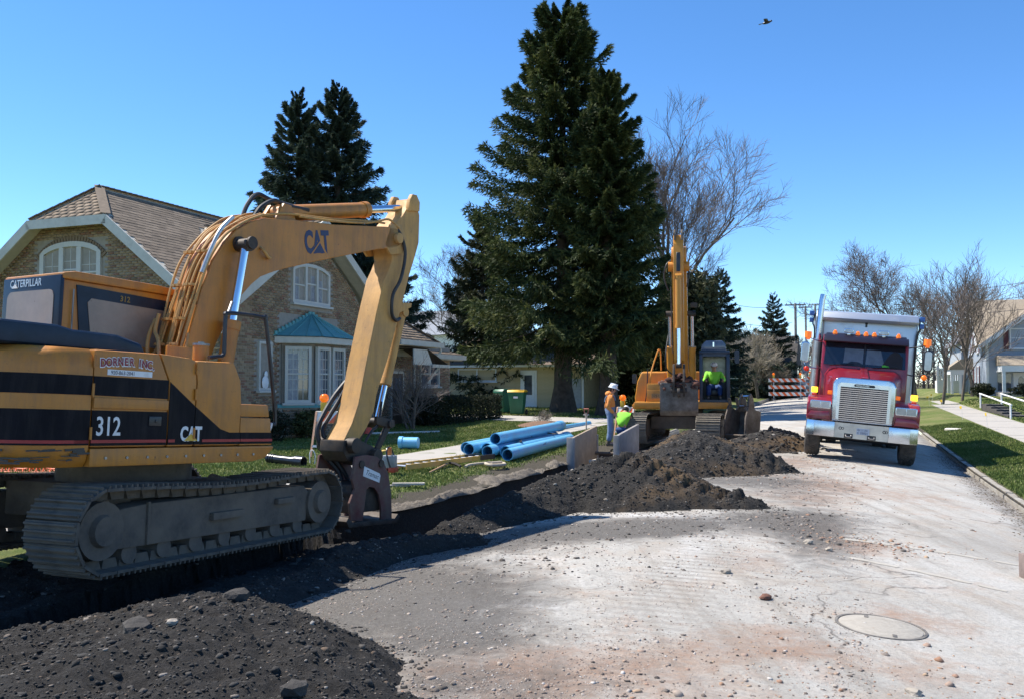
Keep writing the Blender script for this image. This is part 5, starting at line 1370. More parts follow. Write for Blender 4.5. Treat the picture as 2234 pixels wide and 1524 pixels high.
def window(parent, M, w, h, sashes=1, arch=0.0, bars=(2, 3), mframe=None, curtain=.0, sill=.07, fw=.07, split=True, name='window', mglass=None):
    """local x right, y up, z out of the wall; origin bottom centre. part window > pane, curtain, muntin, sill"""
    mframe = mframe or M_WINF
    def top(x): return h - arch + (arch * math.sqrt(max(0, 1 - (2 * x / w) ** 2 * .96)) if arch else 0)
    f = MB(); x0 = -w / 2
    f.prism([(x0, 0), (x0 + fw, 0), (x0 + fw, top(x0 + fw)), (x0, top(x0 + .001))], 'xy', -.06, .035)
    f.prism([(-x0, 0), (-x0 - fw, 0), (-x0 - fw, top(x0 + fw)), (-x0, top(x0 + .001))], 'xy', -.06, .035)
    nseg = 8 if arch else 1
    for i in range(nseg):
        a = x0 + fw + (w - 2 * fw) * i / nseg; b_ = x0 + fw + (w - 2 * fw) * (i + 1) / nseg
        f.prism([(a, top(a) - fw), (b_, top(b_) - fw), (b_, top(b_)), (a, top(a))], 'xy', -.06, .035)
    f.box(x0 + fw, -x0 - fw, 0, fw, -.06, .035)
    sw = (w - 2 * fw) / sashes; mull = fw * 1.1
    for i in range(1, sashes): c = x0 + fw + sw * i; f.box(c - mull / 2, c + mull / 2, fw, min(top(c - .02), top(c + .02)) - fw, -.05, .03)
    o = f.build(name, mframe, parent, smooth=0, M=M)
    for i in range(sashes):
        a = x0 + fw + sw * i + (mull / 2 if i else 0); b_ = x0 + fw + sw * (i + 1) - (mull / 2 if i < sashes - 1 else 0)
        hh = [top(a) - fw * .7, top((a + b_) / 2) - fw * .7, top(b_) - fw * .7]
        p = MB(); p.prism([(a, fw * .8), (b_, fw * .8), (b_, hh[2]), ((a + b_) / 2, hh[1]), (a, hh[0])], 'xy', -.05, -.035); p.build('pane', mglass or (M_SHEER if curtain == 2 else M_PANE), o, smooth=0)
        if curtain and curtain != 2:
            cm = MB(); k = 7
            for q in range(k):
                c0 = a + (b_ - a) * (.03 if i % 2 == 0 else .45) + (b_ - a) * .5 * q / k
                cm.box(c0, c0 + (b_ - a) * .5 / k * .9, fw, fw + (min(hh) - fw) * curtain, -.034, -.03 + .003 * (q % 2))
            cm.build('curtain', M_SHEER, o, smooth=0)['kind'] = 'stuff'
        m_ = MB(); nb, nh = bars
        if split: m_.box(a, b_, (min(hh)) * .52, (min(hh)) * .52 + .045, -.035, .005)
        for q in range(1, nb): c0 = a + (b_ - a) * q / nb; m_.box(c0 - .009, c0 + .009, fw, min(hh), -.035, -.018)
        for q in range(1, nh): c0 = fw + (min(hh) - fw) * q / nh; m_.box(a, b_, c0 - .009, c0 + .009, -.035, -.02)
        m_.build('muntin', mframe, o, smooth=0)['kind'] = 'stuff'
    if sill:
        s_ = MB(); s_.box(x0 - .08, -x0 + .08, -sill, -.002, -.05, .12); s_.build('sill', mframe, o, smooth=0, bevel=.01)
    return o

hz = Hf(24, 15.5)
HB = root('brick_house', STREET @ Matrix.Translation((0, 0, 0)), 'brown brick house with clipped gables, arched windows and a bay', 'house')
inv = HB.matrix_world.inverted()
# camera in house coordinates, to order pieces by how large they show
camh = inv @ Vector((0, 0, 1.7))
def lay_h(name, poly, holes, o, u, v, n, w, h, gap, depth, ms, mo, ntop, seed, lean=0):
    cells = pieces(o, u, v, n, poly, holes, w, h, gap, depth, seed=seed)
    O, Uv, Vv = Vector(o), Vector(u), Vector(v)
    lay(HB, name, cells, o, u, v, n, w, h, gap, depth, ms, mo, ntop, lean=lean, key=lambda c: (O + Uv * c[0] + Vv * c[1] - camh).length, seed=seed)
SL = 19.4; SR = 27.6; TF = 15.5; TB = 26.2; EZ = 3.2; RZ = 7.45; TRIDGE = 20.5
# wall cores (mortar)
w = MB()
w.prism([(TF + .02, -.2), (TB, -.2), (TB, 3.4), (22.25, 6.3), (19.35, 6.3), (TF + .02, 3.4)], 'yz', SL + .02, SL + .3)
w.prism([(SL + .02, -.2), (SR, -.2), (SR, 3.2), (26.2, 4.75), (24.75, 5.72), (23.6, 6.45), (22.45, 5.72), (20.9, 4.7), (SL + .02, 3.6)], 'xz', TF + .02, TF + .3)
w.box(SR - .02, 34.7, TF + .32, TF + .6, -.2, 3.2)
w.box(34.42, 34.68, TF + .6, 21, -.2, 2.8)
w.box(SL + .3, SR, TB - .3, TB, -.2, 3.2)
w.build('wall', M_MORT, HB, smooth=0)
# bricks
holes = [(22.5, 24.75, 3.98, 5.3), (21.95, 25.2, .2, 3.75), (20.95, 21.6, 1.4, 2.95)]
lay_h('brick', [(SL, 0.05), (SR, .05), (SR, 3.2), (26.2, 4.7), (24.75, 5.7), (23.6, 6.4), (22.45, 5.7), (20.9, 4.65), (SL, 3.6)], holes, (0, TF, 0), (1, 0, 0), (0, 0, 1), (0, -1, 0), .215, .076, .011, .05, M_BRS, M_BRO, 300, 1)
gp = [(-15.55, 1.6), (-15.55, 3.3), (-19.4, 6.25), (-22.3, 6.25), (-24.5, 4.55), (-24.5, 1.6)]
lay_h('brick', gp, [(-22.1, -19.6, 4.1, 5.85)], (SL, 0, 0), (0, -1, 0), (0, 0, 1), (-1, 0, 0), .215, .076, .011, .05, M_BRS, M_BRO, 0, 2)
lay_h('brick', [(SR, .05), (34.7, .05), (34.7, 2.75), (SR, 2.75)], [(29.3, 30.5, 0, 2.2), (31.75, 33.6, 1.5, 2.6)], (0, TF + .3, 0), (1, 0, 0), (0, 0, 1), (0, -1, 0), .215, .076, .011, .05, M_BRS, M_BRO, 0, 3)
# foundation band
b = MB(); b.box(SL - .01, SR + .01, TF - .045, TF - .002, -.2, .12); b.box(SL - .05, SL - .002, TF, TB, -.2, .12); b.build('foundation', M_CONC, HB, smooth=0)
# arched soldier course over the gable window
a_ = MB()
for i in range(27):
    q = R(-52 + 104 * i / 26)
    a_.beam((SL - .004, 20.85 + 1.45 * math.sin(q), 4.55 + 1.18 * math.cos(q)), (SL - .004, 20.85 + 1.66 * math.sin(q), 4.55 + 1.39 * math.cos(q)), .08, .03, (1, 0, 0))
a_.build('soldier_course', M_BRO, HB, smooth=0)['kind'] = 'stuff'
# roof: main slope, hips, front gable slopes
def roof_plane(pts, th=.09, m=None, name='roof'):
    """pts: planar 3d polygon; thickness downwards"""
    b = MB(); n = len(pts); P = [Vector(p) for p in pts]
    nn = (P[1] - P[0]).cross(P[2] - P[0]).normalized()
    if nn.z < 0: P = P[::-1]; nn = -nn
    Q = [p - nn * th for p in P]
    b.add(P + Q, [tuple(range(n)), tuple(range(2 * n - 1, n - 1, -1))] + [(i, n + i, n + (i + 1) % n, (i + 1) % n) for i in range(n)])
    return b.build(name, m or M_SOFFIT, HB, smooth=0)
def shingles(pts, ntop, seed, w=.30, h=.17):
    P = [Vector(p) for p in pts]; nn = (P[1] - P[0]).cross(P[2] - P[0]).normalized()
    if nn.z < 0: nn = -nn
    v = (Vector((0, 0, 1)) - nn * nn.z).normalized(); u = v.cross(nn)
    o = P[0]; uv = [((p - o).dot(u), (p - o).dot(v)) for p in P]
    lay_h('shingle', uv, None, o + nn * .014, u, v, nn, w, h, .006, .016, M_SHS, M_SHO, ntop, seed, lean=.05)
OV = .5
s0 = SL - OV; te = TF - OV; k = (RZ - EZ) / (TRIDGE - te)
clipz = 6.35; tcl = te + (clipz - EZ) / k; tcr = 2 * TRIDGE - tcl
hs = s0 + (RZ - clipz) / .95
main_front = [(s0, te, EZ), (33.0, te, EZ), (29.0, 18.6, EZ + (18.6 - te) * k), (26.2, TRIDGE, RZ), (hs, TRIDGE, RZ), (s0, tcl, clipz)]
FZ = 6.78; FC = 23.6; fk = .655; za = FZ - (FC - s0) * fk
main_front = [(s0, te + (za - EZ) / k, za), (FC, te + (FZ - EZ) / k, FZ), (FC + (FZ - EZ) / fk, te, EZ), (32.1, te, EZ), (26.6, TRIDGE, RZ), (hs, TRIDGE, RZ), (s0, tcl, clipz)]
main_back = [(s0, 2 * TRIDGE - te, EZ), (32.1, 2 * TRIDGE - te, EZ), (26.6, TRIDGE, RZ), (hs, TRIDGE, RZ), (s0, tcr, clipz)]
hip_l = [(s0, tcl, clipz), (s0, tcr, clipz), (hs, TRIDGE, RZ)]
hip_r = [(32.1, te, EZ), (32.1, 2 * TRIDGE - te, EZ), (26.6, TRIDGE, RZ)]
for p in (main_front, main_back, hip_l, hip_r): roof_plane(p)
shingles(main_front, 300, 11); shingles(hip_l, 0, 12); shingles(hip_r, 0, 13)
FZ = 6.78; FC = 23.6; fk = .655
fl_ = [(FC, te, FZ), (FC, 20.0, FZ), (FC - 5.2, 20.0, FZ - 5.2 * fk), (FC - 5.2, te, FZ - 5.2 * fk)]
fr_ = [(FC, te, FZ), (FC, 20.0, FZ), (FC + 4.4, 20.0, FZ - 4.4 * fk), (FC + 4.4, te, FZ - 4.4 * fk)]
fl_ = [(FC, te, FZ), (FC, TRIDGE - (RZ - FZ) / k, FZ), (FC - 5.2, te + (FZ - 5.2 * fk - EZ) / k + .3, FZ - 5.2 * fk), (FC - 5.2, te, FZ - 5.2 * fk)]
fr_ = [(FC, te, FZ), (FC, TRIDGE - (RZ - FZ) / k, FZ), (FC + 4.9, te + (FZ - 4.9 * fk - EZ) / k + .01, FZ - 4.9 * fk), (FC + 4.9, te, FZ - 4.9 * fk)]
roof_plane(fl_); roof_plane(fr_)
shingles(fl_, 0, 14); shingles(fr_, 0, 15)
# ridge and hip caps
def caps(p0, p1, w=.26):
    p0, p1 = Vector(p0), Vector(p1); b = MB(); d = (p1 - p0); n = max(3, int(d.length / .22)); u = d.normalized()
    for i in range(n):
        a = p0 + d * (i / n); c = p0 + d * ((i + 1.15) / n)
        b.beam(a + Vector((0, 0, .035)), c + Vector((0, 0, .05)), w, .025)
    b.build('ridge_caps', mat('cap_shingle', (.19, .145, .105), .95, var=.2, vs=8), HB, smooth=0)['kind'] = 'stuff'
caps((hs, TRIDGE, RZ), (26.6, TRIDGE, RZ)); caps((s0, tcl, clipz), (hs, TRIDGE, RZ)); caps((s0, tcr, clipz), (hs, TRIDGE, RZ)); caps((32.1, te, EZ), (26.6, TRIDGE, RZ))
caps((FC, te, FZ), (FC, 19.5, FZ))
# boards along the rakes and eaves
def board(p0, p1, w=.26, th=.05, up=(0, 0, 1), m=None, name='rake_board'):
    b = MB(); b.beam(p0, p1, th, w, up); return b.build(name, m or M_TRIM, HB, smooth=0)
fz = s0 - .03
board((fz, te, EZ - .12), (fz, tcl + .02, clipz - .13)); board((fz, tcl - .05, clipz - .13), (fz, tcr + .05, clipz - .13)); board((fz, 2 * TRIDGE - te, EZ - .12), (fz, tcr - .02, clipz - .13))
board((FC - 5.2, te - .03, FZ - 5.2 * fk - .12), (FC, te - .03, FZ - .13), up=(0, 0, 1)); board((FC, te - .03, FZ - .13), (FC + 4.9, te - .03, FZ - 4.9 * fk - .12))
board((FC + 4.9, te - .04, EZ - .02), (32.2, te - .04, EZ - .02), .2, .1, name='eave_gutter')
for x0_, x1_, y_ in ((FC + 4.3, 32.0, te + .02),):
    b = MB(); b.box(x0_, x1_, te + .03, TF + .35, EZ - .14, EZ - .11); b.box(x0_ + .2, 31.2, TF + .28, TF + .3, 2.72, EZ - .1); b.build('soffit', M_SOFFIT, HB, smooth=0)
b = MB(); b.box(s0, SL, te, 2 * TRIDGE - te, EZ - .16, EZ - .14)
b.prism([(FC - 4.2, FZ - 4.2 * fk - .18), (FC, FZ - .18), (FC + 4.2, FZ - 4.2 * fk - .18), (FC + 4.2, FZ - 4.2 * fk - .2), (FC, FZ - .2), (FC - 4.2, FZ - 4.2 * fk - .2)], 'xz', te, TF)
b.build('soffit', M_SOFFIT, HB, smooth=0)
# windows
window(HB, rot_map((SL - .01, 20.85, 4.15), (0, -1, 0), (0, 0, 1), (-1, 0, 0)), 2.3, 1.62, 3, .42, (2, 3), curtain=.5, fw=.15)
window(HB, rot_map((23.6, TF - .01, 4.12), (1, 0, 0), (0, 0, 1), (0, -1, 0)), 2.05, 1.26, 3, .3, (2, 2), curtain=.75, fw=.1)
window(HB, rot_map((21.27, TF - .01, 1.5), (1, 0, 0), (0, 0, 1), (0, -1, 0)), .62, 1.38, 1, 0, (1, 1), curtain=0, split=False)
b = MB(); b.ball((21.27, TF - .03, 1.72), (.16, .03, .2), 10, 6); b.ball((21.3, TF - .03, 1.95), (.08, .03, .1), 8, 6); b.build('window_ornament', M_WHITE, HB)
# bay: three-sided, brick piers, copper roof
bay = [(22.0, TF), (22.75, TF - .75), (24.35, TF - .75), (25.15, TF)]
bm_ = MB(); bm_.prism([(a, c + .004) for a, c in bay], 'xy', -.2, 1.0); bm_.build('bay_base', M_MORT, HB, smooth=0)
bm_ = MB(); bm_.prism([(22.1, TF), (22.8, TF - .65), (24.3, TF - .65), (25.05, TF)], 'xy', 1.0, 2.86); bm_.build('bay_core', M_MORT, HB, smooth=0)
for i, ((xa, ya), (xb, yb)) in enumerate(zip(bay[:-1], bay[1:])):
    WH = [[(.14, .92, 1.06, 2.8)], [(.0, .76, 1.06, 2.8), (.84, 1.6, 1.06, 2.8)], [(.22, .88, 1.06, 2.8)]][i]
    d = Vector((xb - xa, yb - ya, 0)); L_ = d.length; d.normalize(); nrm = Vector((d.y, -d.x, 0))
    cells = pieces(None, None, None, None, [(0.02, 1.0), (L_ - .02, 1.0), (L_ - .02, 2.86), (.02, 2.86)], WH, .215, .076, .011, .05, seed=30 + i)
    lay(HB, 'brick', cells, (xa, ya, 0), d, (0, 0, 1), nrm, .215, .076, .011, .05, M_BRS, M_BRO, 0, seed=30 + i)
    cells = pieces(None, None, None, None, [(0.02, 0.02), (L_ - .02, 0.02), (L_ - .02, .98), (.02, .98)], None, .215, .076, .011, .05, seed=40 + i)
    lay(HB, 'brick', cells, (xa, ya, 0), d, (0, 0, 1), nrm, .215, .076, .011, .045, M_BRS, M_BRO, 0, seed=40 + i)
    mid = Vector((xa, ya, 1.12)) + d * L_ / 2 + nrm * .02
    if i == 1:
        for off in (-.42, .42): window(HB, rot_map(mid + d * off, d, (0, 0, 1), nrm), .72, 1.66, 1, 0, (4, 5), curtain=.95 if off < 0 else .6, split=True, fw=.09)
    else: window(HB, rot_map(mid, d, (0, 0, 1), nrm), .78 if i == 0 else .6, 1.66, 1, 0, (4, 5), curtain=.9 if i == 0 else .5, split=True, fw=.09)
b = MB(); b.prism([(21.72, TF), (22.62, TF - 1.02), (24.48, TF - 1.02), (25.45, TF)], 'xy', 2.86, 3.06); b.build('bay_cornice', M_TRIM, HB, smooth=0, bevel=.02)
b = MB(); b.prism([(21.9, TF), (22.7, TF - .85), (24.4, TF - .85), (25.25, TF)], 'xy', .98, 1.08); b.build('bay_sill', M_COPPER, HB, smooth=0)
ap = Vector((23.58, TF - .03, 3.82)); rim = [(21.66, TF), (22.59, TF - 1.08), (24.51, TF - 1.08), (25.51, TF)]
b = MB(); b.add([ap] + [(x, y, 3.07) for x, y in rim], [(0, 1, 2), (0, 2, 3), (0, 3, 4), (0, 4, 1)]); b.build('copper_roof', M_COPPER, HB, smooth=0)
b = MB()
for i in range(3):
    for q in ((0, .33, .67) if i < 2 else (0, .33, .67, 1)):
        x = rim[i][0] + (rim[i + 1][0] - rim[i][0]) * q; y = rim[i][1] + (rim[i + 1][1] - rim[i][1]) * q
        b.beam(ap + Vector((0, -.02, .01)), (x, y, 3.08), .022, .03)
b.build('standing_seam', M_COPPER, HB, smooth=0)['kind'] = 'stuff'
b = MB()
for sg in (0, 3):
    e = Vector((rim[sg][0], TF - .02, 3.07))
    for i in range(11): p = e.lerp(ap, (i + .5) / 11); b.cbox((p.x, TF - .03, p.z + .06), (.13, .04, .1))
b.build('stepped_flashing', M_COPPER, HB, smooth=0)['kind'] = 'stuff'
# entry hood, door, right wing
b = MB(); b.prism([(29.2, 2.95), (30.3, 2.95), (30.72, 2.45), (30.72, 2.38), (29.2, 2.38)], 'xz', TF - .75, TF - .7); b.build('hood_cheek', M_TRIM, HB, smooth=0)
P4 = [(30.25, TF - .8, 2.98), (30.25, TF + .4, 2.98), (32.1, TF + .4, 2.42), (32.1, TF - .8, 2.42)]
b = MB(); b.add([Vector(p) for p in [(29.2, TF - .8, 2.98), (30.25, TF - .8, 2.98), (30.25, TF + .4, 2.98), (29.2, TF + .4, 2.98), (32.1, TF - .8, 2.42), (32.1, TF + .4, 2.42)]], [(0, 1, 2, 3), (1, 4, 5, 2)]); b.build('hood_roof', mat('dark_shingle', (.075, .06, .05), .95, var=.3, vs=20), HB, smooth=0)
b = MB(); b.beam((30.6, TF - .82, 2.36), (32.15, TF - .82, 2.36), .06, .12); b.build('hood_fascia', M_TRIM, HB, smooth=0)
b = MB(); b.beam((31.6, TF - .7, 2.4), (30.95, TF - .1, 1.3), .05, .07); b.build('hood_bracket', M_TRIM, HB, smooth=0)
b = MB(); b.box(29.4, 30.4, TF + .29, TF + .35, .1, 2.15); d_ = b.build('door_frame', M_WINF, HB, smooth=0)
b = MB(); b.box(29.5, 30.3, TF + .27, TF + .32, .12, 2.06); d_ = b.build('door', M_DOOR, HB, smooth=0)
b = MB(); b.box(29.62, 30.18, TF + .255, TF + .268, .9, 1.9); b.build('pane', M_PANE, d_, smooth=0)
window(HB, rot_map((32.65, TF + .28, 1.57), (1, 0, 0), (0, 0, 1), (0, -1, 0)), 1.75, .98, 2, 0, (1, 1), curtain=0, split=True)
hipw = [(31.0, TF - .1, 2.88), (35.3, TF - .1, 2.88), (33.3, 18.0, 3.75), (31.0, 18.0, 3.75)]
hipw2 = [(35.3, TF - .1, 2.88), (35.3, 21, 2.88), (33.3, 18.0, 3.75)]
roof_plane(hipw); shingles(hipw, 0, 21); roof_plane(hipw2)
board((31.0, TF - .12, 2.78), (35.36, TF - .12, 2.78), .18, .1, name='eave_gutter'); b = MB(); b.box(31.5, 35.2, TF - .06, TF + .3, 2.66, 2.69); b.build('soffit', M_SOFFIT, HB, smooth=0)
b = MB(); b.tube(bez([(31.9, te - .04, EZ - .1), (31.95, te + .05, EZ - .35), (31.4, TF + .1, 2.75), (31.2, TF + .24, 2.5)], 5), .045, 8); b.tube([(31.2, TF + .24, 2.5), (31.2, TF + .24, .2)], .045, 8); b.build('downspout', M_TRIM, HB)
b = MB(); b.tube([(24.2, TF - .9, .35), (24.6, TF - 1.6, .12), (26.6, TF - 3.0, .1)], .045, 8); b.build('drain_spout', M_TRIM, HB)
b = MB()
for i in range(9): b.cbox((31.9 + i * .19, TF + .22, .55 + .1 * math.sin(i * 2.1)), (.25, .16, .22 + .1 * (i % 3)))
o = b.build('grey_stone_facing', mat('grey_stone', (.34, .36, .38), .9, var=.3, vs=5, bmp=.02), HB, smooth=0, bevel=.03); o['kind'] = 'stuff'

# ================================================================ tan garage-house behind the spruce
TG = root('tan_house', STREET @ Matrix.Translation((0, 0, 0)), 'low tan clapboard house with white door behind the wheeled bins', 'house')
M_TAN = mat_tint('tan_clapboard', [(0, (.50, .40, .235)), (1, (.56, .45, .27))], .75, 0, 20, .1, obj=True)
M_TAND = mat('tan_wall', (.46, .37, .22), .8)
ts = 47.0; tz = Hf(47, 16)
b = MB(); b.box(ts + .03, ts + 8, 13.4, 21.6, tz - .2, 2.75); b.build('wall', M_TAND, TG, smooth=0)
me = MB().box(-.5, .5, -.012, .012, -.09, .09).mesh('clapboard', M_TAN, 0)
zz = tz + .08
while zz < 2.7:
    for a_, c_ in ((21.6, 17.05), (16.1, 15.0)):
        link('clapboard', me, TG, Matrix.Translation((ts, (a_ + c_) / 2, zz)) @ Matrix.Rotation(R(90), 4, 'Z') @ Matrix.Rotation(R(5), 4, 'X') @ Matrix.Diagonal((a_ - c_, 1, 1, 1)))
    zz += .172
b = MB(); b.box(ts - .05, ts + .0, 16.08, 17.05, tz - .1, 2.42); b.build('door_frame', M_WHITE, TG, smooth=0)
b = MB(); b.box(ts - .075, ts - .05, 16.2, 16.95, tz - .08, 2.32); dr = b.build('door', M_WHITE, TG, smooth=0)
b = MB(); b.box(ts - .082, ts - .075, 16.35, 16.8, 1.05, 2.15); b.box(ts - .095, ts - .083, 16.34, 16.81, 1.58, 1.63); b.build('pane', M_PANE, dr, smooth=0)
window(TG, rot_map((ts - .03, 19.7, 1.8), (0, -1, 0), (0, 0, 1), (-1, 0, 0)), 2.4, .72, 2, 0, (1, 1), split=False, mframe=M_WHITE)
b = MB(); b.box(ts - .03, ts + .02, 15.0 - .9, 15.0 - .02, tz - .1, 2.5); b.build('corner_panel', mat('pale_yellow_panel', (.60, .50, .31), .7), TG, smooth=0)
b = MB(); b.box(ts - .02, ts + .02, 13.5, 14.08, tz - .1, 1.95); b.build('garage_door', mat('shaded_blue_door', (.34, .37, .42), .6), TG, smooth=0)  # bluish shade on the garage door put into its colour
b = MB(); b.box(ts - .06, ts + .01, 13.36, 13.47, tz - .1, 2.6); b.build('corner_board', M_WHITE, TG, smooth=0)
b = MB(); b.prism([(13.0, 2.72), (22.0, 2.72), (21.9, 2.6), (13.1, 2.6)], 'yz', ts - .5, ts + 8.5); b.build('eave', M_WHITE, TG, smooth=0)
b = MB(); b.prism([(ts - .55, 2.73), (ts + 4, 4.4), (ts + 8.6, 2.73)], 'xz', 12.9, 22.1); b.build('roof', mat('brown_shingle_roof', (.17, .13, .1), .95, var=.25, vs=14, bmp=.01), TG, smooth=0)

# ================================================================ grey house on the right
GH = root('grey_house', STREET @ Matrix.Translation((0, 0, 0)), 'grey two storey gabled house with porch at the right edge', 'house')
M_GREY = mat_tint('grey_clapboard', [(0, (.33, .38, .45)), (1, (.38, .43, .50))], .75, 0, 20, .08, obj=True)
M_GREYW = mat('grey_wall', (.30, .345, .41), .8)
M_TANR = mat('tan_roof', (.30, .25, .19), .95, var=.2, vs=12, bmp=.01, bs=20)
M_BURG = mat('burgundy_shutter', (.10, .02, .03), .6)
gs, gt = 72.0, -9.7; gz = Hf(72, -14); gc = -14.1; gap_ = 8.05; gez = 4.75
t1_ = 2 * gc - gt
b = MB(); b.prism([(gt, gz - .3), (t1_, gz - .3), (t1_, gez), (gc, gap_ - .1), (gt, gez)], 'yz', gs, gs + 6); b.build('wall', M_GREYW, GH, smooth=0)
b = MB(); b.prism([(gs + 2.0, gz - .3), (gs + 10, gz - .3), (gs + 10, gez), (gs + 6, 8.0), (gs + 2.0, gez)], 'xz', gt - .02, -24); b.build('wall', M_GREYW, GH, smooth=0)
me = MB().box(-.5, .5, -.02, .02, -.14, .14).mesh('clapboard', M_GREY, 0)
zz = gz + .1
while zz < 7.8:
    hw_ = (gt - gc) if zz < gez else (gt - gc) * (gap_ - zz - .1) / (gap_ - gez)
    if hw_ > .2: link('clapboard', me, GH, Matrix.Translation((gs - .02, gc, zz)) @ Matrix.Rotation(R(90), 4, 'Z') @ Matrix.Rotation(R(5), 4, 'X') @ Matrix.Diagonal((2 * hw_, 1, 1, 1)))
    w2_ = 8.0 if zz < gez else 8.0 * (7.9 - zz) / (7.9 - gez)
    if w2_ > .3: link('clapboard', me, GH, Matrix.Translation((gs + 6, gt + .01, zz)) @ Matrix.Rotation(R(180), 4, 'Z') @ Matrix.Rotation(R(5), 4, 'X') @ Matrix.Diagonal((w2_, 1, 1, 1)))
    zz += .27
def gslope(name, P, m, th=.14):
    b = MB(); P = [Vector(p) for p in P]; n = len(P); nn = (P[1] - P[0]).cross(P[2] - P[0]).normalized()
    if nn.z < 0: nn = -nn
    b.add(P + [p - nn * th for p in P], [tuple(range(n)), tuple(range(2 * n - 1, n - 1, -1))] + [(i, n + i, n + (i + 1) % n, (i + 1) % n) for i in range(n)]); return b.build(name, m, GH, smooth=0)
gslope('roof', [(gs + 1.5, gt + .45, gez - .3), (gs + 1.5, -25, gez - .3), (gs + 6, -25, 8.15), (gs + 6, gt + .45, 8.15)], M_TANR)
gslope('roof', [(gs + 10.5, gt + .45, gez - .3), (gs + 10.5, -25, gez - .3), (gs + 6, -25, 8.15), (gs + 6, gt + .45, 8.15)], M_TANR)
fkg = (gap_ - gez) / (gt - gc)
gslope('roof', [(gs - .5, gt + .55, gez - .55 * fkg + .06), (gs + 3.0, gt + .55, gez - .55 * fkg + .06), (gs + 6.0, gc, gap_ + .06), (gs - .5, gc, gap_ + .06)], M_TANR)
gslope('roof', [(gs - .5, t1_ - .55, gez - .55 * fkg + .06), (gs + 3.0, t1_ - .55, gez - .55 * fkg + .06), (gs + 6.0, gc, gap_ + .06), (gs - .5, gc, gap_ + .06)], M_TANR)
b = MB(); b.beam((gs - .54, gt + .6, gez - .6 * fkg - .1), (gs - .54, gc, gap_ - .12), .06, .3); b.build('rake_board', M_WHITE, GH, smooth=0)
b = MB(); b.beam((gs + 1.5, gt + .48, gez - .4), (gs + 6, gt + .48, 8.0), .06, .26); b.build('rake_board', M_WHITE, GH, smooth=0)
b = MB(); b.beam((gs + 10.5, gt + .48, gez - .4), (gs + 6, gt + .48, 8.0), .06, .26); b.build('rake_board', M_WHITE, GH, smooth=0)
b = MB(); b.box(gs - .07, gs + .12, gt - .1, gt + .06, gz - .2, gez); b.build('corner_board', M_WHITE, GH, smooth=0)
window(GH, rot_map((gs - .05, -11.85, 4.15), (0, -1, 0), (0, 0, 1), (-1, 0, 0)), 1.35, 1.45, 1, 0, (1, 1), mframe=M_WHITE)
b = MB(); b.box(gs - .1, gs - .045, -11.1, -10.78, 4.1, 5.6); b.build('shutter', M_BURG, GH, smooth=0)
for ss_, zz_ in ((gs + 4.2, 4.0), (gs + 4.2, 1.5), (gs + 7.4, 1.5), (gs + 7.4, 4.0)):
    window(GH, rot_map((ss_, gt + .04, zz_), (-1, 0, 0), (0, 0, 1), (0, 1, 0)), 1.0, 1.5, 1, 0, (1, 1), mframe=M_WHITE)
    for dx in (-.7, .7):
        b = MB(); b.box(ss_ + dx - .17, ss_ + dx + .17, gt + .035, gt + .08, zz_, zz_ + 1.5); b.build('shutter', M_BURG, GH, smooth=0)
pt = gt - .55
b = MB(); b.prism([(gs - 2.4, 2.95), (gs + .02, 2.95), (gs + .02, 3.65), (gs - .9, 3.65)], 'xz', pt, t1_ - .5); b.build('porch_roof', M_TANR, GH, smooth=0)
b = MB(); b.box(gs - 2.35, gs - 2.1, pt - .05, t1_ - .4, 2.5, 2.93); b.box(gs - 2.1, gs, pt - .3, pt - .05, 2.5, 2.93); b.build('porch_beam', M_WHITE, GH, smooth=0)
for tt in (pt - .18, -15.2):
    b = MB(); b.box(gs - 2.32, gs - 2.12, tt - .1, tt + .1, gz, 2.5); b.build('porch_post', M_WHITE, GH, smooth=0)
b = MB(); b.box(gs - 2.4, gs, pt, t1_, gz - .2, gz + .25); b.build('porch_floor', M_CONC, GH, smooth=0)
b = MB(); b.box(gs - .12, gs - .02, -12.3, -11.35, gz + .25, 2.45); dr = b.build('door', M_WHITE, GH, smooth=0)
b = MB(); b.prism([(-11.82 + .18 * math.cos(R(a)), 1.75 + .45 * math.sin(R(a))) for a in range(0, 360, 30)], 'yz', gs - .135, gs - .12); b.build('pane', M_PANE, dr, smooth=0)
b = MB(); b.box(gs - .08, gs - .02, -11.2, -10.35, gz + .35, 2.4); b.build('porch_window', M_PANE, GH, smooth=0)
b = MB(); b.prism([(gt + .03, 3.7), (gt + .9, 3.6), (gt + 1.75, 2.95), (gt + 1.75, 2.8), (gt + .03, 2.8)], 'yz', gs + 7.0, gs + 10.0); b.build('side_porch_roof', M_TANR, GH, smooth=0)
b = MB(); b.box(gs + 7.1, gs + 9.9, gt + .05, gt + 1.65, 2.4, 2.79); b.build('side_porch_beam', M_WHITE, GH, smooth=0)
for ss_, tt in ((gs + 7.2, gt + 1.55), (gs + 7.2, gt + .95), (gs + 9.8, gt + 1.55)):
    b = MB(); b.box(ss_ - .09, ss_ + .09, tt - .09, tt + .09, gz, 2.4); b.build('porch_post', M_WHITE, GH, smooth=0)
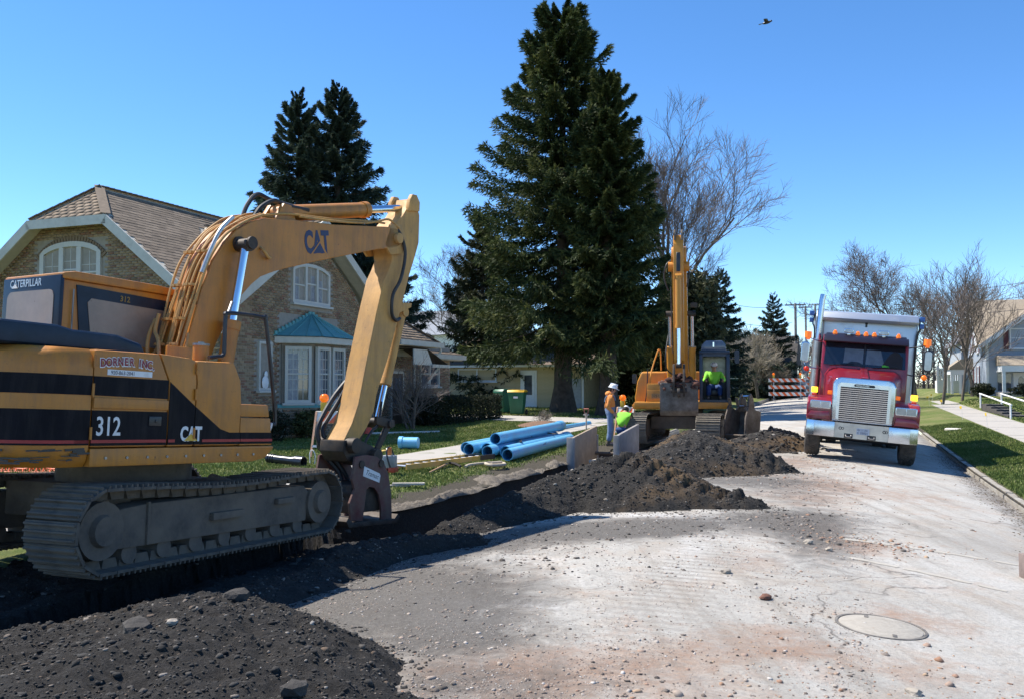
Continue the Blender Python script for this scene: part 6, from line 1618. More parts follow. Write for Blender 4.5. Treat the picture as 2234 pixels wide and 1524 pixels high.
# neighbour with white porch rail
NH = root('neighbour_house', STREET @ Matrix.Translation((0, 0, 0)), 'pale house with white porch railing behind the bare trees', 'house')
ns = 86.0; nz = Hf(86, -9)
b = MB(); b.prism([(-9.6, nz - .3), (-16.5, nz - .3), (-16.5, 5.4), (-13, 8.6), (-9.6, 5.4)], 'yz', ns, ns + 9); b.build('wall', mat('pale_grey_siding', (.38, .41, .45), .8), NH, smooth=0)
b = MB(); b.prism([(-9.2, 5.2), (-13, 8.75), (-16.9, 5.2), (-16.9, 5.0), (-13, 8.5), (-9.2, 5.0)], 'yz', ns - .4, ns + 9.4); b.build('roof', mat('grey_roof', (.2, .2, .22), .95), NH, smooth=0)
b = MB(); b.box(ns - 2.6, ns, -9.3, -5.5 - 2, nz - .2, nz + 1.0); b.build('porch_base', M_WHITE, NH, smooth=0)
b = MB(); b.box(ns - 2.6, ns - 2.5, -9.3, -7.5, nz + 1.95, nz + 2.05); b.build('porch_rail', M_WHITE, NH, smooth=0)
me = MB().box(-.04, .04, -.05, .05, 0, 1.0).mesh('baluster', M_WHITE, 0)
for i in range(11): link('baluster', me, NH, Matrix.Translation((ns - 2.55, -7.55 - i * .172, nz + .98)))
b = MB(); b.box(ns - 2.65, ns - 2.45, -7.62, -7.42, nz, nz + 2.25); b.build('porch_post', M_WHITE, NH, smooth=0)
# green house, pale roof behind the brick house, low grey shed past the barricade
def plain_house(name, label, s0_, s1_, ta, tb, ez, rz, mw, mr, along='s'):
    h_ = root(name, STREET @ Matrix.Translation((0, 0, 0)), label, 'house'); z_ = Hf(s0_, (ta + tb) / 2)
    b = MB(); b.box(s0_, s1_, ta, tb, z_ - .3, ez); b.build('wall', mw, h_, smooth=0)
    b = MB()
    if along == 's': b.prism([(ta - .5, ez - .1), (tb + .5, ez - .1), ((ta + tb) / 2, rz)], 'yz', s0_ - .4, s1_ + .4)
    else: b.prism([(s0_ - .5, ez - .1), (s1_ + .5, ez - .1), ((s0_ + s1_) / 2, rz)], 'xz', ta - .4, tb + .4)
    b.build('roof', mr, h_, smooth=0)
    return h_
M_GREEN = mat('dark_green_siding', (.012, .075, .06), .7, var=.15)
M_SLATE = mat('slate_roof', (.24, .26, .29), .9, var=.15, vs=6)
gh = plain_house('green_house', 'dark green house with white trim behind the far excavator', 80, 90, 4.2, 13.5, 3.4, 6.0, M_GREEN, mat('dark_roof', (.05, .045, .04), .9), 't')
gz2 = Hf(80, 8)
for tt in (9.0, 6.3): window(gh, rot_map((79.97, tt, 1.3), (0, -1, 0), (0, 0, 1), (-1, 0, 0)), 1.3, 1.6, 1, 0, (1, 1), mframe=M_WHITE, split=True)
for tt in (4.25, 8.0):
    b = MB(); b.box(79.93, 79.99, tt - .1, tt + .1, gz2, 3.3); b.build('wall_board', M_WHITE, gh, smooth=0)
ph = plain_house('slate_house', 'far house with pale slate roof left of the tallest spruce', 76, 88, 30.5, 42, 6.3, 9.0, M_WHITE, M_SLATE, 't')
window(ph, rot_map((75.97, 33.6, 4.2), (0, -1, 0), (0, 0, 1), (-1, 0, 0)), 1.2, 1.6, 2, 0, (1, 1), mframe=M_WHITE)
sh = root('grey_shed', STREET @ Matrix.Translation((0, 0, 0)), 'low grey utility cabinet behind the striped barricade', 'cabinet')
b = MB(); b.box(79, 80.6, 1.4, 4.6, Hf(80, 3), 2.0); b.build('body', mat('grey_metal', (.38, .42, .45), .5, .2), sh, smooth=0, bevel=.03)
b = MB(); b.box(78.9, 80.7, 1.35, 4.65, 2.0, 2.12); b.build('lid', mat('grey_metal_lid', (.30, .34, .37), .5, .2), sh, smooth=0)
b = MB(); b.box(78.96, 79, 2.7, 3.3, 1.6, 1.85); b.build('name_plate', M_WHITE, sh, smooth=0)
# ================================================================ dump truck facing the camera (x forward, y its left, z up)
KO = S(22.2, -.27, -.115)
FK = frame(KO, 200.0, 0, -5.2)
tk = root('dump_truck', FK, 'dark red dump truck with silver box and chrome grille facing the viewer', 'truck')
M_TRED = mat('dark_red_truck_paint', (.245, .012, .024), .28, var=.08, coat=.6, dirt=(.28, .2, .17), da=.15, dsc=2)
M_TDARK = mat('dark_visor', (.012, .009, .018), .35, var=.1)
M_ALU = mat('aluminium_sheet', (.62, .64, .67), .38, .75, var=.06, vs=1.5, dirt=(.42, .42, .42), da=.2)
M_CHR2 = mat('truck_chrome', (.56, .60, .66), .2, 1.0, var=.03, dirt=(.5, .46, .4), da=.25, dsc=4)
M_DIRTYCHR = mat('dusty_chrome', (.52, .49, .45), .3, .85, var=.1, dirt=(.45, .4, .33), da=.5, dsc=4)
M_TYRE = mat('tyre_rubber', (.03, .029, .028), .85, var=.25, dirt=(.16, .135, .11), da=.7, dsc=5, bmp=.006)
M_WSCR = mat('dark_windscreen', (.012, .016, .026), .05, var=.3, spec=.9)
M_SEATG = mat('back_window_glow', (.14, .16, .18), .2)
M_AMB = lamp('amber_lens', (.85, .17, .01), .35)
M_AMBL = lamp('lit_amber_lamp', (1.0, .42, .02), 2.2)
M_REDL = lamp('red_reflector', (.55, .03, .01), .2)  # faint emission added, so the reflector glows like a lamp
M_HEAD = mat('headlamp_glass', (.36, .38, .42), .12, .4)
M_PLATE = mat('number_plate', (.42, .45, .50), .5)
# chassis and axle
b = MB(); b.box(-8.0, .6, -.42, -.3, .62, .88); b.box(-8.0, .6, .3, .42, .62, .88); b.tube([(0, -.9, .52), (0, .9, .52)], .07, 10); b.box(-.3, .4, -.5, .5, .55, 1.0); b.build('chassis', M_BLK, tk, smooth=0)
b = MB(); b.tube([(-4.9, -.8, .55), (-4.9, .8, .55)], .1, 10); b.tube([(-6.3, -.8, .55), (-6.3, .8, .55)], .1, 10); b.build('rear_axle', M_BLK, tk)
def tyre(x, y, w=.34, r=.53):
    b = MB(); rs = [(r - .07, -w / 2), (r - .02, -w / 2 + .015), (r, -w / 2 + .05), (r, w / 2 - .05), (r - .02, w / 2 - .015), (r - .07, w / 2), (.3, w / 2 - .01), (.3, -w / 2 + .01)]
    n = 36; vs = []; fs = []
    for q, (rr_, yy) in enumerate(rs):
        for j in range(n): a = 2 * math.pi * j / n; vs.append((x + rr_ * math.cos(a), y + yy, .585 + rr_ * math.sin(a)))
    for q in range(len(rs)):
        for j in range(n): fs.append((q * n + j, q * n + (j + 1) % n, ((q + 1) % 8) * n + (j + 1) % n, ((q + 1) % 8) * n + j))
    b.add(vs, fs)
    for g in (-.09, -.03, .03, .09):
        for j in range(48):
            a = 2 * math.pi * j / 48 + g
            c, s = math.cos(a), math.sin(a); p = Vector((x + (r + .004) * c, y + g, .585 + (r + .004) * s))
            b.beam(p - Vector((-s, 0, c)) * .024, p + Vector((-s, 0, c)) * .024, .045, .014, (c, 0, s))
    o = b.build('tyre', M_TYRE, tk, smooth=50)
    h = MB(); sg = 1 if y > 0 else -1; h.tube([(x, y - w * .3 * 1, .585), (x, y + w * .3, .585)], .3, 24); h.tube([(x, y + sg * .1, .585), (x, y + sg * .2, .585)], .12, 12); h.build('hub', M_DIRTYCHR, o)
for yy in (-1.02, 1.02): tyre(0, yy)
for xx in (-4.9, -6.3):
    for yy in (-.98, -.62, .62, .98): tyre(xx, yy, .28)
# bumper in three pieces
b = MB(); b.prism([(.98, -.56), (.98, .56), (.86, .58), (.86, -.58)], 'xy', .57, .90)
b.build('bumper', M_DIRTYCHR, tk, smooth=0)
for sg in (-1, 1):
    b = MB(); b.prism([(.978, sg * .562), (.955, sg * 1.0), (.86, sg * 1.165), (.68, sg * 1.175), (.68, sg * 1.13), (.84, sg * 1.12), (.87, sg * .57)], 'xy', .565, .905); b.build('bumper_end', M_CHR2, tk, bevel=.01)
for yy in (-.26, .22):
    b = MB(); b.box(.97, .985, yy - .09, yy + .09, .575, .675); b.build('tow_opening', M_BLK, tk, smooth=0)
    b = MB(); b.tube(bez([(.96, yy - .05, .66), (1.01, yy - .05, .61), (1.01, yy + .05, .61), (.96, yy + .05, .66)], 4), .015, 6); b.build('tow_hook', M_STEEL, tk)
b = MB(); b.box(.981, .993, -.10, .17, .675, .815); b.build('number_plate', M_PLATE, tk, smooth=0)
text('plate_letter', 'WI 17 205', .05, basis((.994, -.085, .76), (0, 1, 0), (0, 0, 1)), M_BLUTXT, tk, .0004)
text('plate_letter', 'C 25021', .065, basis((.994, -.085, .69), (0, 1, 0), (0, 0, 1)), M_BLUTXT, tk, .0004)
for yy in (-.44, .47):
    b = MB(); b.ring((.982, yy, .78), (.987, yy, .78), .035, .02, 12); b.ring((.982, yy + .05, .78), (.987, yy + .05, .78), .03, .018, 12); b.build('bumper_hole', M_BLK, tk, smooth=0)['kind'] = 'stuff'
# grille: surround, slats, badge
sur = [(-.64, .92), (.63, .92), (.66, 1.3), (.66, 1.78), (.60, 1.89), (.5, 1.92), (-.5, 1.92), (-.6, 1.89), (-.66, 1.78), (-.66, 1.3)]
inn = [(-.53, .96), (.53, .96), (.545, 1.3), (.545, 1.75), (.50, 1.80), (-.50, 1.80), (-.545, 1.75), (-.545, 1.3)]
b = MB(); b.prism(sur, 'yz', .62, .80); b.build('grille_surround', M_CHR2, tk, bevel=.03, seg=3)
b = MB(); b.prism(inn, 'yz', .79, .807); b.build('grille_back', M_BLK, tk, smooth=0)
me = MB().prism([(-.02, -.012), (.004, -.008), (.008, .012), (-.012, .012)], 'xz', -.5, .5).mesh('grille_slat', M_CHR2, 0)
for i in range(16): link('grille_slat', me, tk, Matrix.Translation((.825, 0, .985 + i * .0455)))
b = MB(); b.prism([(-.50, .955), (-.56, .98), (-.565, 1.74), (-.51, 1.79), (-.5, 1.78)], 'yz', .80, .83); b.prism([(.50, .955), (.56, .98), (.565, 1.74), (.51, 1.79), (.5, 1.78)], 'yz', .80, .83); b.box(.80, .83, -.5, .5, 1.71, 1.80); b.build('grille_rim', M_CHR2, tk, smooth=0)['kind'] = 'stuff'
b = MB(); b.prism([(-.2 + .0, 1.755 - .028), (.2, 1.755 - .028), (.225, 1.755), (.2, 1.755 + .03), (-.2, 1.755 + .03), (-.225, 1.755)], 'yz', .83, .84); b.build('badge', M_BLK, tk, bevel=.004)
text('badge_letter', 'FREIGHTLINER', .05, basis((.842, -.18, 1.738), (0, 1, 0), (0, 0, 1)), M_CHR2, tk, .0006, sx=.85)
# hood: tapers up and back to the windscreen; loft of sections
def loft(name, secs, m, parent, smooth=40, caps=True):
    b = MB(); n = len(secs[0])
    for sc in secs: b.v += [tuple(p) for p in sc]
    for i in range(len(secs) - 1):
        for j in range(n): b.f.append((i * n + j, i * n + (j + 1) % n, (i + 1) * n + (j + 1) % n, (i + 1) * n + j)); b.m.append(0)
    if caps: b.f += [tuple(range(n))[::-1], tuple((len(secs) - 1) * n + j for j in range(n))]; b.m += [0, 0]
    return b.build(name, m, parent, smooth=smooth)
def hsec(x, w, z0, z1, r):
    return [(x, -w, z0), (x, w, z0), (x, w, z1 - r), (x, w - r * .4, z1 - r * .35), (x, w - r, z1), (x, -w + r, z1), (x, -w + r * .4, z1 - r * .35), (x, -w, z1 - r)]
loft('hood', [hsec(.66, .63, .95, 1.88, .12), hsec(.2, .66, .95, 1.95, .14), hsec(-.5, .76, .95, 2.06, .16), hsec(-1.16, .90, .95, 2.17, .18)], M_TRED, tk)
b = MB(); b.beam((.55, 0, 1.93), (-1.1, 0, 2.185), .16, .03); b.build('hood_ridge', M_TRED, tk, bevel=.01)
# fenders over the front wheels
for sg in (-1, 1):
    b = MB()
    prof = [(.70, 1.0), (.72, 1.12), (.70, 1.30), (.55, 1.42), (.1, 1.47), (-.35, 1.40), (-.62, 1.15), (-.7, .85), (-.62, .85), (-.52, 1.1), (-.3, 1.26), (0, 1.31), (.35, 1.24), (.55, 1.02), (.6, .92), (.7, .92)]
    b.prism(prof, 'xz', sg * .60, sg * 1.19); b.build('fender', M_TRED, tk, bevel=.035, seg=3)
    b = MB(); b.prism([(sg * .66, .93), (sg * 1.17, .93), (sg * 1.17, 1.0), (sg * 1.1, 1.1), (sg * .7, 1.12)], 'yz', .68, .80); b.build('fender_skirt', M_TRED, tk, bevel=.02)
    b = MB(); b.prism(rrect(sg * .9 - .225, sg * .9 + .225, 1.175, 1.355, .03, 3), 'yz', .70, .745); h = b.build('headlight', M_CHR2, tk, bevel=.008)
    b = MB(); b.box(.745, .752, sg * .9 - .2, sg * .9 - .005, 1.195, 1.335); b.box(.745, .752, sg * .9 + .005, sg * .9 + .2, 1.195, 1.335); b.build('lens', M_HEAD, h, smooth=0)
    b = MB(); b.cbox((.42, sg * 1.06, 1.585), (.09, .14, .13)); b.build('turn_signal', M_AMBL, tk, bevel=.02)
    b = MB(); b.cbox((.46, sg * 1.06, 1.475), (.06, .1, .05)); b.build('turn_reflector', M_REDL, tk, bevel=.01)
    b = MB(); b.cbox((.5, sg * .72, 1.55), (.1, .1, .09)); b.build('side_marker', M_AMB, tk, bevel=.015)
# cab
b = MB(); b.prism([(-1.15, .9), (-2.7, .9), (-2.7, 2.95), (-1.5, 2.98), (-1.28, 2.86), (-1.10, 2.2), (-1.08, 1.5)], 'xz', -.99, .99); b.build('cab', M_TRED, tk, bevel=.05, seg=3)
fw = lambda y, k: (-1.10 - .185 * k + .02, y, 2.21 + .60 * k)
b = MB(); P = [fw(-.93, .02), fw(.93, .02), fw(.91, .95), fw(-.91, .95)]; b.add(P + [(p[0] - .02, p[1], p[2] - .005) for p in P], [(0, 1, 2, 3), (0, 4, 5, 1), (1, 5, 6, 2), (2, 6, 7, 3), (3, 7, 4, 0)])
ws = b.build('windscreen', M_WSCR, tk, smooth=0)
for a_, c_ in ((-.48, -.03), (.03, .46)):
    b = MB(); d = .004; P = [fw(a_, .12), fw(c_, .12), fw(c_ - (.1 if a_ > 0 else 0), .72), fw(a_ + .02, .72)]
    b.add([(p[0] + d, p[1], p[2]) for p in P], [(0, 1, 2, 3)]); b.build('rear_window_glow', M_SEATG, ws, smooth=0)  # daylight through the rear window, painted as paler patches on the windscreen
b = MB(); b.add([(fw(y, k)[0] + .006, y, fw(y, k)[2]) for y, k in ((.38, .03), (.86, .03), (.86, .5), (.76, .68), (.66, .7), (.58, .6), (.5, .4))], [tuple(range(7))]); b.build('driver_shade', mat('driver_shape', (.02, .018, .02), .8), ws, smooth=0)
b = MB(); b.add([(fw(y, k)[0] + .008, y, fw(y, k)[2]) for y, k in ((.42, .04), (.58, .04), (.56, .11), (.46, .15), (.40, .13))], [tuple(range(5))]); b.build('driver_vest', mat('lime_vest', (.12, .5, .04), .7), ws, smooth=0)
b = MB(); b.add([(fw(y, k)[0] + .006, y, fw(y, k)[2]) for y, k in ((-.4, .03), (-.02, .03), (-.04, .12), (-.14, .2), (-.3, .2), (-.4, .1))], [tuple(range(6))]); b.build('dashboard', M_BLK, ws, smooth=0)
b = MB(); b.beam(fw(0, 0), fw(0, 1), .035, .02, (1, 0, 0)); b.build('centre_post', M_BLK, tk, smooth=0)
for y0_ in (-.85, .15):
    b = MB(); p0, p1 = fw(y0_ + .05, .0), fw(y0_ + .6, .1); b.tube([(p0[0] + .03, p0[1], p0[2]), (p1[0] + .025, p1[1], p1[2])], .01, 5); b.build('wiper', M_BLK, tk)
b = MB(); b.prism([(-1.25, 2.79), (-1.02, 2.77), (-1.0, 2.80), (-1.2, 2.95), (-1.3, 2.97)], 'xz', -.97, .97); b.build('sun_visor', M_TDARK, tk, bevel=.015)
b = MB(); b.prism([(-1.3, 2.9), (-2.7, 2.93), (-2.7, 2.98), (-1.5, 3.02), (-1.3, 2.98)], 'xz', -.93, .93); b.build('cab_roof', M_TDARK, tk, bevel=.02)
for yy in (-.72, -.19, 0, .19, .74):
    b = MB(); b.tube([(-1.35, yy, 2.98), (-1.35, yy, 3.02), (-1.33, yy, 3.075)], [.055, .055, .03], 12); b.build('roof_marker', M_AMB, tk)
for yy in (-.40, .40):
    b = MB(); b.box(-1.42, -1.25, yy - .11, yy + .11, 3.03, 3.13); b.box(-1.38, -1.3, yy - .04, yy + .04, 2.97, 3.03); h = b.build('spotlight', M_CHR2, tk, bevel=.01)
    b = MB(); b.box(-1.25, -1.245, yy - .09, yy + .09, 3.045, 3.115); b.build('lens', M_HEAD, h, smooth=0)
for sg in (-1, 1):
    b = MB(); b.add([(-1.3, sg * 1.002, 2.2), (-2.1, sg * 1.002, 2.2), (-2.1, sg * 1.002, 2.8), (-1.45, sg * 1.002, 2.8)], [(0, 1, 2, 3)]); b.build('side_window', M_WSCR, tk, smooth=0)
    b = MB(); b.box(-2.6, -1.6, sg * .85, sg * 1.12, .55, .62); b.box(-2.6, -1.6, sg * .85, sg * 1.15, .85, .9); b.build('cab_step', M_CHR2, tk, smooth=0)
# exhaust stack on its right side
b = MB(); b.tube([(-1.95, -1.13, 1.2), (-1.95, -1.13, 2.85)], .115, 18); b.build('heat_shield', M_DIRTYCHR, tk)
b = MB(); b.tube([(-1.95, -1.13, 2.8), (-1.95, -1.10, 3.85), (-1.97, -1.08, 4.0)], .072, 16); b.build('exhaust_stack', M_CHR2, tk)
b = MB(); b.tube([(-1.9, -1.1, 1.25), (-1.4, -1.0, 1.0), (-.9, -.8, .8)], .07, 10); b.build('exhaust_pipe', M_STEEL, tk)
# mirrors with beacons
for sg, yc in ((-1, -1.38), (1, 1.40)):
    b = MB(); b.prism(rrect(yc - .1, yc + .1, 2.22, 2.72, .06, 4), 'yz', -1.0, -.93); mi = b.build('mirror', M_BLK if sg > 0 else M_CHR2, tk, bevel=.02)
    b = MB(); b.prism(rrect(yc - .075, yc + .075, 2.25, 2.69, .05, 4), 'yz', -.93, -.926); b.build('mirror_face', M_HEAD, mi, smooth=0)
    b = MB(); b.tube(bez([(-1.15, sg * .97, 2.12), (-1.0, sg * 1.15, 2.1), (-.96, yc, 2.18), (-.96, yc, 2.78), (-1.0, sg * 1.15, 2.78), (-1.3, sg * .98, 2.75)], 5), .016, 6); b.build('mirror_bracket', M_CHR2 if sg < 0 else M_BLK, tk)
    b = MB(); b.tube([(-.97, yc - sg * .04, 2.78), (-.97, yc - sg * .04, 2.83)], .05, 12); b.tube([(-.97, yc - sg * .04, 2.83), (-.97, yc - sg * .04, 2.98)], [.085, .08], 16); b.build('beacon', M_AMB, tk)
    b = MB(); b.ball((-.95, yc - sg * .06, 2.07), (.05, .065, .065), 12, 8); b.build('mirror_marker', M_AMB if sg > 0 else M_REDL, tk)
# box
b = MB(); b.box(-8.3, -2.75, -1.2, 1.22, 1.15, 1.3); b.prism([(-1.16, 1.3), (1.18, 1.3), (1.25, 3.25), (1.25, 3.45), (-1.22, 3.45), (-1.22, 3.25)], 'yz', -8.3, -2.75); b.build('box', M_ALU, tk, bevel=.02)
b = MB()
b.prism([(-2.55, 3.38), (-2.5, 3.46), (-2.62, 3.62), (-3.1, 3.68), (-8.3, 3.68), (-8.3, 3.6), (-3.1, 3.6), (-2.75, 3.46)], 'xz', -1.22, 1.26); b.build('tarp_cover', M_ALU, tk, bevel=.02)
b = MB(); b.box(-2.76, -2.72, -1.2, 1.24, 3.42, 3.455); b.build('box_rim', M_WHITE, tk, smooth=0)
b = MB(); b.box(-2.745, -2.73, .0, .05, 3.28, 3.42); b.tube([(-2.74, .025, 3.37), (-2.72, .025, 3.37)], .035, 8); b.build('lifting_eye', M_BLK, tk, smooth=0)
for sg in (-1, 1):
    b = MB(); b.tube(bez([(-2.7, sg * 1.26, 3.55), (-2.66, sg * 1.3, 3.3), (-2.68, sg * 1.24, 3.0), (-2.68, sg * 1.25, 1.5)], 5), .03 if sg > 0 else .02, 6); b.build('tarp_arm', M_BLK, tk)
    b = MB(); b.cbox((-2.75, sg * 1.34, 3.56), (.3, .12, .12)); b.cbox((-2.75, sg * 1.34, 3.38), (.25, .1, .12)); b.build('tarp_motor', mat('blue_motor', (.05, .14, .4), .4), tk, bevel=.015)
    for i in range(5):
        x = -3.4 - i * 1.1; b = MB(); b.box(x - .06, x + .06, sg * 1.19 + .02, sg * (1.29) + .02, 1.3, 3.4); b.build('box_stake', M_ALU, tk, smooth=0)
b = MB(); b.tube([(-2.72, -1.05, 1.4), (-2.72, -1.05, 3.5)], .03, 8); b.build('box_ladder_rail', M_STEEL, tk)
# ================================================================ far excavator facing the camera (x towards us, y = its left = right of picture)
FE = frame(S(27.8, 4.75, -.06), 200.5)
fx_ = root('excavator', FE, 'far yellow excavator facing the viewer with its operator in the blue cab', 'excavator')
M_DRUM = mat('dry_shoe_steel', (.17, .155, .135), .65, .4, var=.3, vs=8, dirt=(.30, .26, .21), da=.6, dsc=5)
M_CABB = mat('dark_blue_cab', (.014, .028, .055), .35, var=.15, dirt=(.1, .09, .08), da=.2)
M_BKT = mat('scraped_bucket_steel', (.22, .19, .165), .6, .5, var=.25, vs=4, dirt=(.10, .075, .055), da=.8, dsc=3, bmp=.005)
M_CLEARG = mat('bright_rear_glass', (.22, .29, .27), .15, var=.35, vs=5)
for y0_, y1_ in ((-1.42, -.72), (.72, 1.42)):
    build_track(fx_, y0_, y1_, 1.95, .42, .42, 38, mshoe=M_DRUM)
b = MB(); b.box(-.8, .8, -.8, .8, .38, .75); b.tube([(0, 0, .7), (0, 0, 1.02)], .66, 24); b.build('undercarriage', M_TRKF, fx_, bevel=.02)
# upper structure
b = MB(); b.box(-2.2, 1.2, -1.38, 1.42, 1.0, 1.2); b.build('platform', M_YELB, fx_, bevel=.04)
b = MB(); b.prism([(-2.6, -1.2), (-2.85, 0), (-2.6, 1.2), (-1.9, 1.38), (-1.9, -1.38)], 'xy', 1.0, 2.15); b.build('counterweight', M_YELB, fx_, bevel=.06)
b = MB(); b.prism([(-1.38, 1.05), (-.45, 1.05), (-.45, 2.1), (-1.2, 2.1), (-1.33, 1.8), (-1.4, 1.3)], 'yz', -1.9, .55); b.build('side_housing', M_YELB, fx_, bevel=.05, seg=3)
b = MB(); b.box(.55, 1.0, -1.0, -.45, 1.2, 1.75); b.build('step_box', M_YELB, fx_, bevel=.03)
b = MB(); b.prism([(-1.0, 1.02), (-.45, 1.02), (-.45, 1.55), (-1.0, 1.55)], 'yz', .99, 1.03); b.build('box_door', M_YELB, fx_, bevel=.01)
b = MB(); b.box(1.03, 1.035, -.86, -.58, 1.3, 1.45); b.build('name_plate', mat('tan_plate', (.35, .22, .09), .6), fx_, smooth=0)
text('plate_letter', '325 L', .11, basis((1.037, -.85, 1.34), (0, 1, 0), (0, 0, 1)), M_BLK, fx_, .0005)
b = MB(); b.prism([(-1.42, .98), (-.4, .98), (-.4, 1.18), (-1.36, 1.18), (-1.44, 1.1)], 'yz', .4, 1.12); b.build('skirt', M_YELB, fx_, bevel=.03)
b = MB(); b.tube(bez([(.9, -.95, 1.15), (.9, -.9, 1.9), (.7, -.86, 2.2), (.5, -.70, 2.72), (.45, -.66, 2.78), (.4, -.62, 2.7), (.4, -.6, 2.15)], 6), .022, 8); b.build('grab_rail', M_YELB, fx_)
b = MB(); b.tube(bez([(.95, -1.05, 1.2), (.95, -1.0, 1.6), (.9, -.98, 2.2)], 4), .018, 6); b.build('grab_rail', M_BLK, fx_)
b = MB(); b.prism(rrect(-1.5, -1.36, 1.75, 2.05, .04, 3), 'yz', .3, .34); b.build('mirror', M_BLK, fx_)
# cab: frame posts, open front, operator inside
cx0, cx1, cy0, cy1 = -.55, 1.15, .56, 1.45
b = MB(); b.box(cx0, cx1, cy0, cy1, 1.2, 1.27); b.build('cab_floor', M_CABB, fx_, smooth=0)
b = MB(); b.box(cx0 - .05, cx1 + .02, cy0 - .0, cy1, 2.62, 2.72); b.build('cab_roof', M_CABB, fx_, bevel=.03)
for x in (cx0, cx1 - .1):
    for y in (cy0, cy1 - .1):
        b = MB(); b.box(x, x + .1, y, y + .1, 1.27, 2.62); b.build('cab_post', M_CABB, fx_, bevel=.015)
b = MB(); b.box(cx0, cx0 + .04, cy0 + .1, cy1 - .1, 1.27, 1.95); b.box(cx0 + .1, cx1 - .1, cy0, cy0 + .03, 1.27, 1.8); b.box(cx0 + .1, cx1 - .1, cy1 - .03, cy1, 1.27, 1.8); b.build('cab_panel', M_CABB, fx_, smooth=0)
b = MB(); b.prism(rrect(cy0 + .1, cy1 - .1, 1.98, 2.58, .07, 4), 'yz', cx0, cx0 + .02); b.build('rear_window', M_CLEARG, fx_, smooth=0)
b = MB(); b.box(cx1 - .06, cx1 + .005, cy0 + .1, cy1 - .1, 2.55, 2.64); b.build('front_frame', M_CABB, fx_, smooth=0)
b = MB(); b.prism([(cy0 + .05, 2.73), (cy1 - .1, 2.73), (cy1 - .12, 2.9), (cy1 - .22, 3.02), (cy0 + .2, 3.02), (cy0 + .08, 2.9)], 'yz', cx1 - .2, cx1 - .08); b.build('raised_window', mat('tilted_window', (.11, .14, .19), .1), fx_, bevel=.02)
b = MB(); b.cbox((cx1 - .06, cy0 + .42, 2.9), (.04, .04, .14)); b.build('window_latch', M_CHROME, fx_)
b = MB(); b.box(cx0, cx1 + .03, cy0 - .02, cy1 + .02, 1.0, 1.2); b.build('cab_base', M_YELB, fx_, bevel=.02)
b = MB(); b.box(-.35, .15, cy0 + .2, cy1 - .2, 1.38, 1.56); b.box(-.42, -.3, cy0 + .22, cy1 - .22, 1.5, 2.1); b.build('seat', M_BLK, fx_, bevel=.03)
for yy in (cy0 + .22, cy1 - .25):
    b = MB(); b.tube([(.35, yy, 1.5), (.4, yy, 1.85)], .02, 8); b.ball((.4, yy, 1.88), .04, 8, 6); b.build('control_lever', M_BLK, fx_)
b = MB(); b.prism(rrect(1.6, 1.74, 2.35, 2.75, .05, 3), 'yz', .6, .64); b.tube([(.6, 1.45, 2.5), (.6, 1.64, 2.5)], .015, 6); b.build('cab_mirror', M_CABB, fx_)

# boom seen end-on: rises from the deck towards us, then the stick hangs down in front
BY = .02
def bx(name, pts, hw, m, y=BY, bev=.01):
    b = MB(); b.prism(pts, 'xz', y - hw, y + hw); return b.build(name, m, fx_, bevel=bev, seg=1)
bx('boom', [(.0, 1.35), (.45, 1.3), (1.05, 3.0), (1.75, 4.45), (2.45, 5.35), (2.4, 5.62), (2.15, 5.7), (1.2, 4.75), (.45, 3.4), (.05, 2.1)], .21, M_YELB)
bx('stick', [(2.55, 5.98), (2.3, 5.9), (2.15, 5.4), (2.2, 4.7), (2.35, 3.4), (2.45, 2.35), (2.6, 2.3), (2.72, 2.4), (2.78, 3.6), (2.8, 4.7), (2.72, 5.7)], .14, M_YELB)
for yy in (-.1, .1): bx('stick_ear', [(2.5, 5.85), (2.72, 5.8), (2.72, 6.0), (2.64, 6.12), (2.54, 6.1)], .025, M_BKT, BY + yy)
bx('stick_slot', [(2.74, 4.9), (2.80, 4.9), (2.76, 5.45), (2.72, 5.45)], .055, M_BLK)
b = MB(); b.tube([(2.3, BY - .3, 5.1), (2.3, BY + .3, 5.1)], .14, 18); b.build('boom_nose_pin', M_YELB, fx_)
cyl_ram(fx_, (2.88, 4.75), (2.92, 2.25), .085, .058, .58, M_YELB, BY - .0)
for sy in (-.32, .34):
    cyl_ram(fx_, (.75, 1.6), (1.35, 3.8), .1, .05, .56, M_YELB, BY + sy)
b = MB(); b.tube([(1.35, BY - .42, 3.82), (1.35, BY + .45, 3.82)], .075, 14); b.build('boom_pin', M_GREASE, fx_)
b = MB(); b.cbox((1.5, .42, 4.05), (.12, .2, .14)); b.build('work_light', M_GREASE, fx_, bevel=.02)
for pts, r in (([(2.2, -.2, 5.3), (2.35, -.33, 5.15), (2.3, -.4, 4.8), (2.3, -.28, 4.4)], .024), ([(2.25, .24, 5.2), (2.3, .3, 4.9), (2.3, .25, 4.5)], .024), ([(1.0, -.35, 3.2), (1.3, -.42, 2.6), (1.2, -.4, 2.2), (1.0, -.2, 2.0)], .022), ([(2.6, -.2, 4.5), (2.7, -.18, 3.6), (2.6, -.15, 2.6)], .016)):
    b = MB(); b.tube(bez(pts, 6), r, 6); b.build('hose', M_RUB, fx_)
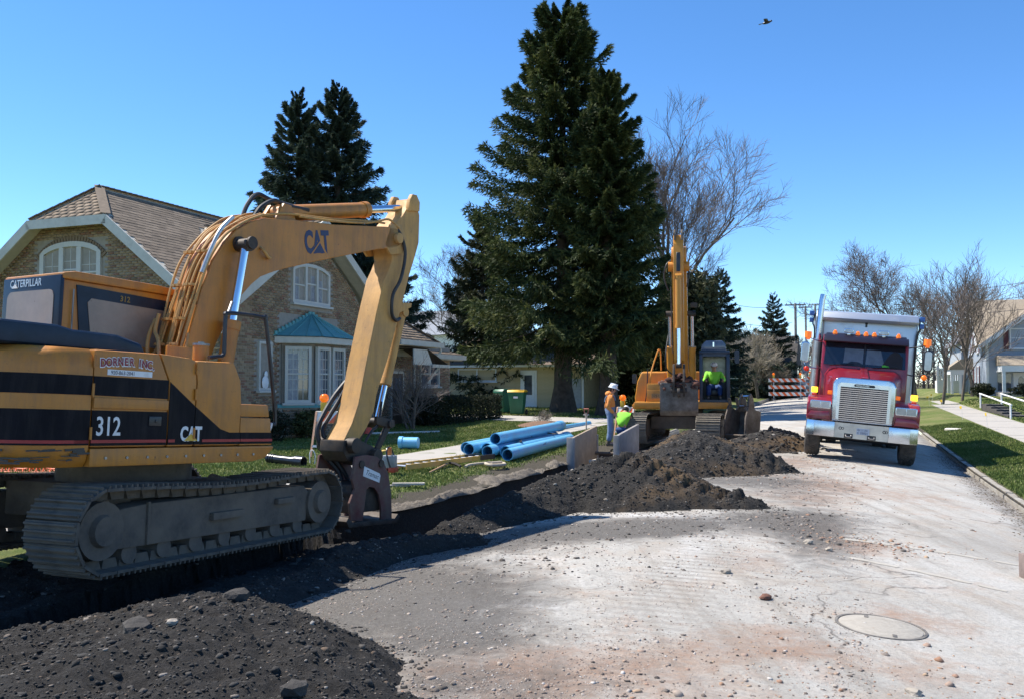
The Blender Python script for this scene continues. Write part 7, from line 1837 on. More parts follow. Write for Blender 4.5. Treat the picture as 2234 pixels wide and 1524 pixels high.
# bucket curled in front, full of red brown soil
bp = [(2.35, 2.2), (2.15, 1.7), (2.25, 1.15), (2.6, .88), (3.0, .86), (3.12, 1.0), (3.05, 1.7), (3.02, 1.82)]
b = MB()
for yy in (BY - .5, BY + .5): b.prism([(2.3, 1.85), (2.15, 1.5), (2.25, 1.1), (2.6, .88), (3.0, .86), (3.12, 1.0), (3.05, 1.75)], 'xz', yy - .02, yy + .02)
b.build('bucket_side', M_BKT, fx_, bevel=.005, seg=1)
b = MB(); b.prism([(3.05, 1.78), (3.12, 1.0), (3.0, .86), (2.6, .88), (2.25, 1.1), (2.28, 1.14), (2.6, .93), (2.98, .91), (3.07, 1.02), (3.0, 1.78)], 'xz', BY - .49, BY + .49); b.build('bucket_shell', M_BKT, fx_, bevel=.005, seg=1)
b = MB()
for yy in (BY - .14, BY + .14): b.prism([(2.5, 1.5), (3.08, 1.35), (3.16, 1.8), (2.95, 2.28), (2.75, 2.3), (2.5, 1.9)], 'xz', yy - .03, yy + .03)
b.tube([(3.0, BY - .22, 1.55), (3.0, BY + .22, 1.55)], .1, 14); b.tube([(3.14, BY - .04, 1.5), (3.14, BY + .04, 1.5)], .13, 14); b.build('bucket_lug', M_GREASE, fx_, bevel=.01)
P = []; rr = np.random.RandomState(5)
for i in range(420):
    yy = rr.uniform(BY - .48, BY + .48); P.append((rr.uniform(2.4, 3.05), yy, 1.6 + rr.uniform(0, .42) * (1 - abs((yy - .02) / .8))))
M_REDSOIL = mat_tint('red_soil_clod', [(0, (.035, .015, .012)), (.5, (.10, .042, .03)), (1, (.2, .09, .06))], .95, .01, 60)
P = np.array(P); ob = scatter('soil_load', np.zeros((0, 3)) if False else P, rr.uniform(.03, .11, len(P)), M_REDSOIL, fx_, 3)

U2 = Matrix.Rotation(R(8.0), 4, 'Z')
for ch in list(fx_.children):
    if ch.name.split('.')[0] not in ('track_shoe', 'track_frame', 'step_bracket', 'idler', 'sprocket', 'roller', 'carrier_roller', 'undercarriage'): ch.matrix_basis = U2 @ ch.matrix_basis

# spare bucket standing beside the far excavator
sb = root('spare_bucket', FE @ Matrix.Translation((1.2, 2.0, -.02)) @ Matrix.Rotation(R(-22), 4, 'Z'), 'muddy spare digging bucket standing by the right track of the far excavator', 'bucket')
for yy in (-.32, .32):
    b = MB(); b.prism([(-.35, .42), (-.42, .95), (-.1, 1.0), (.3, 1.15), (.5, .8), (.55, .3), (.3, .05), (-.1, .12)], 'xz', yy - .02, yy + .02); b.build('side_plate', M_BKT, sb, bevel=.005, seg=1)
for yy in (-.14, .14):
    b = MB(); b.prism([(-.42, .9), (-.3, 1.35), (-.18, 1.48), (-.08, 1.42), (0, 1.15), (.2, 1.0)], 'xz', yy - .025, yy + .025); b.build('lug', M_BKT, sb, bevel=.006, seg=1)
b = MB(); b.tube([(-.18, -.16, 1.4), (-.18, .16, 1.4)], .035, 10); b.build('pin', M_CHROME, sb)
b = MB(); b.tube([(.02, -.16, 1.12), (.02, .16, 1.12)], .035, 10); b.build('pin', M_CHROME, sb)
b = MB(); b.prism([(-.42, .95), (-.35, .42), (-.1, .12), (.3, .05), (.55, .3), (.5, .32), (.29, .1), (-.08, .17), (-.3, .45), (-.37, .94)], 'xz', -.3, .3); b.build('shell', M_BKT, sb, smooth=0)
for yy in (-.24, 0, .24):
    b = MB(); b.prism([(.28, 1.12), (.34, 1.12), (.42, 1.35), (.38, 1.36)], 'xz', yy - .04, yy + .04); b.build('tooth', M_BKT, sb, smooth=0)
# ================================================================ people
def skin_mesh(nodes_, edges, sub=1):
    """nodes_: name -> (pos, radius or (rx, ry)); returns evaluated mesh"""
    names = list(nodes_); idx = {n: i for i, n in enumerate(names)}
    me = bpy.data.meshes.new('tmp'); me.from_pydata([nodes_[n][0] for n in names], [(idx[a], idx[b_]) for a, b_ in edges], [])
    o = bpy.data.objects.new('tmp', me); COL.objects.link(o)
    sk = o.modifiers.new('s', 'SKIN'); sk.use_smooth_shade = True
    for i, n in enumerate(names):
        r = nodes_[n][1]; sv = me.skin_vertices[0].data[i]
        sv.radius = (r, r) if not isinstance(r, tuple) else r
        sv.use_root = (i == 0)
    sb = o.modifiers.new('u', 'SUBSURF'); sb.levels = sub; sb.render_levels = sub
    dg = bpy.context.evaluated_depsgraph_get(); dg.update()
    out = bpy.data.meshes.new_from_object(o.evaluated_get(dg)); bpy.data.objects.remove(o)
    return out

def merge(name, meshes, m):
    bm = bmesh.new()
    for me in meshes: bm.from_mesh(me)
    me = bpy.data.meshes.new(name); bm.to_mesh(me); bm.free()
    me.materials.append(m); me.polygons.foreach_set('use_smooth', [True] * len(me.polygons))
    me.polygons.foreach_set('material_index', [0] * len(me.polygons))
    return me

M_SKIN = mat('skin', (.42, .23, .16), .55, var=.08)
M_HAIR = mat('dark_hair', (.03, .022, .018), .8)
M_ORANGE = mat('orange_hoodie', (.78, .29, .07), .85, var=.14, vs=8, bmp=.01, bs=14)
M_DENIM = mat('washed_denim', (.16, .23, .36), .9, var=.25, vs=7, bmp=.012, bs=14, dirt=(.28, .27, .26), da=.35)
M_BLUEJ = mat('blue_jeans', (.03, .07, .2), .9, var=.2, bmp=.01, bs=14)
M_LIME = mat('lime_jacket', (.24, .68, .05), .8, var=.1, bmp=.01, bs=12)
M_HAT = mat('white_hard_hat', (.74, .75, .76), .4, var=.05)
M_BOOT = mat('work_boot', (.11, .085, .06), .85, var=.3)
M_GLOVE = mat('work_glove', (.5, .42, .32), .9)

def hand(p, d, n, side, s=1.0):
    """palm and five curled fingers; p wrist, d along the hand, n palm normal, side toward the thumb"""
    p, d, n, side = Vector(p), Vector(d).normalized(), Vector(n).normalized(), Vector(side).normalized()
    b = MB()
    b.beam(p - d * .01, p + d * .085 * s, .078 * s, .03 * s, n)
    for i, L in enumerate((.066, .075, .07, .055)):
        a = p + d * .08 * s + side * (.03 - .02 * i) * s
        k1 = a + d * L * .45 * s + n * .008 * s; k2 = k1 + (d * .7 + n * .7) * L * .32 * s; k3 = k2 + (d * .2 + n) * L * .28 * s
        b.tube([a, k1, k2, k3], [.0095 * s, .009 * s, .0085 * s, .007 * s], 6)
    a = p + d * .02 * s + side * .035 * s
    b.tube([a, a + (d * .7 + side * .6) * .035 * s, a + (d * 1.0 + side * .5 + n * .5) * .06 * s], [.012 * s, .0105 * s, .008 * s], 6)
    return b.mesh('hand', M_SKIN, 60, bevel=.006)

def person(label, M, J, top, leg, shoe, hat=None, bib=False, hood=False, headfwd=(1, 0, 0), group=None, gloves=None):
    """J: joints in local metres (x forward, y left, z up)"""
    rt = root('person', M, label, 'person', group)
    V = lambda k: Vector(J[k])
    hd = V('head'); f = Vector(headfwd).normalized(); up = (hd - V('neck')).normalized(); rt_ = f.cross(up)
    nod = {'pelvis': (J['pelvis'], (.115, .15)), 'waist': (J['waist'], (.105, .14)), 'chest': (J['chest'], (.12, .17)), 'neck': (J['neck'], .055), 'jaw': (tuple(hd - up * .065 + f * .02), .066), 'head': (J['head'], .083), 'crown': (tuple(hd + up * .075 - f * .01), .066),
           'nose': (tuple(hd + f * .112 - up * .02), .014)}
    ed = [('pelvis', 'waist'), ('waist', 'chest'), ('chest', 'neck'), ('neck', 'jaw'), ('jaw', 'head'), ('head', 'crown'), ('head', 'nose')]
    for s in 'lr':
        nod['sh' + s] = (J['sh' + s], .06); nod['el' + s] = (J['el' + s], .045); nod['wr' + s] = (J['wr' + s], .032)
        nod['hip' + s] = (J['hip' + s], .085); nod['kn' + s] = (J['kn' + s], .06); nod['an' + s] = (J['an' + s], .042); nod['toe' + s] = (J['toe' + s], .036)
        ed += [('chest', 'sh' + s), ('sh' + s, 'el' + s), ('el' + s, 'wr' + s), ('pelvis', 'hip' + s), ('hip' + s, 'kn' + s), ('kn' + s, 'an' + s), ('an' + s, 'toe' + s)]
    ms = [skin_mesh(nod, ed)]
    e = MB()
    for s in (-1, 1): e.ball(tuple(hd + rt_ * s * .083 - up * .012 - f * .005), (.018, .018, .03), 8, 6)
    ms.append(e.mesh('ears', M_SKIN))
    for s, sg in (('l', 1), ('r', -1)):
        d = (V('wr' + s) - V('el' + s)).normalized(); side = Vector((.7, 0, .3)); side = (side - d * side.dot(d)).normalized(); n = d.cross(side) * (1 if sg < 0 else -1)
        ms.append(hand(J['wr' + s], d, n, side))
    link('body', merge('body', ms, M_SKIN), rt)
    ey = MB()
    for s in (-1, 1): ey.ball(tuple(hd + f * .078 + rt_ * s * .032 + up * .008), .011, 8, 6)
    ey.build('eyes', M_BLK, rt)['kind'] = 'stuff'
    mo = MB(); mo.beam(tuple(hd + f * .083 - up * .058 - rt_ * .022), tuple(hd + f * .083 - up * .058 + rt_ * .022), .008, .01); mo.build('mouth', mat('lips', (.25, .09, .07), .6), rt)
    hr = MB(); hr.ball(tuple(hd - f * .022 + up * .012), (.092, .09, .09), 12, 8); hr.build('hair', M_HAIR, rt)
    # jacket: torso and sleeves
    k = 1.18
    nod = {'waist0': (tuple(V('pelvis').lerp(V('waist'), .35)), (.135, .168)), 'waist': (J['waist'], (.14, .175)), 'chest': (J['chest'], (.148, .19)), 'collar': (tuple(V('chest').lerp(V('neck'), .75)), .085)}
    ed = [('waist0', 'waist'), ('waist', 'chest'), ('chest', 'collar')]
    for s in 'lr':
        nod['sh' + s] = (J['sh' + s], .082); nod['mid' + s] = (tuple(V('sh' + s).lerp(V('el' + s), .55) + Vector((.01, 0, 0))), .068); nod['el' + s] = (J['el' + s], .063); nod['cuff' + s] = (tuple(V('el' + s).lerp(V('wr' + s), .92)), .05)
        ed += [('chest', 'sh' + s), ('sh' + s, 'mid' + s), ('mid' + s, 'el' + s), ('el' + s, 'cuff' + s)]
    link('jacket', merge('jacket', [skin_mesh(nod, ed)], top), rt)
    if hood:
        h = MB(); c = V('neck') - f * .075 - Vector((0, 0, .015)); h.ball(tuple(c), (.10, .13, .085), 12, 8); h.tube(bez([tuple(c + Vector((.05, .1, .02))), tuple(c + Vector((.12, .06, -.03))), tuple(c + Vector((.13, -.06, -.03))), tuple(c + Vector((.05, -.1, .02)))], 5), .03, 8); h.build('hood', top, rt)
    nod = {'pelvis': (J['pelvis'], (.14, .172)), 'top': (tuple(V('pelvis').lerp(V('waist'), .6)), (.142, .172))}
    ed = [('pelvis', 'top')]
    if bib: nod['bib'] = (tuple(V('waist').lerp(V('chest'), .55)), (.155, .178)); ed.append(('top', 'bib'))
    for s in 'lr':
        nod['hip' + s] = (J['hip' + s], .105); nod['kn' + s] = (J['kn' + s], .082); nod['cf' + s] = (tuple(V('kn' + s).lerp(V('an' + s), .93)), .078)
        ed += [('pelvis', 'hip' + s), ('hip' + s, 'kn' + s), ('kn' + s, 'cf' + s)]
    link('overalls' if bib else 'jeans', merge('trousers', [skin_mesh(nod, ed)], leg), rt)
    if bib:
        st = MB()
        for s in (-1, 1): st.tube(bez([tuple(V('chest') + Vector((.15, .08 * s, -.02))), tuple(V('chest') + Vector((.1, .1 * s, .12))), tuple(V('chest') + Vector((-.1, .09 * s, .1))), tuple(V('chest') + Vector((-.155, .06 * s, -.06)))], 5), .018, 6); st.build('strap', leg, rt); st = MB()
    for s in 'lr':
        a, t = V('an' + s), V('toe' + s); b = MB(); d = (t - a); d.z = 0; d.normalize()
        b.tube([tuple(a - Vector((0, 0, .03)) + Vector((0, 0, .09))), tuple(a - Vector((0, 0, .02)))], [.062, .058], 10)
        b.beam(tuple(a - d * .07 - Vector((0, 0, .045))), tuple(a + d * .19 - Vector((0, 0, .05))), .1, .07, w1=.085, h1=.055)
        b.build('boot', shoe, rt, bevel=.02)
    if hat:
        h = MB()
        if hat == 'hard':
            h.lathe([(.152, .045), (.15, .055), (.125, .06), (.122, .1), (.105, .145), (.07, .172), (.02, .182)], 20); h.beam((.08, 0, .05), (.19, 0, .035), .2, .012, w1=.12); h.beam((-.11, 0, .14), (.11, 0, .14), .03, .09)
        else:
            h.lathe([(.1, .03), (.102, .06), (.09, .1), (.05, .125), (.01, .13)], 16); h.beam((.06, 0, .035), (.17, 0, .025), .15, .012, w1=.1)
        z = up; x = f; y = z.cross(x)
        h.build('hard_hat' if hat == 'hard' else 'cap', M_HAT, rt, bevel=0, M=Matrix(((x.x, y.x, z.x, hd.x), (x.y, y.y, z.y, hd.y), (x.z, y.z, z.z, hd.z - .005), (0, 0, 0, 1))))
    return rt
stand = dict(pelvis=(0, 0, .95), waist=(-.01, 0, 1.12), chest=(.0, 0, 1.33), neck=(.03, 0, 1.50), head=(.075, 0, 1.625), shl=(0, .185, 1.41), shr=(0, -.185, 1.41), ell=(-.06, .25, 1.14), elr=(-.07, -.25, 1.13), wrl=(.1, .2, .95), wrr=(.12, -.2, .93),
             hipl=(0, .09, .88), hipr=(0, -.09, .88), knl=(.03, .1, .48), knr=(.0, -.1, .48), anl=(-.03, .1, .09), anr=(-.05, -.11, .09), toel=(.13, .12, .04), toer=(.11, -.13, .04))
person('worker in orange hood, denim bib overalls and white hard hat standing by the trench', frame(S(25.1, 6.35, Hf(25.1, 6.4) + .0), 97), stand, M_ORANGE, M_DENIM, M_BOOT, 'hard', True, True, (1, 0, -.22))
bend = dict(pelvis=(-.16, 0, .42), waist=(-.1, 0, .6), chest=(.02, 0, .80), neck=(.12, 0, .95), head=(.21, 0, 1.02), shl=(.04, .18, .86), shr=(.04, -.18, .86), ell=(.2, .22, .66), elr=(.2, -.22, .66), wrl=(.38, .1, .52), wrr=(.38, -.1, .52),
            hipl=(-.14, .1, .38), hipr=(-.14, -.1, .38), knl=(.22, .15, .46), knr=(.22, -.15, .46), anl=(-.02, .14, .09), anr=(-.02, -.14, .09), toel=(.14, .15, .04), toer=(.14, -.15, .04))
person('second worker in lime green jacket crouching behind the one in orange', frame(S(25.9, 6.15, Hf(26, 6.2)), 30), bend, M_LIME, M_BLUEJ, M_BOOT, 'cap', False, False, (.9, 0, -.4))
sit = dict(pelvis=(-.12, 0, 1.64), waist=(-.14, 0, 1.78), chest=(-.12, 0, 1.97), neck=(-.09, 0, 2.15), head=(-.06, 0, 2.28), shl=(-.12, .2, 2.06), shr=(-.12, -.2, 2.06), ell=(.02, .3, 1.84), elr=(.02, -.3, 1.84), wrl=(.27, .25, 1.84), wrr=(.27, -.25, 1.84),
           hipl=(-.08, .1, 1.62), hipr=(-.08, -.1, 1.62), knl=(.38, .17, 1.66), knr=(.38, -.17, 1.66), anl=(.46, .17, 1.33), anr=(.46, -.17, 1.33), toel=(.62, .19, 1.3), toer=(.62, -.19, 1.3))
person('operator in lime jacket, jeans and white cap seated in the blue cab', FE @ U2 @ Matrix.Translation((.1, 1.0, 0)), sit, M_LIME, M_BLUEJ, M_BOOT, 'cap', False, False, (1, 0, -.1))

# ================================================================ pipes and gear on the verge
M_PIPE = mat('blue_pipe', (.15, .46, .70), .4, var=.05, vs=2, dirt=(.35, .42, .46), da=.25, dsc=3)
M_PIPEI = mat('pipe_inside', (.06, .26, .46), .5)
def pipe(label, s, t, z, L, r, group='blue pipes stacked on the verge', yaw=0.0, pitch=0.0, bell=True):
    M = STREET @ Matrix.Translation((s, t, z)) @ Matrix.Rotation(R(yaw), 4, 'Z') @ Matrix.Rotation(R(pitch), 4, 'Y')
    p = root('blue_pipe', M, label, 'pipe', group)
    b = MB(); b.ring((0, 0, 0), (L, 0, 0), r, r - .013, 28); b.build('barrel', M_PIPE, p)
    b = MB(); b.ring((.002, 0, 0), (.35, 0, 0), r - .014, r - .02, 28); b.build('dark_mouth_ring', M_PIPEI, p)  # darker blue sleeve just inside the open end
    if bell:
        b = MB(); b.ring((L - .3, 0, 0), (L + .02, 0, 0), r * 1.16, r * .98, 28); b.ring((L - .38, 0, 0), (L - .3, 0, 0), r * 1.08, r * .98, 28); b.build('bell', M_PIPE, p)
    return p
r_ = .137
zg = lambda s, t: Hf(s, t) + r_ + .01
specs = [('nearest blue pipe of the pile, lying on the right side', 18.96, 7.2, 0), ('blue pipe tucked between nearest pipe and its neighbour', 19.55, 7.475, 0), ('blue pipe in the middle front of the pile', 19.1, 7.75, 0), ('blue pipe set back left of the middle one', 19.75, 8.025, 0), ('blue pipe with open end second from the left', 19.3, 8.3, 0), ('leftmost blue pipe of the pile on the pavement', 19.75, 8.575, 0)]
for lb, s, t, z in specs: pipe(lb, s, t, zg(s, t), 6.1, r_, yaw=3.2, bell=(t > 7.3))
pipe('blue pipe lying on top of the pile', 19.6, 7.75, zg(20.8, 8) + .25, 6.1, r_, yaw=2.6, pitch=-.3)
p = pipe('thin blue pipe continuing beyond the pile toward the drive', 26.0, 9.3, Hf(27, 9) + .1, 7.2, .085, yaw=-.5)
b = MB(); b.box(2.2, 2.5, -.1, .1, .128, .1345)
# strap of lettering on the nearest pipe
np_ = [o for o in COL.objects if o.get('label', '').startswith('nearest blue pipe')][0]
text('pipe_letter', '10 PVC', .09, basis((2.6, -.1375 * .93, .055), (1, 0, 0), (0, -.35, .94)), M_BLUTXT, np_, .0008)
for i, (s, t) in enumerate(((21.0, 7.62), (22.6, 8.0), (23.9, 7.8))):
    o = MB().cbox((0, 0, 0), (.7, .06, .025)).build('wood_spacer', mat('dark_wood', (.07, .055, .045), .9, var=.3), smooth=0)
    o.matrix_world = STREET @ Matrix.Translation((s, t, zg(s, t) + r_ + .012)) @ Matrix.Rotation(R(20 + 15 * i), 4, 'Z'); tag(o, ('dark wood spacer on the pipes near their open ends', 'dark wood spacer halfway along the blue pipes', 'dark wood spacer at the far part of the blue pipes')[i], 'spacer', 'wood spacers on the pipes')
# blue coupling on the lawn
cp_ = root('pipe_coupling', STREET @ Matrix.Translation((20.5, 10.55, Hf(20.5, 10.5) + .165)) @ Matrix.Rotation(R(-80), 4, 'Z'), 'short fat blue pipe coupling lying alone on the lawn', 'pipe coupling')
b = MB(); b.ring((-.12, 0, 0), (.30, 0, 0), .145, .13, 28); b.build('barrel', M_PIPE, cp_)
b = MB(); b.ring((-.2, 0, 0), (-.1, 0, 0), .165, .13, 28); b.tube([(.29, 0, 0), (.3, 0, 0)], .13, 24); b.build('collar', M_PIPE, cp_)
# black corrugated culvert and a wire loop
bp_ = root('black_pipe', STREET @ Matrix.Translation((15.6, 10.75, Hf(15.6, 10.7) + .1)) @ Matrix.Rotation(R(-94), 4, 'Z') @ Matrix.Rotation(R(3), 4, 'Y'), 'black drain pipe with ribbed end and flared mouth on the lawn', 'pipe')
M_BPIPE = mat('black_plastic', (.02, .022, .028), .3, var=.2)
b = MB(); b.ring((-.55, 0, 0), (.35, 0, 0), .085, .075, 24); b.build('barrel', M_BPIPE, bp_)
b = MB(); b.ring((.18, 0, 0), (.38, 0, 0), .115, .1, 24); b.ring((.12, 0, 0), (.18, 0, 0), .1, .08, 24); b.build('socket', M_BPIPE, bp_)
for x in (-.52, -.46, -.40):
    b = MB(); b.ring((x, 0, 0), (x + .03, 0, 0), .098, .08, 24); b.build('rib', M_BPIPE, bp_)
o = MB(); o.tube(bez([(0, -.06, 0), (0, -.07, .2), (0, 0, .3), (0, .06, .22), (0, .05, .02)], 6), .009, 6)
o = tag(o.build('wire_loop', M_WHT), 'pale wire hoop stuck in the lawn behind the black pipe', 'wire hoop'); o.matrix_world = STREET @ Matrix.Translation((16.0, 10.45, Hf(16, 10.4)))
# ladder
M_FIB = mat('yellow_fibreglass', (.60, .36, .07), .5, var=.12, dirt=(.4, .3, .18), da=.4)
la = Vector(S(15.4, 8.12, Hf(15.4, 8.1) + .09)); lb_ = Vector(S(18.7, 7.6, Hf(18.7, 7.6) + .1)); ld = (lb_ - la).normalized()
lad = root('ladder', basis(la, ld, Vector((-ld.y, ld.x, 0))), 'yellow ladder lying flat on the verge before the blue pipes', 'ladder')
for y in (-.2, .2): 
    b = MB(); b.box(0, 3.3, y - .017, y + .017, -.05, .05); b.build('rail', M_FIB, lad, smooth=0)
    b = MB(); b.box(2.7, 3.34, y - .02, y + .02, -.055, .053); b.build('rail_sleeve', M_BLK, lad, smooth=0)
me = MB().tube([(0, -.2, 0), (0, .2, 0)], .02, 8).mesh('rung', M_ALU)
for i in range(11): link('rung', me, lad, Matrix.Translation((.2 + i * .29, 0, 0)))
# cut-off saw
sw = root('cut_off_saw', STREET @ Matrix.Translation((14.9, 8.05, Hf(14.9, 8))) @ Matrix.Rotation(R(100), 4, 'Z'), 'grey and red petrol cut-off saw with black hoop handle at the ladder foot', 'power tool')
b = MB(); b.box(-.14, .12, -.1, .1, .12, .36); b.build('engine', mat('tool_grey', (.30, .32, .33), .5, .2), sw, bevel=.03)
b = MB(); b.box(-.16, -.02, -.11, .11, .04, .14); b.box(.0, .14, -.09, .09, .06, .14); b.build('red_base', mat('tool_red', (.45, .06, .03), .45), sw, bevel=.02)
b = MB(); b.tube(bez([(-.1, -.15, .14), (-.02, -.17, .4), (.0, -.06, .5), (.0, .1, .49), (-.02, .17, .36), (-.08, .15, .14)], 6), .017, 8); b.build('hoop_handle', M_BLK, sw)
b = MB(); b.tube([(.3, .04, .16), (.3, .055, .16)], .15, 24); b.build('blade', M_STEEL, sw)
b = MB(); b.prism([(.14, .12), (.3, .1), (.47, .2), (.38, .33), (.2, .32)], 'xz', .02, .075); b.build('blade_guard', M_WHT, sw, bevel=.01)
b = MB(); b.box(-.05, .03, -.03, .03, .36, .5); b.build('orange_tube', mat('tool_orange', (.7, .2, .05), .5), sw, bevel=.01)
o = MB()
for i in range(5): o.tube(bez([(0, .03 * i - .06, .02), (.07, .035 * i - .07, .045), (.13, .04 * i - .085, .015)], 3), .014, 6)
o.ball((-.04, 0, .03), (.07, .06, .03), 10, 6)
o = tag(o.build('work_gloves', mat('yellow_leather', (.62, .42, .12), .85)), 'pair of yellow work gloves dropped on the grass by the saw', 'gloves'); o.matrix_world = STREET @ Matrix.Translation((19.4, 10.6, Hf(19.4, 10.6)))
# pick lying by the ladder, hose, scrap boards, shovel, path light
pk = root('pickaxe', basis(S(15.5, 7.5, Hf(15.5, 7.5) + .03), Vector(S(17.1, 7.75)) - Vector(S(15.5, 7.5)), (0, 1, 0)), 'long handled pick lying in the grass beside the ladder', 'hand tool')
b = MB(); b.tube([(0, 0, 0), (1.3, 0, .06)], [.018, .022], 8); b.build('handle', mat('worn_handle', (.45, .27, .14), .7), pk)
b = MB(); b.tube(bez([(1.28, -.3, .0), (1.34, -.12, .06), (1.34, .1, .07), (1.27, .25, .03)], 5), [.008] + [.03] * 14 + [.008], 6); b.build('head', M_GREASE, pk)
o = MB(); o.tube(bez([(0, .0, .04), (.35, .05, .05), (.8, -.1, .05), (1.0, -.4, .05), (.7, -.6, .05), (.35, -.45, .06), (.5, -.25, .08), (.85, -.35, .07), (.75, -.5, .09), (.45, -.4, .1)], 7), .032, 8)
o = tag(o.build('tan_hose', mat('tan_canvas', (.48, .40, .30), .85, var=.15)), 'tan canvas hose loosely coiled between ladder and pipes', 'hose'); o.matrix_world = STREET @ Matrix.Translation((16.9, 7.35, Hf(17, 7.2) + .01))
for i, (dx, a) in enumerate(((0, 8), (.12, -6))):
    o = MB().cbox((0, 0, .02), (.55, .1, .035)).build('scrap_board', mat('grey_board', (.42, .39, .35), .9, var=.2), smooth=0)
    tag(o, ('pale scrap board lying left in the grass below the saw', 'pale scrap board lying right in the grass below the saw')[i], 'board'); o.matrix_world = STREET @ Matrix.Translation((13.6 + dx, 7.25 - i * .22, Hf(13.6, 7.2) + .03 * i)) @ Matrix.Rotation(R(-60 + a), 4, 'Z')
sv = root('shovel', STREET @ Matrix.Translation((22.2, 6.25, Hf(22.2, 6.3))), 'upright shovel with red D handle stuck beside the trench boards', 'shovel')
b = MB(); b.tube([(0, 0, .12), (0, 0, 1.08)], .019, 8); b.build('shaft', mat('shaft_wood', (.46, .36, .27), .7), sv)
b = MB(); b.tube([(0, 0, 1.02), (0, .05, 1.1), (0, .055, 1.18)], .013, 6); b.tube([(0, 0, 1.02), (0, -.05, 1.1), (0, -.055, 1.18)], .013, 6); b.tube([(0, -.07, 1.18), (0, .07, 1.18)], .018, 8); b.build('grip', mat('red_grip', (.38, .12, .08), .6), sv)
b = MB(); b.prism([(-.11, .16), (.11, .16), (.1, -.05), (0, -.14), (-.1, -.05)], 'yz', -.01, .01); b.build('blade', M_STEEL, sv, smooth=0)
lt = root('path_light', STREET @ Matrix.Translation((32.3, 9.1, Hf(32.3, 9.1))), 'small solar path light standing at the drive edge', 'garden light')
b = MB(); b.tube([(0, 0, 0), (0, 0, .36)], .02, 8); b.build('stake', M_STEEL, lt)
b = MB(); b.lathe([(.05, .3), (.06, .38), (.12, .4), (.11, .43), (.03, .46)], 14); b.build('cap', M_STEEL, lt)
# trench boards with spreader bars
M_PLY = mat('weathered_plywood', (.33, .25, .175), .85, var=.2, vs=5, dirt=(.25, .21, .17), da=.5)
M_PLYG = mat('grey_shield_panel', (.27, .25, .235), .8, var=.2, vs=4, dirt=(.22, .2, .18), da=.5)
tb = root('trench_shield', STREET, 'trench shield of two plywood boards on spreaders standing in the trench', 'trench shield')
b = MB(); b.prism([(19.7, -.8), (21.85, -.8), (21.9, .62), (19.7, .43)], 'xz', 5.88, 5.94); b.build('board', M_PLY, tb, bevel=.006)
b = MB(); b.prism([(20.1, -.8), (22.3, -.8), (22.35, .66), (20.1, .49)], 'xz', 4.90, 4.97); b.build('board', M_PLYG, tb, bevel=.006)
for s, y0, y1, h in ((19.68, 5.82, 6.0, .45), (21.9, 5.86, 5.96, .4), (20.08, 4.86, 5.0, .5)):
    b = MB(); b.box(s - .05, s + .06, y0, y1, -1.2, h); b.build('post', M_PLYG, tb, bevel=.01)
for s, z in ((19.9, -.3), (21.7, -.05)):
    b = MB(); b.tube([(s, 4.96, z), (s, 5.9, z)], .04, 10); b.build('spreader', M_BKT, tb)
b = MB(); b.beam((20.15, 5.6, -.12), (20.25, 4.97, -.02), .2, .05); b.build('cross_plank', mat('pale_plank', (.5, .45, .38), .9), tb)

# ================================================================ barricades, cone, bins, signs
M_BWHITE = mat('sheeting_white', (.72, .72, .70), .45, var=.05, dirt=(.45, .42, .38), da=.2)
M_BOR = mat('sheeting_orange', (.72, .12, .025), .45, var=.08)
M_STRUT = mat('galvanised', (.42, .44, .46), .5, .5)
def striped(parent, name, x0, x1, z0, z1, y, n, lean=1, M=None):
    b = MB(); b.box(x0, x1, y - .012, y + .012, z0, z1); o = b.build(name, M_BWHITE, parent, smooth=0, M=M)
    w = (x1 - x0) / n; h = z1 - z0
    for i in range(n):
        a = x0 + w * (i + .1); sl = h * .8 * lean
        pts = [(max(x0, min(x1, a + max(0, -sl))), z0), (max(x0, min(x1, a + w * .5 + max(0, -sl))), z0), (max(x0, min(x1, a + w * .5 + max(0, sl))), z1), (max(x0, min(x1, a + max(0, sl))), z1)]
        b = MB(); b.prism(pts, 'xz', y - .016, y - .012); b.prism(pts, 'xz', y + .012, y + .016); b.build('stripe', M_BOR, o, smooth=0)
    return o
def warning_light(parent, x, y, z):
    b = MB(); b.box(x - .07, x + .07, y - .05, y + .05, z, z + .2); o = b.build('lamp_battery', mat('lamp_yellow', (.65, .42, .04), .5), parent, bevel=.01)
    b = MB(); b.tube([(x, y - .045, z + .29), (x, y + .045, z + .29)], .095, 20); b.ball((x, y - .045, z + .29), (.085, .04, .085), 14, 8); b.build('lens', M_AMB, o)
def folding(label, M, n=2):
    r0 = root('barricade', M, label, 'barricade')
    for sg in (-1, 1):
        mm = Matrix.Translation((0, sg * .02, 1.02)) @ Matrix.Rotation(sg * R(16), 4, 'X') @ Matrix.Translation((0, 0, -1.02))
        for x in (-.28, .28):
            b = MB(); b.box(x - .022, x + .022, -.012, .012, .0, 1.05); b.build('leg', mat('orange_leg', (.6, .33, .2), .6) if x < 0 else M_BWHITE, r0, smooth=0, M=mm)
        striped(r0, 'board', -.3, .3, .78, 1.06, -.02 * sg, n, 1, mm)
        b = MB(); b.box(-.28, .28, -.012, .012, .22, .27); b.build('cross_bar', M_STRUT, r0, smooth=0, M=mm)
    warning_light(r0, -.1, 0, 1.06)
    return r0
folding('striped folding barricade with amber lamp on the lawn behind the arm', STREET @ Matrix.Translation((17.4, 10.95, Hf(17.4, 10.9))) @ Matrix.Rotation(R(-82), 4, 'Z'))
folding('striped folding barricade with amber lamp right of the hard hat worker', STREET @ Matrix.Translation((27.9, 6.55, Hf(27.9, 6.6) - .05)) @ Matrix.Rotation(R(-100), 4, 'Z'))
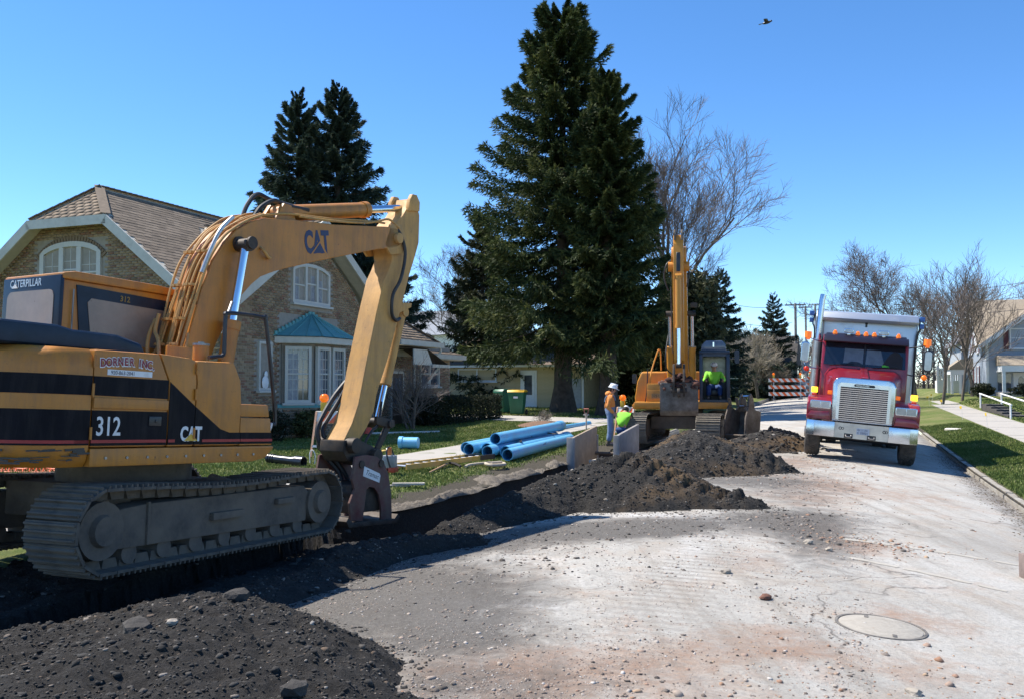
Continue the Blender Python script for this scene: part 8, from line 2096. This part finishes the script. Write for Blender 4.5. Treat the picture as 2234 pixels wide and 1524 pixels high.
cn = root('traffic_cone', STREET @ Matrix.Translation((24.6, 14.05, Hf(24.6, 14.05))), 'red orange traffic cone near the bay window behind the arm linkage', 'traffic cone')
b = MB(); b.lathe([(.16, .03), (.05, .9), (.035, 1.05), (.02, 1.07)], 18); b.build('cone', mat('red_cone', (.7, .06, .03), .5), cn)
b = MB(); b.box(-.19, .19, -.19, .19, 0, .035); b.build('base', M_BLK, cn, bevel=.01)
M_BIN = mat('green_bin', (.012, .11, .055), .45, var=.12); M_BINY = mat('yellow_lid', (.72, .42, .02), .45)
def bin_(label, s, t, a, lid, big):
    r0 = root('wheeled_bin', STREET @ Matrix.Translation((s, t, Hf(s, t) + .01)) @ Matrix.Rotation(R(a), 4, 'Z'), label, 'wheeled bin', 'wheeled bins by the drive')
    w = .36 if big else .3; h = 1.05 if big else 1.04
    b = MB(); n = 4; lo = [(-.26, -w * .78), (.26, -w * .78), (.26, w * .78), (-.26, w * .78)]; hi = [(-.4, -w), (.38, -w), (.38, w), (-.4, w)]
    b.add([(x, y, .06) for x, y in lo] + [(x, y, h) for x, y in hi], [(3, 2, 1, 0), (4, 5, 6, 7)] + [(i, (i + 1) % 4, 4 + (i + 1) % 4, 4 + i) for i in range(4)])
    b.build('tub', M_BIN, r0, bevel=.04, seg=3)
    b = MB(); b.box(-.43, .42, -w - .03, w + .03, h - .08, h - .01); b.build('rim', M_BIN, r0, bevel=.015)
    b = MB(); b.prism([(-.44, h), (.46, h), (.44, h + .05), (.1, h + .11), (-.35, h + .1)], 'xz', -w - .04, w + .04); b.build('lid', lid, r0, bevel=.025)
    for y in (-w, w):
        b = MB(); b.tube([(.3, y - .04, .13), (.3, y + .04, .13)], .13, 16); b.build('wheel', M_BLK, r0)
    b = MB(); b.tube([(.44, -w * .7, h - .02), (.5, -w * .6, h), (.5, w * .6, h), (.44, w * .7, h - .02)], .018, 6); b.build('handle', M_BLK, r0)
    b = MB(); b.box(-.415, -.40, -.1, .1, h - .28, h - .19); b.build('label_plate', M_WHT, r0, smooth=0, M=Matrix.Rotation(R(0), 4, 'Y'))
bin_('green wheeled bin with green lid, the left of two', 39.6, 15.2, -25, M_BIN, False)
bin_('green wheeled bin with yellow lid, the right of two', 38.3, 14.05, 8, M_BINY, True)
# far barricades
def type3(label, M, w, lights, rails=3):
    r0 = root('road_barricade', M, label, 'barricade')
    for i in range(rails): striped(r0, 'board', -w / 2, w / 2, .35 + i * .53, .62 + i * .53, -.04, 6, -1)
    for x in (-w * .36, w * .36):
        b = MB(); b.box(x - .035, x + .035, -.02, .05, 0, 1.75); b.build('upright', M_STRUT, r0, smooth=0)
        b = MB(); b.box(x - .04, x + .04, -.7, .7, 0, .07); b.build('foot', M_STRUT, r0, smooth=0)
        b = MB(); b.cbox((x, -.35, .1), (.35, .25, .12)); b.build('sandbag', M_BLK, r0, bevel=.04)
    if lights:
        for x in (-w * .36, w * .36): warning_light(r0, x, 0, 1.72)
    return r0
TOC = lambda s, t, a=0: STREET @ Matrix.Translation((s, t, Hf(s, t))) @ Matrix.Rotation(R(-90 + a), 4, 'Z')
type3('three board orange and white road barricade across the street', TOC(71.5, 4.1, 2), 2.75, True)
b2 = type3('second striped road barricade carrying the road closed sign', TOC(77.5, 1.75, -2), 2.4, True)
b = MB(); b.box(-.62, .62, -.10, -.07, 1.15, 1.95); sg_ = b.build('sign', M_BWHITE, b2, smooth=0)
text('sign_letter', 'ROAD', .3, basis((0, -.102, 1.6), (1, 0, 0), (0, 0, 1)), M_BLK, sg_, .001, off=.012, align='CENTER')
text('sign_letter', 'CLOSED', .3, basis((0, -.102, 1.24), (1, 0, 0), (0, 0, 1)), M_BLK, sg_, .001, off=.012, align='CENTER', sx=.82)
folding('small folding barricade left of the truck beside the closed sign', TOC(72.5, 1.7, 10))
wf = root('timber_gantry', TOC(80.5, 1.4), 'pale timber gantry standing behind the closed sign', 'timber gantry')
M_TIMB = mat('pale_timber', (.56, .46, .32), .85)
for x in (-1.5, .8): b = MB(); b.box(x - .06, x + .06, -.06, .06, 0, 2.45); b.build('post', M_TIMB, wf, smooth=0)
b = MB(); b.beam((-1.9, -.1, 2.55), (1.8, -.1, 2.4), .08, .14); b.build('beam', M_TIMB, wf, smooth=0)
sgn = root('street_sign', TOC(84, 3.2), 'grey blank back of a street sign beside the utility pole', 'road sign')
b = MB(); b.box(-.32, .32, -.02, 0, 2.0, 3.2); b.build('plate', mat('sign_back', (.42, .45, .52), .5, .4), sgn, smooth=0)
b = MB(); b.tube([(0, .03, 0), (0, .03, 3.0)], .04, 8); b.build('post', M_STRUT, sgn)
# utility poles and wires
M_POLE = mat('grey_pole', (.30, .27, .24), .9, var=.2, vs=6)
def pole(label, s, t, h, r=.14, arm=0.0, lean=0.0):
    p = root('utility_pole', STREET @ Matrix.Translation((s, t, Hf(s, t))) @ Matrix.Rotation(R(lean), 4, 'X'), label, 'utility pole')
    b = MB(); b.tube([(0, 0, -.2), (0, 0, h)], [r, r * .68], 12); b.build('shaft', M_POLE, p)
    if arm:
        b = MB(); b.box(-.05, .05, -arm, arm, h - .2, h - .08); b.build('cross_arm', M_POLE, p, smooth=0)
        for y in (-arm * .85, -arm * .4, arm * .4, arm * .85):
            b = MB(); b.tube([(0, y, h - .08), (0, y, h + .06)], .04, 8); b.build('insulator', M_STRUT, p)
    return p
pole('plain grey utility pole rising behind the blue cab', 78, 10.3, 10.2, .12, 0, 1.0)
pole('grey utility pole with cross arm behind the road barricade', 83.5, 4.0, 8.3, .16, .9)
pole('utility pole just left of the truck exhaust stack', 96, 3.6, 8.9, .15, .7)
pole('distant utility pole half hidden by the truck stack', 108, 3.0, 10, .15, .7)
def wire(label, a, b_, sag, r=.018):
    a, b_ = Vector(a), Vector(b_); n = 14
    P = [a.lerp(b_, i / n) - Vector((0, 0, sag * 4 * (i / n) * (1 - i / n))) for i in range(n + 1)]
    b = MB(); b.tube(P, r, 4); tag(b.build('overhead_wire', M_BLK, smooth=0), label, 'overhead wire', 'overhead wires')
z1 = Hf(83, 4) + 8.2
wire('overhead wire from cross arm pole to the left spruce', S(83.5, 4.8, z1), S(78, 10.3, 9.0), .5)
wire('lower overhead wire from cross arm pole to the plain pole', S(83.5, 4.3, z1 - 1.6), S(78, 10.3, 7.6), .6)
wire('long overhead wire running right from the cross arm pole', S(83.5, 3.2, z1), S(66, -22, 10.3), .8)
wire('upper wire crossing in front of the grey house roof', S(96, 3.0, 9.2), S(63, -20, 8.6), .9)
wire('lower wire crossing in front of the grey house roof', S(96, 3.0, 8.6), S(63, -20, 7.5), .9)
wire('overhead wire along the street between the far poles', S(83.5, 3.4, z1), S(108, 2.6, 10.2), .6)
wire('thin wire behind the brick house chimney side, upper of two', S(70, 34, 9.4), S(66, 18, 9.2), .3, .012)
wire('thin wire behind the brick house chimney side, lower of two', S(70, 34, 8.5), S(66, 18, 8.4), .3, .012)
# right verge: flags, valve lid, steps with rails, hydrant, block, box
M_FLAG = mat('yellow_flag', (.75, .50, .04), .7)
for i, (s, t) in enumerate(((35.5, -4.75), (42.5, -4.75), (52, -4.9), (60, -4.9), (27.8, -5.1), (66, -5.6))):
    f = root('marker_flag', STREET @ Matrix.Translation((s, t, Hf(s, t))) @ Matrix.Rotation(R(20 * i), 4, 'Z'), ('yellow marker flag nearest the pavement edge, second from right', 'yellow marker flag at the pavement edge right of the stone slab', 'dark leaning marker flag further along the pavement edge', 'yellow marker flag where pavement meets the side road', 'yellow marker flag in front of the pavement at the right', 'yellow marker flag on the lawn beyond the side road')[i], 'marker flag', 'yellow marker flags along the pavement')
    b = MB(); b.tube([(0, 0, 0), (.03, .01, .6)], .005, 5); b.build('wire', M_WHT, f)
    b = MB(); P = [(.03, .01, .6), (.16, .05, .57), (.15, .03, .47), (.03, .01, .47)]; b.add(P + [(x + .003, y + .004, z) for x, y, z in P], [(0, 1, 2, 3), (7, 6, 5, 4), (0, 4, 5, 1), (1, 5, 6, 2), (2, 6, 7, 3)]); b.build('flag', M_FLAG, f, smooth=0)
o = MB().lathe([(.3, 0), (.31, .07), (.27, .1), (.05, .11)], 16).build('valve_lid', mat('pale_concrete_lid', (.55, .52, .46), .9)); tag(o, 'pale round concrete lid set in the lawn beside the kerb', 'lid'); o.matrix_world = STREET @ Matrix.Translation((36.2, -3.75, Hf(36, -3.7) - .02))
st_ = root('garden_steps', STREET @ Matrix.Translation((0, 0, 0)), 'low dark steps with two white sloping handrails by the pavement', 'steps')
a0 = Vector(S(47.5, -8.9)); 
M_STEP = mat('dark_step', (.06, .055, .05), .95, var=.2)
for i in range(5):
    z = .2 + i * .085
    b = MB(); b.box(44.6 + i * 1.6, 46.3 + i * 1.6, -7.6, -6.8, z - .3, z + .085); b.build('step', M_STEP, st_, smooth=0, bevel=.01)
for t in (-6.72, -7.7):
    zb_, zt_ = .17, .56
    for s, z in ((43.4, zb_), (52.4, zt_)):
        b = MB(); b.tube([(s, t, z - .15), (s, t, z + .6)], .04, 8); b.build('rail_post', M_WHITE, st_)
    b = MB(); b.tube([(43.2, t, zb_ + .6), (52.6, t, zt_ + .6)], .04, 8); b.build('handrail', M_WHITE, st_)
hy = root('hydrant', Matrix.Translation((13.95, 23.6, Hf(*to_st(13.95, 23.6)))), 'yellow hydrant at the right picture edge on the lawn', 'hydrant')
b = MB(); b.lathe([(.16, 0), (.16, .05), (.11, .06), (.11, .42), (.15, .44), (.15, .5), (.12, .56), (.05, .62), (.04, .68)], 16); b.build('barrel', mat('hydrant_yellow', (.66, .46, .08), .5), hy)
b = MB(); b.tube([(-.2, 0, .36), (.2, 0, .36)], .06, 12); b.tube([(0, -.2, .34), (0, 0, .34)], .075, 12); b.build('outlet', mat('hydrant_cap', (.6, .42, .1), .5), hy)
b = MB(); b.tube(bez([(-.2, 0, .3), (-.22, -.05, .1), (-.1, -.15, -.02), (.2, -.2, -.02)], 6), .012, 6); b.build('chain', M_BLK, hy)
o = MB().cbox((0, 0, .13), (.4, .16, .26)).build('timber_block', mat('worn_timber', (.22, .17, .15), .9, var=.3, vs=8), bevel=.01); tag(o, 'weathered timber block at the right picture edge on the road', 'timber block'); o.matrix_world = Matrix.Translation((5.2, 8.75, Hf(*to_st(5.2, 8.75))))
o = MB().cbox((0, 0, .08), (.5, .3, .16)).build('dark_box', M_BLK, bevel=.01); tag(o, 'flat dark metal box on the grass behind the kerb at the right', 'box'); o.matrix_world = Matrix.Translation((7.92, 13.2, Hf(*to_st(7.75, 13.2)) + .0))
# orange safety mesh lying behind the near machine
om = MB()
pts = [(11.9 + i * .05, 14.5 - i * .11) for i in range(15)]
def oz(i, k): return Hf(pts[i][0], pts[i][1]) + .02 + .07 * k * (1 + .3 * math.sin(i * 1.3))
for k in range(7):
    om.tube([S(pts[i][0] + .06 * k, pts[i][1] + .05 * k, oz(i, k % 4)) for i in range(15)], .012, 4)
for i in range(15):
    om.tube([S(pts[i][0] + .06 * k, pts[i][1] + .05 * k, oz(i, k % 4)) for k in range(7)], .014, 4)
tag(om.build('safety_mesh', mat('orange_plastic', (.85, .16, .05), .5), smooth=0), 'orange plastic safety mesh crumpled on the grass behind the near tracks', 'safety mesh')
mm_ = mat('bark_mulch', (.17, .10, .065), .95, var=.4, vs=20, bmp=.03, bs=30)
gx, gy = np.meshgrid(np.linspace(-1.5, 1.5, 40), np.linspace(-1.0, 1.0, 28), indexing='ij')
hh = .2 * np.clip(1 - (gx / 1.5) ** 2 - (gy / 1.0) ** 2, 0, 1) + .03 * fbm(gx * 4, gy * 4, 3) - .02
I = (np.arange(39)[:, None] * 28 + np.arange(27)[None]).ravel()
o = link('mulch_bed', npmesh('mulch_bed', np.stack([gx, gy, hh], -1).reshape(-1, 3), np.stack([I, I + 28, I + 29, I + 1], -1), mm_, smooth=True)); tag(o, 'brown mulch mound with dry twigs beyond the blue pipes', 'mulch bed'); o.matrix_world = STREET @ Matrix.Translation((31.7, 10.6, Hf(31.7, 10.6)))
# bird
bd = root('bird', Matrix.Translation((20.4, 70, 30.5)), 'black bird gliding alone in the blue sky', 'bird')
b = MB(); b.ball((0, 0, 0), (.34, .12, .11), 12, 8); b.ball((.34, 0, .04), (.1, .08, .08), 8, 6); b.prism([(-.3, -.06), (-.62, -.12), (-.62, .12), (-.3, .06)], 'xy', -.01, .02); b.build('body', M_BLK, bd)
for sg in (-1, 1):
    b = MB(); P = [(.16, .08 * sg, .05), (.14, .45 * sg, .2), (-.02, .85 * sg, .16), (-.12, .82 * sg, .14), (-.16, .4 * sg, .17), (-.14, .08 * sg, .04)]
    b.add(P + [(x, y, z - .025) for x, y, z in P], [tuple(range(6)), tuple(range(11, 5, -1))] + [(i, (i + 1) % 6, 6 + (i + 1) % 6, 6 + i) for i in range(6)]); b.build('wing', M_BLK, bd, smooth=0)
bd.rotation_euler = (R(10), R(-6), R(-25))
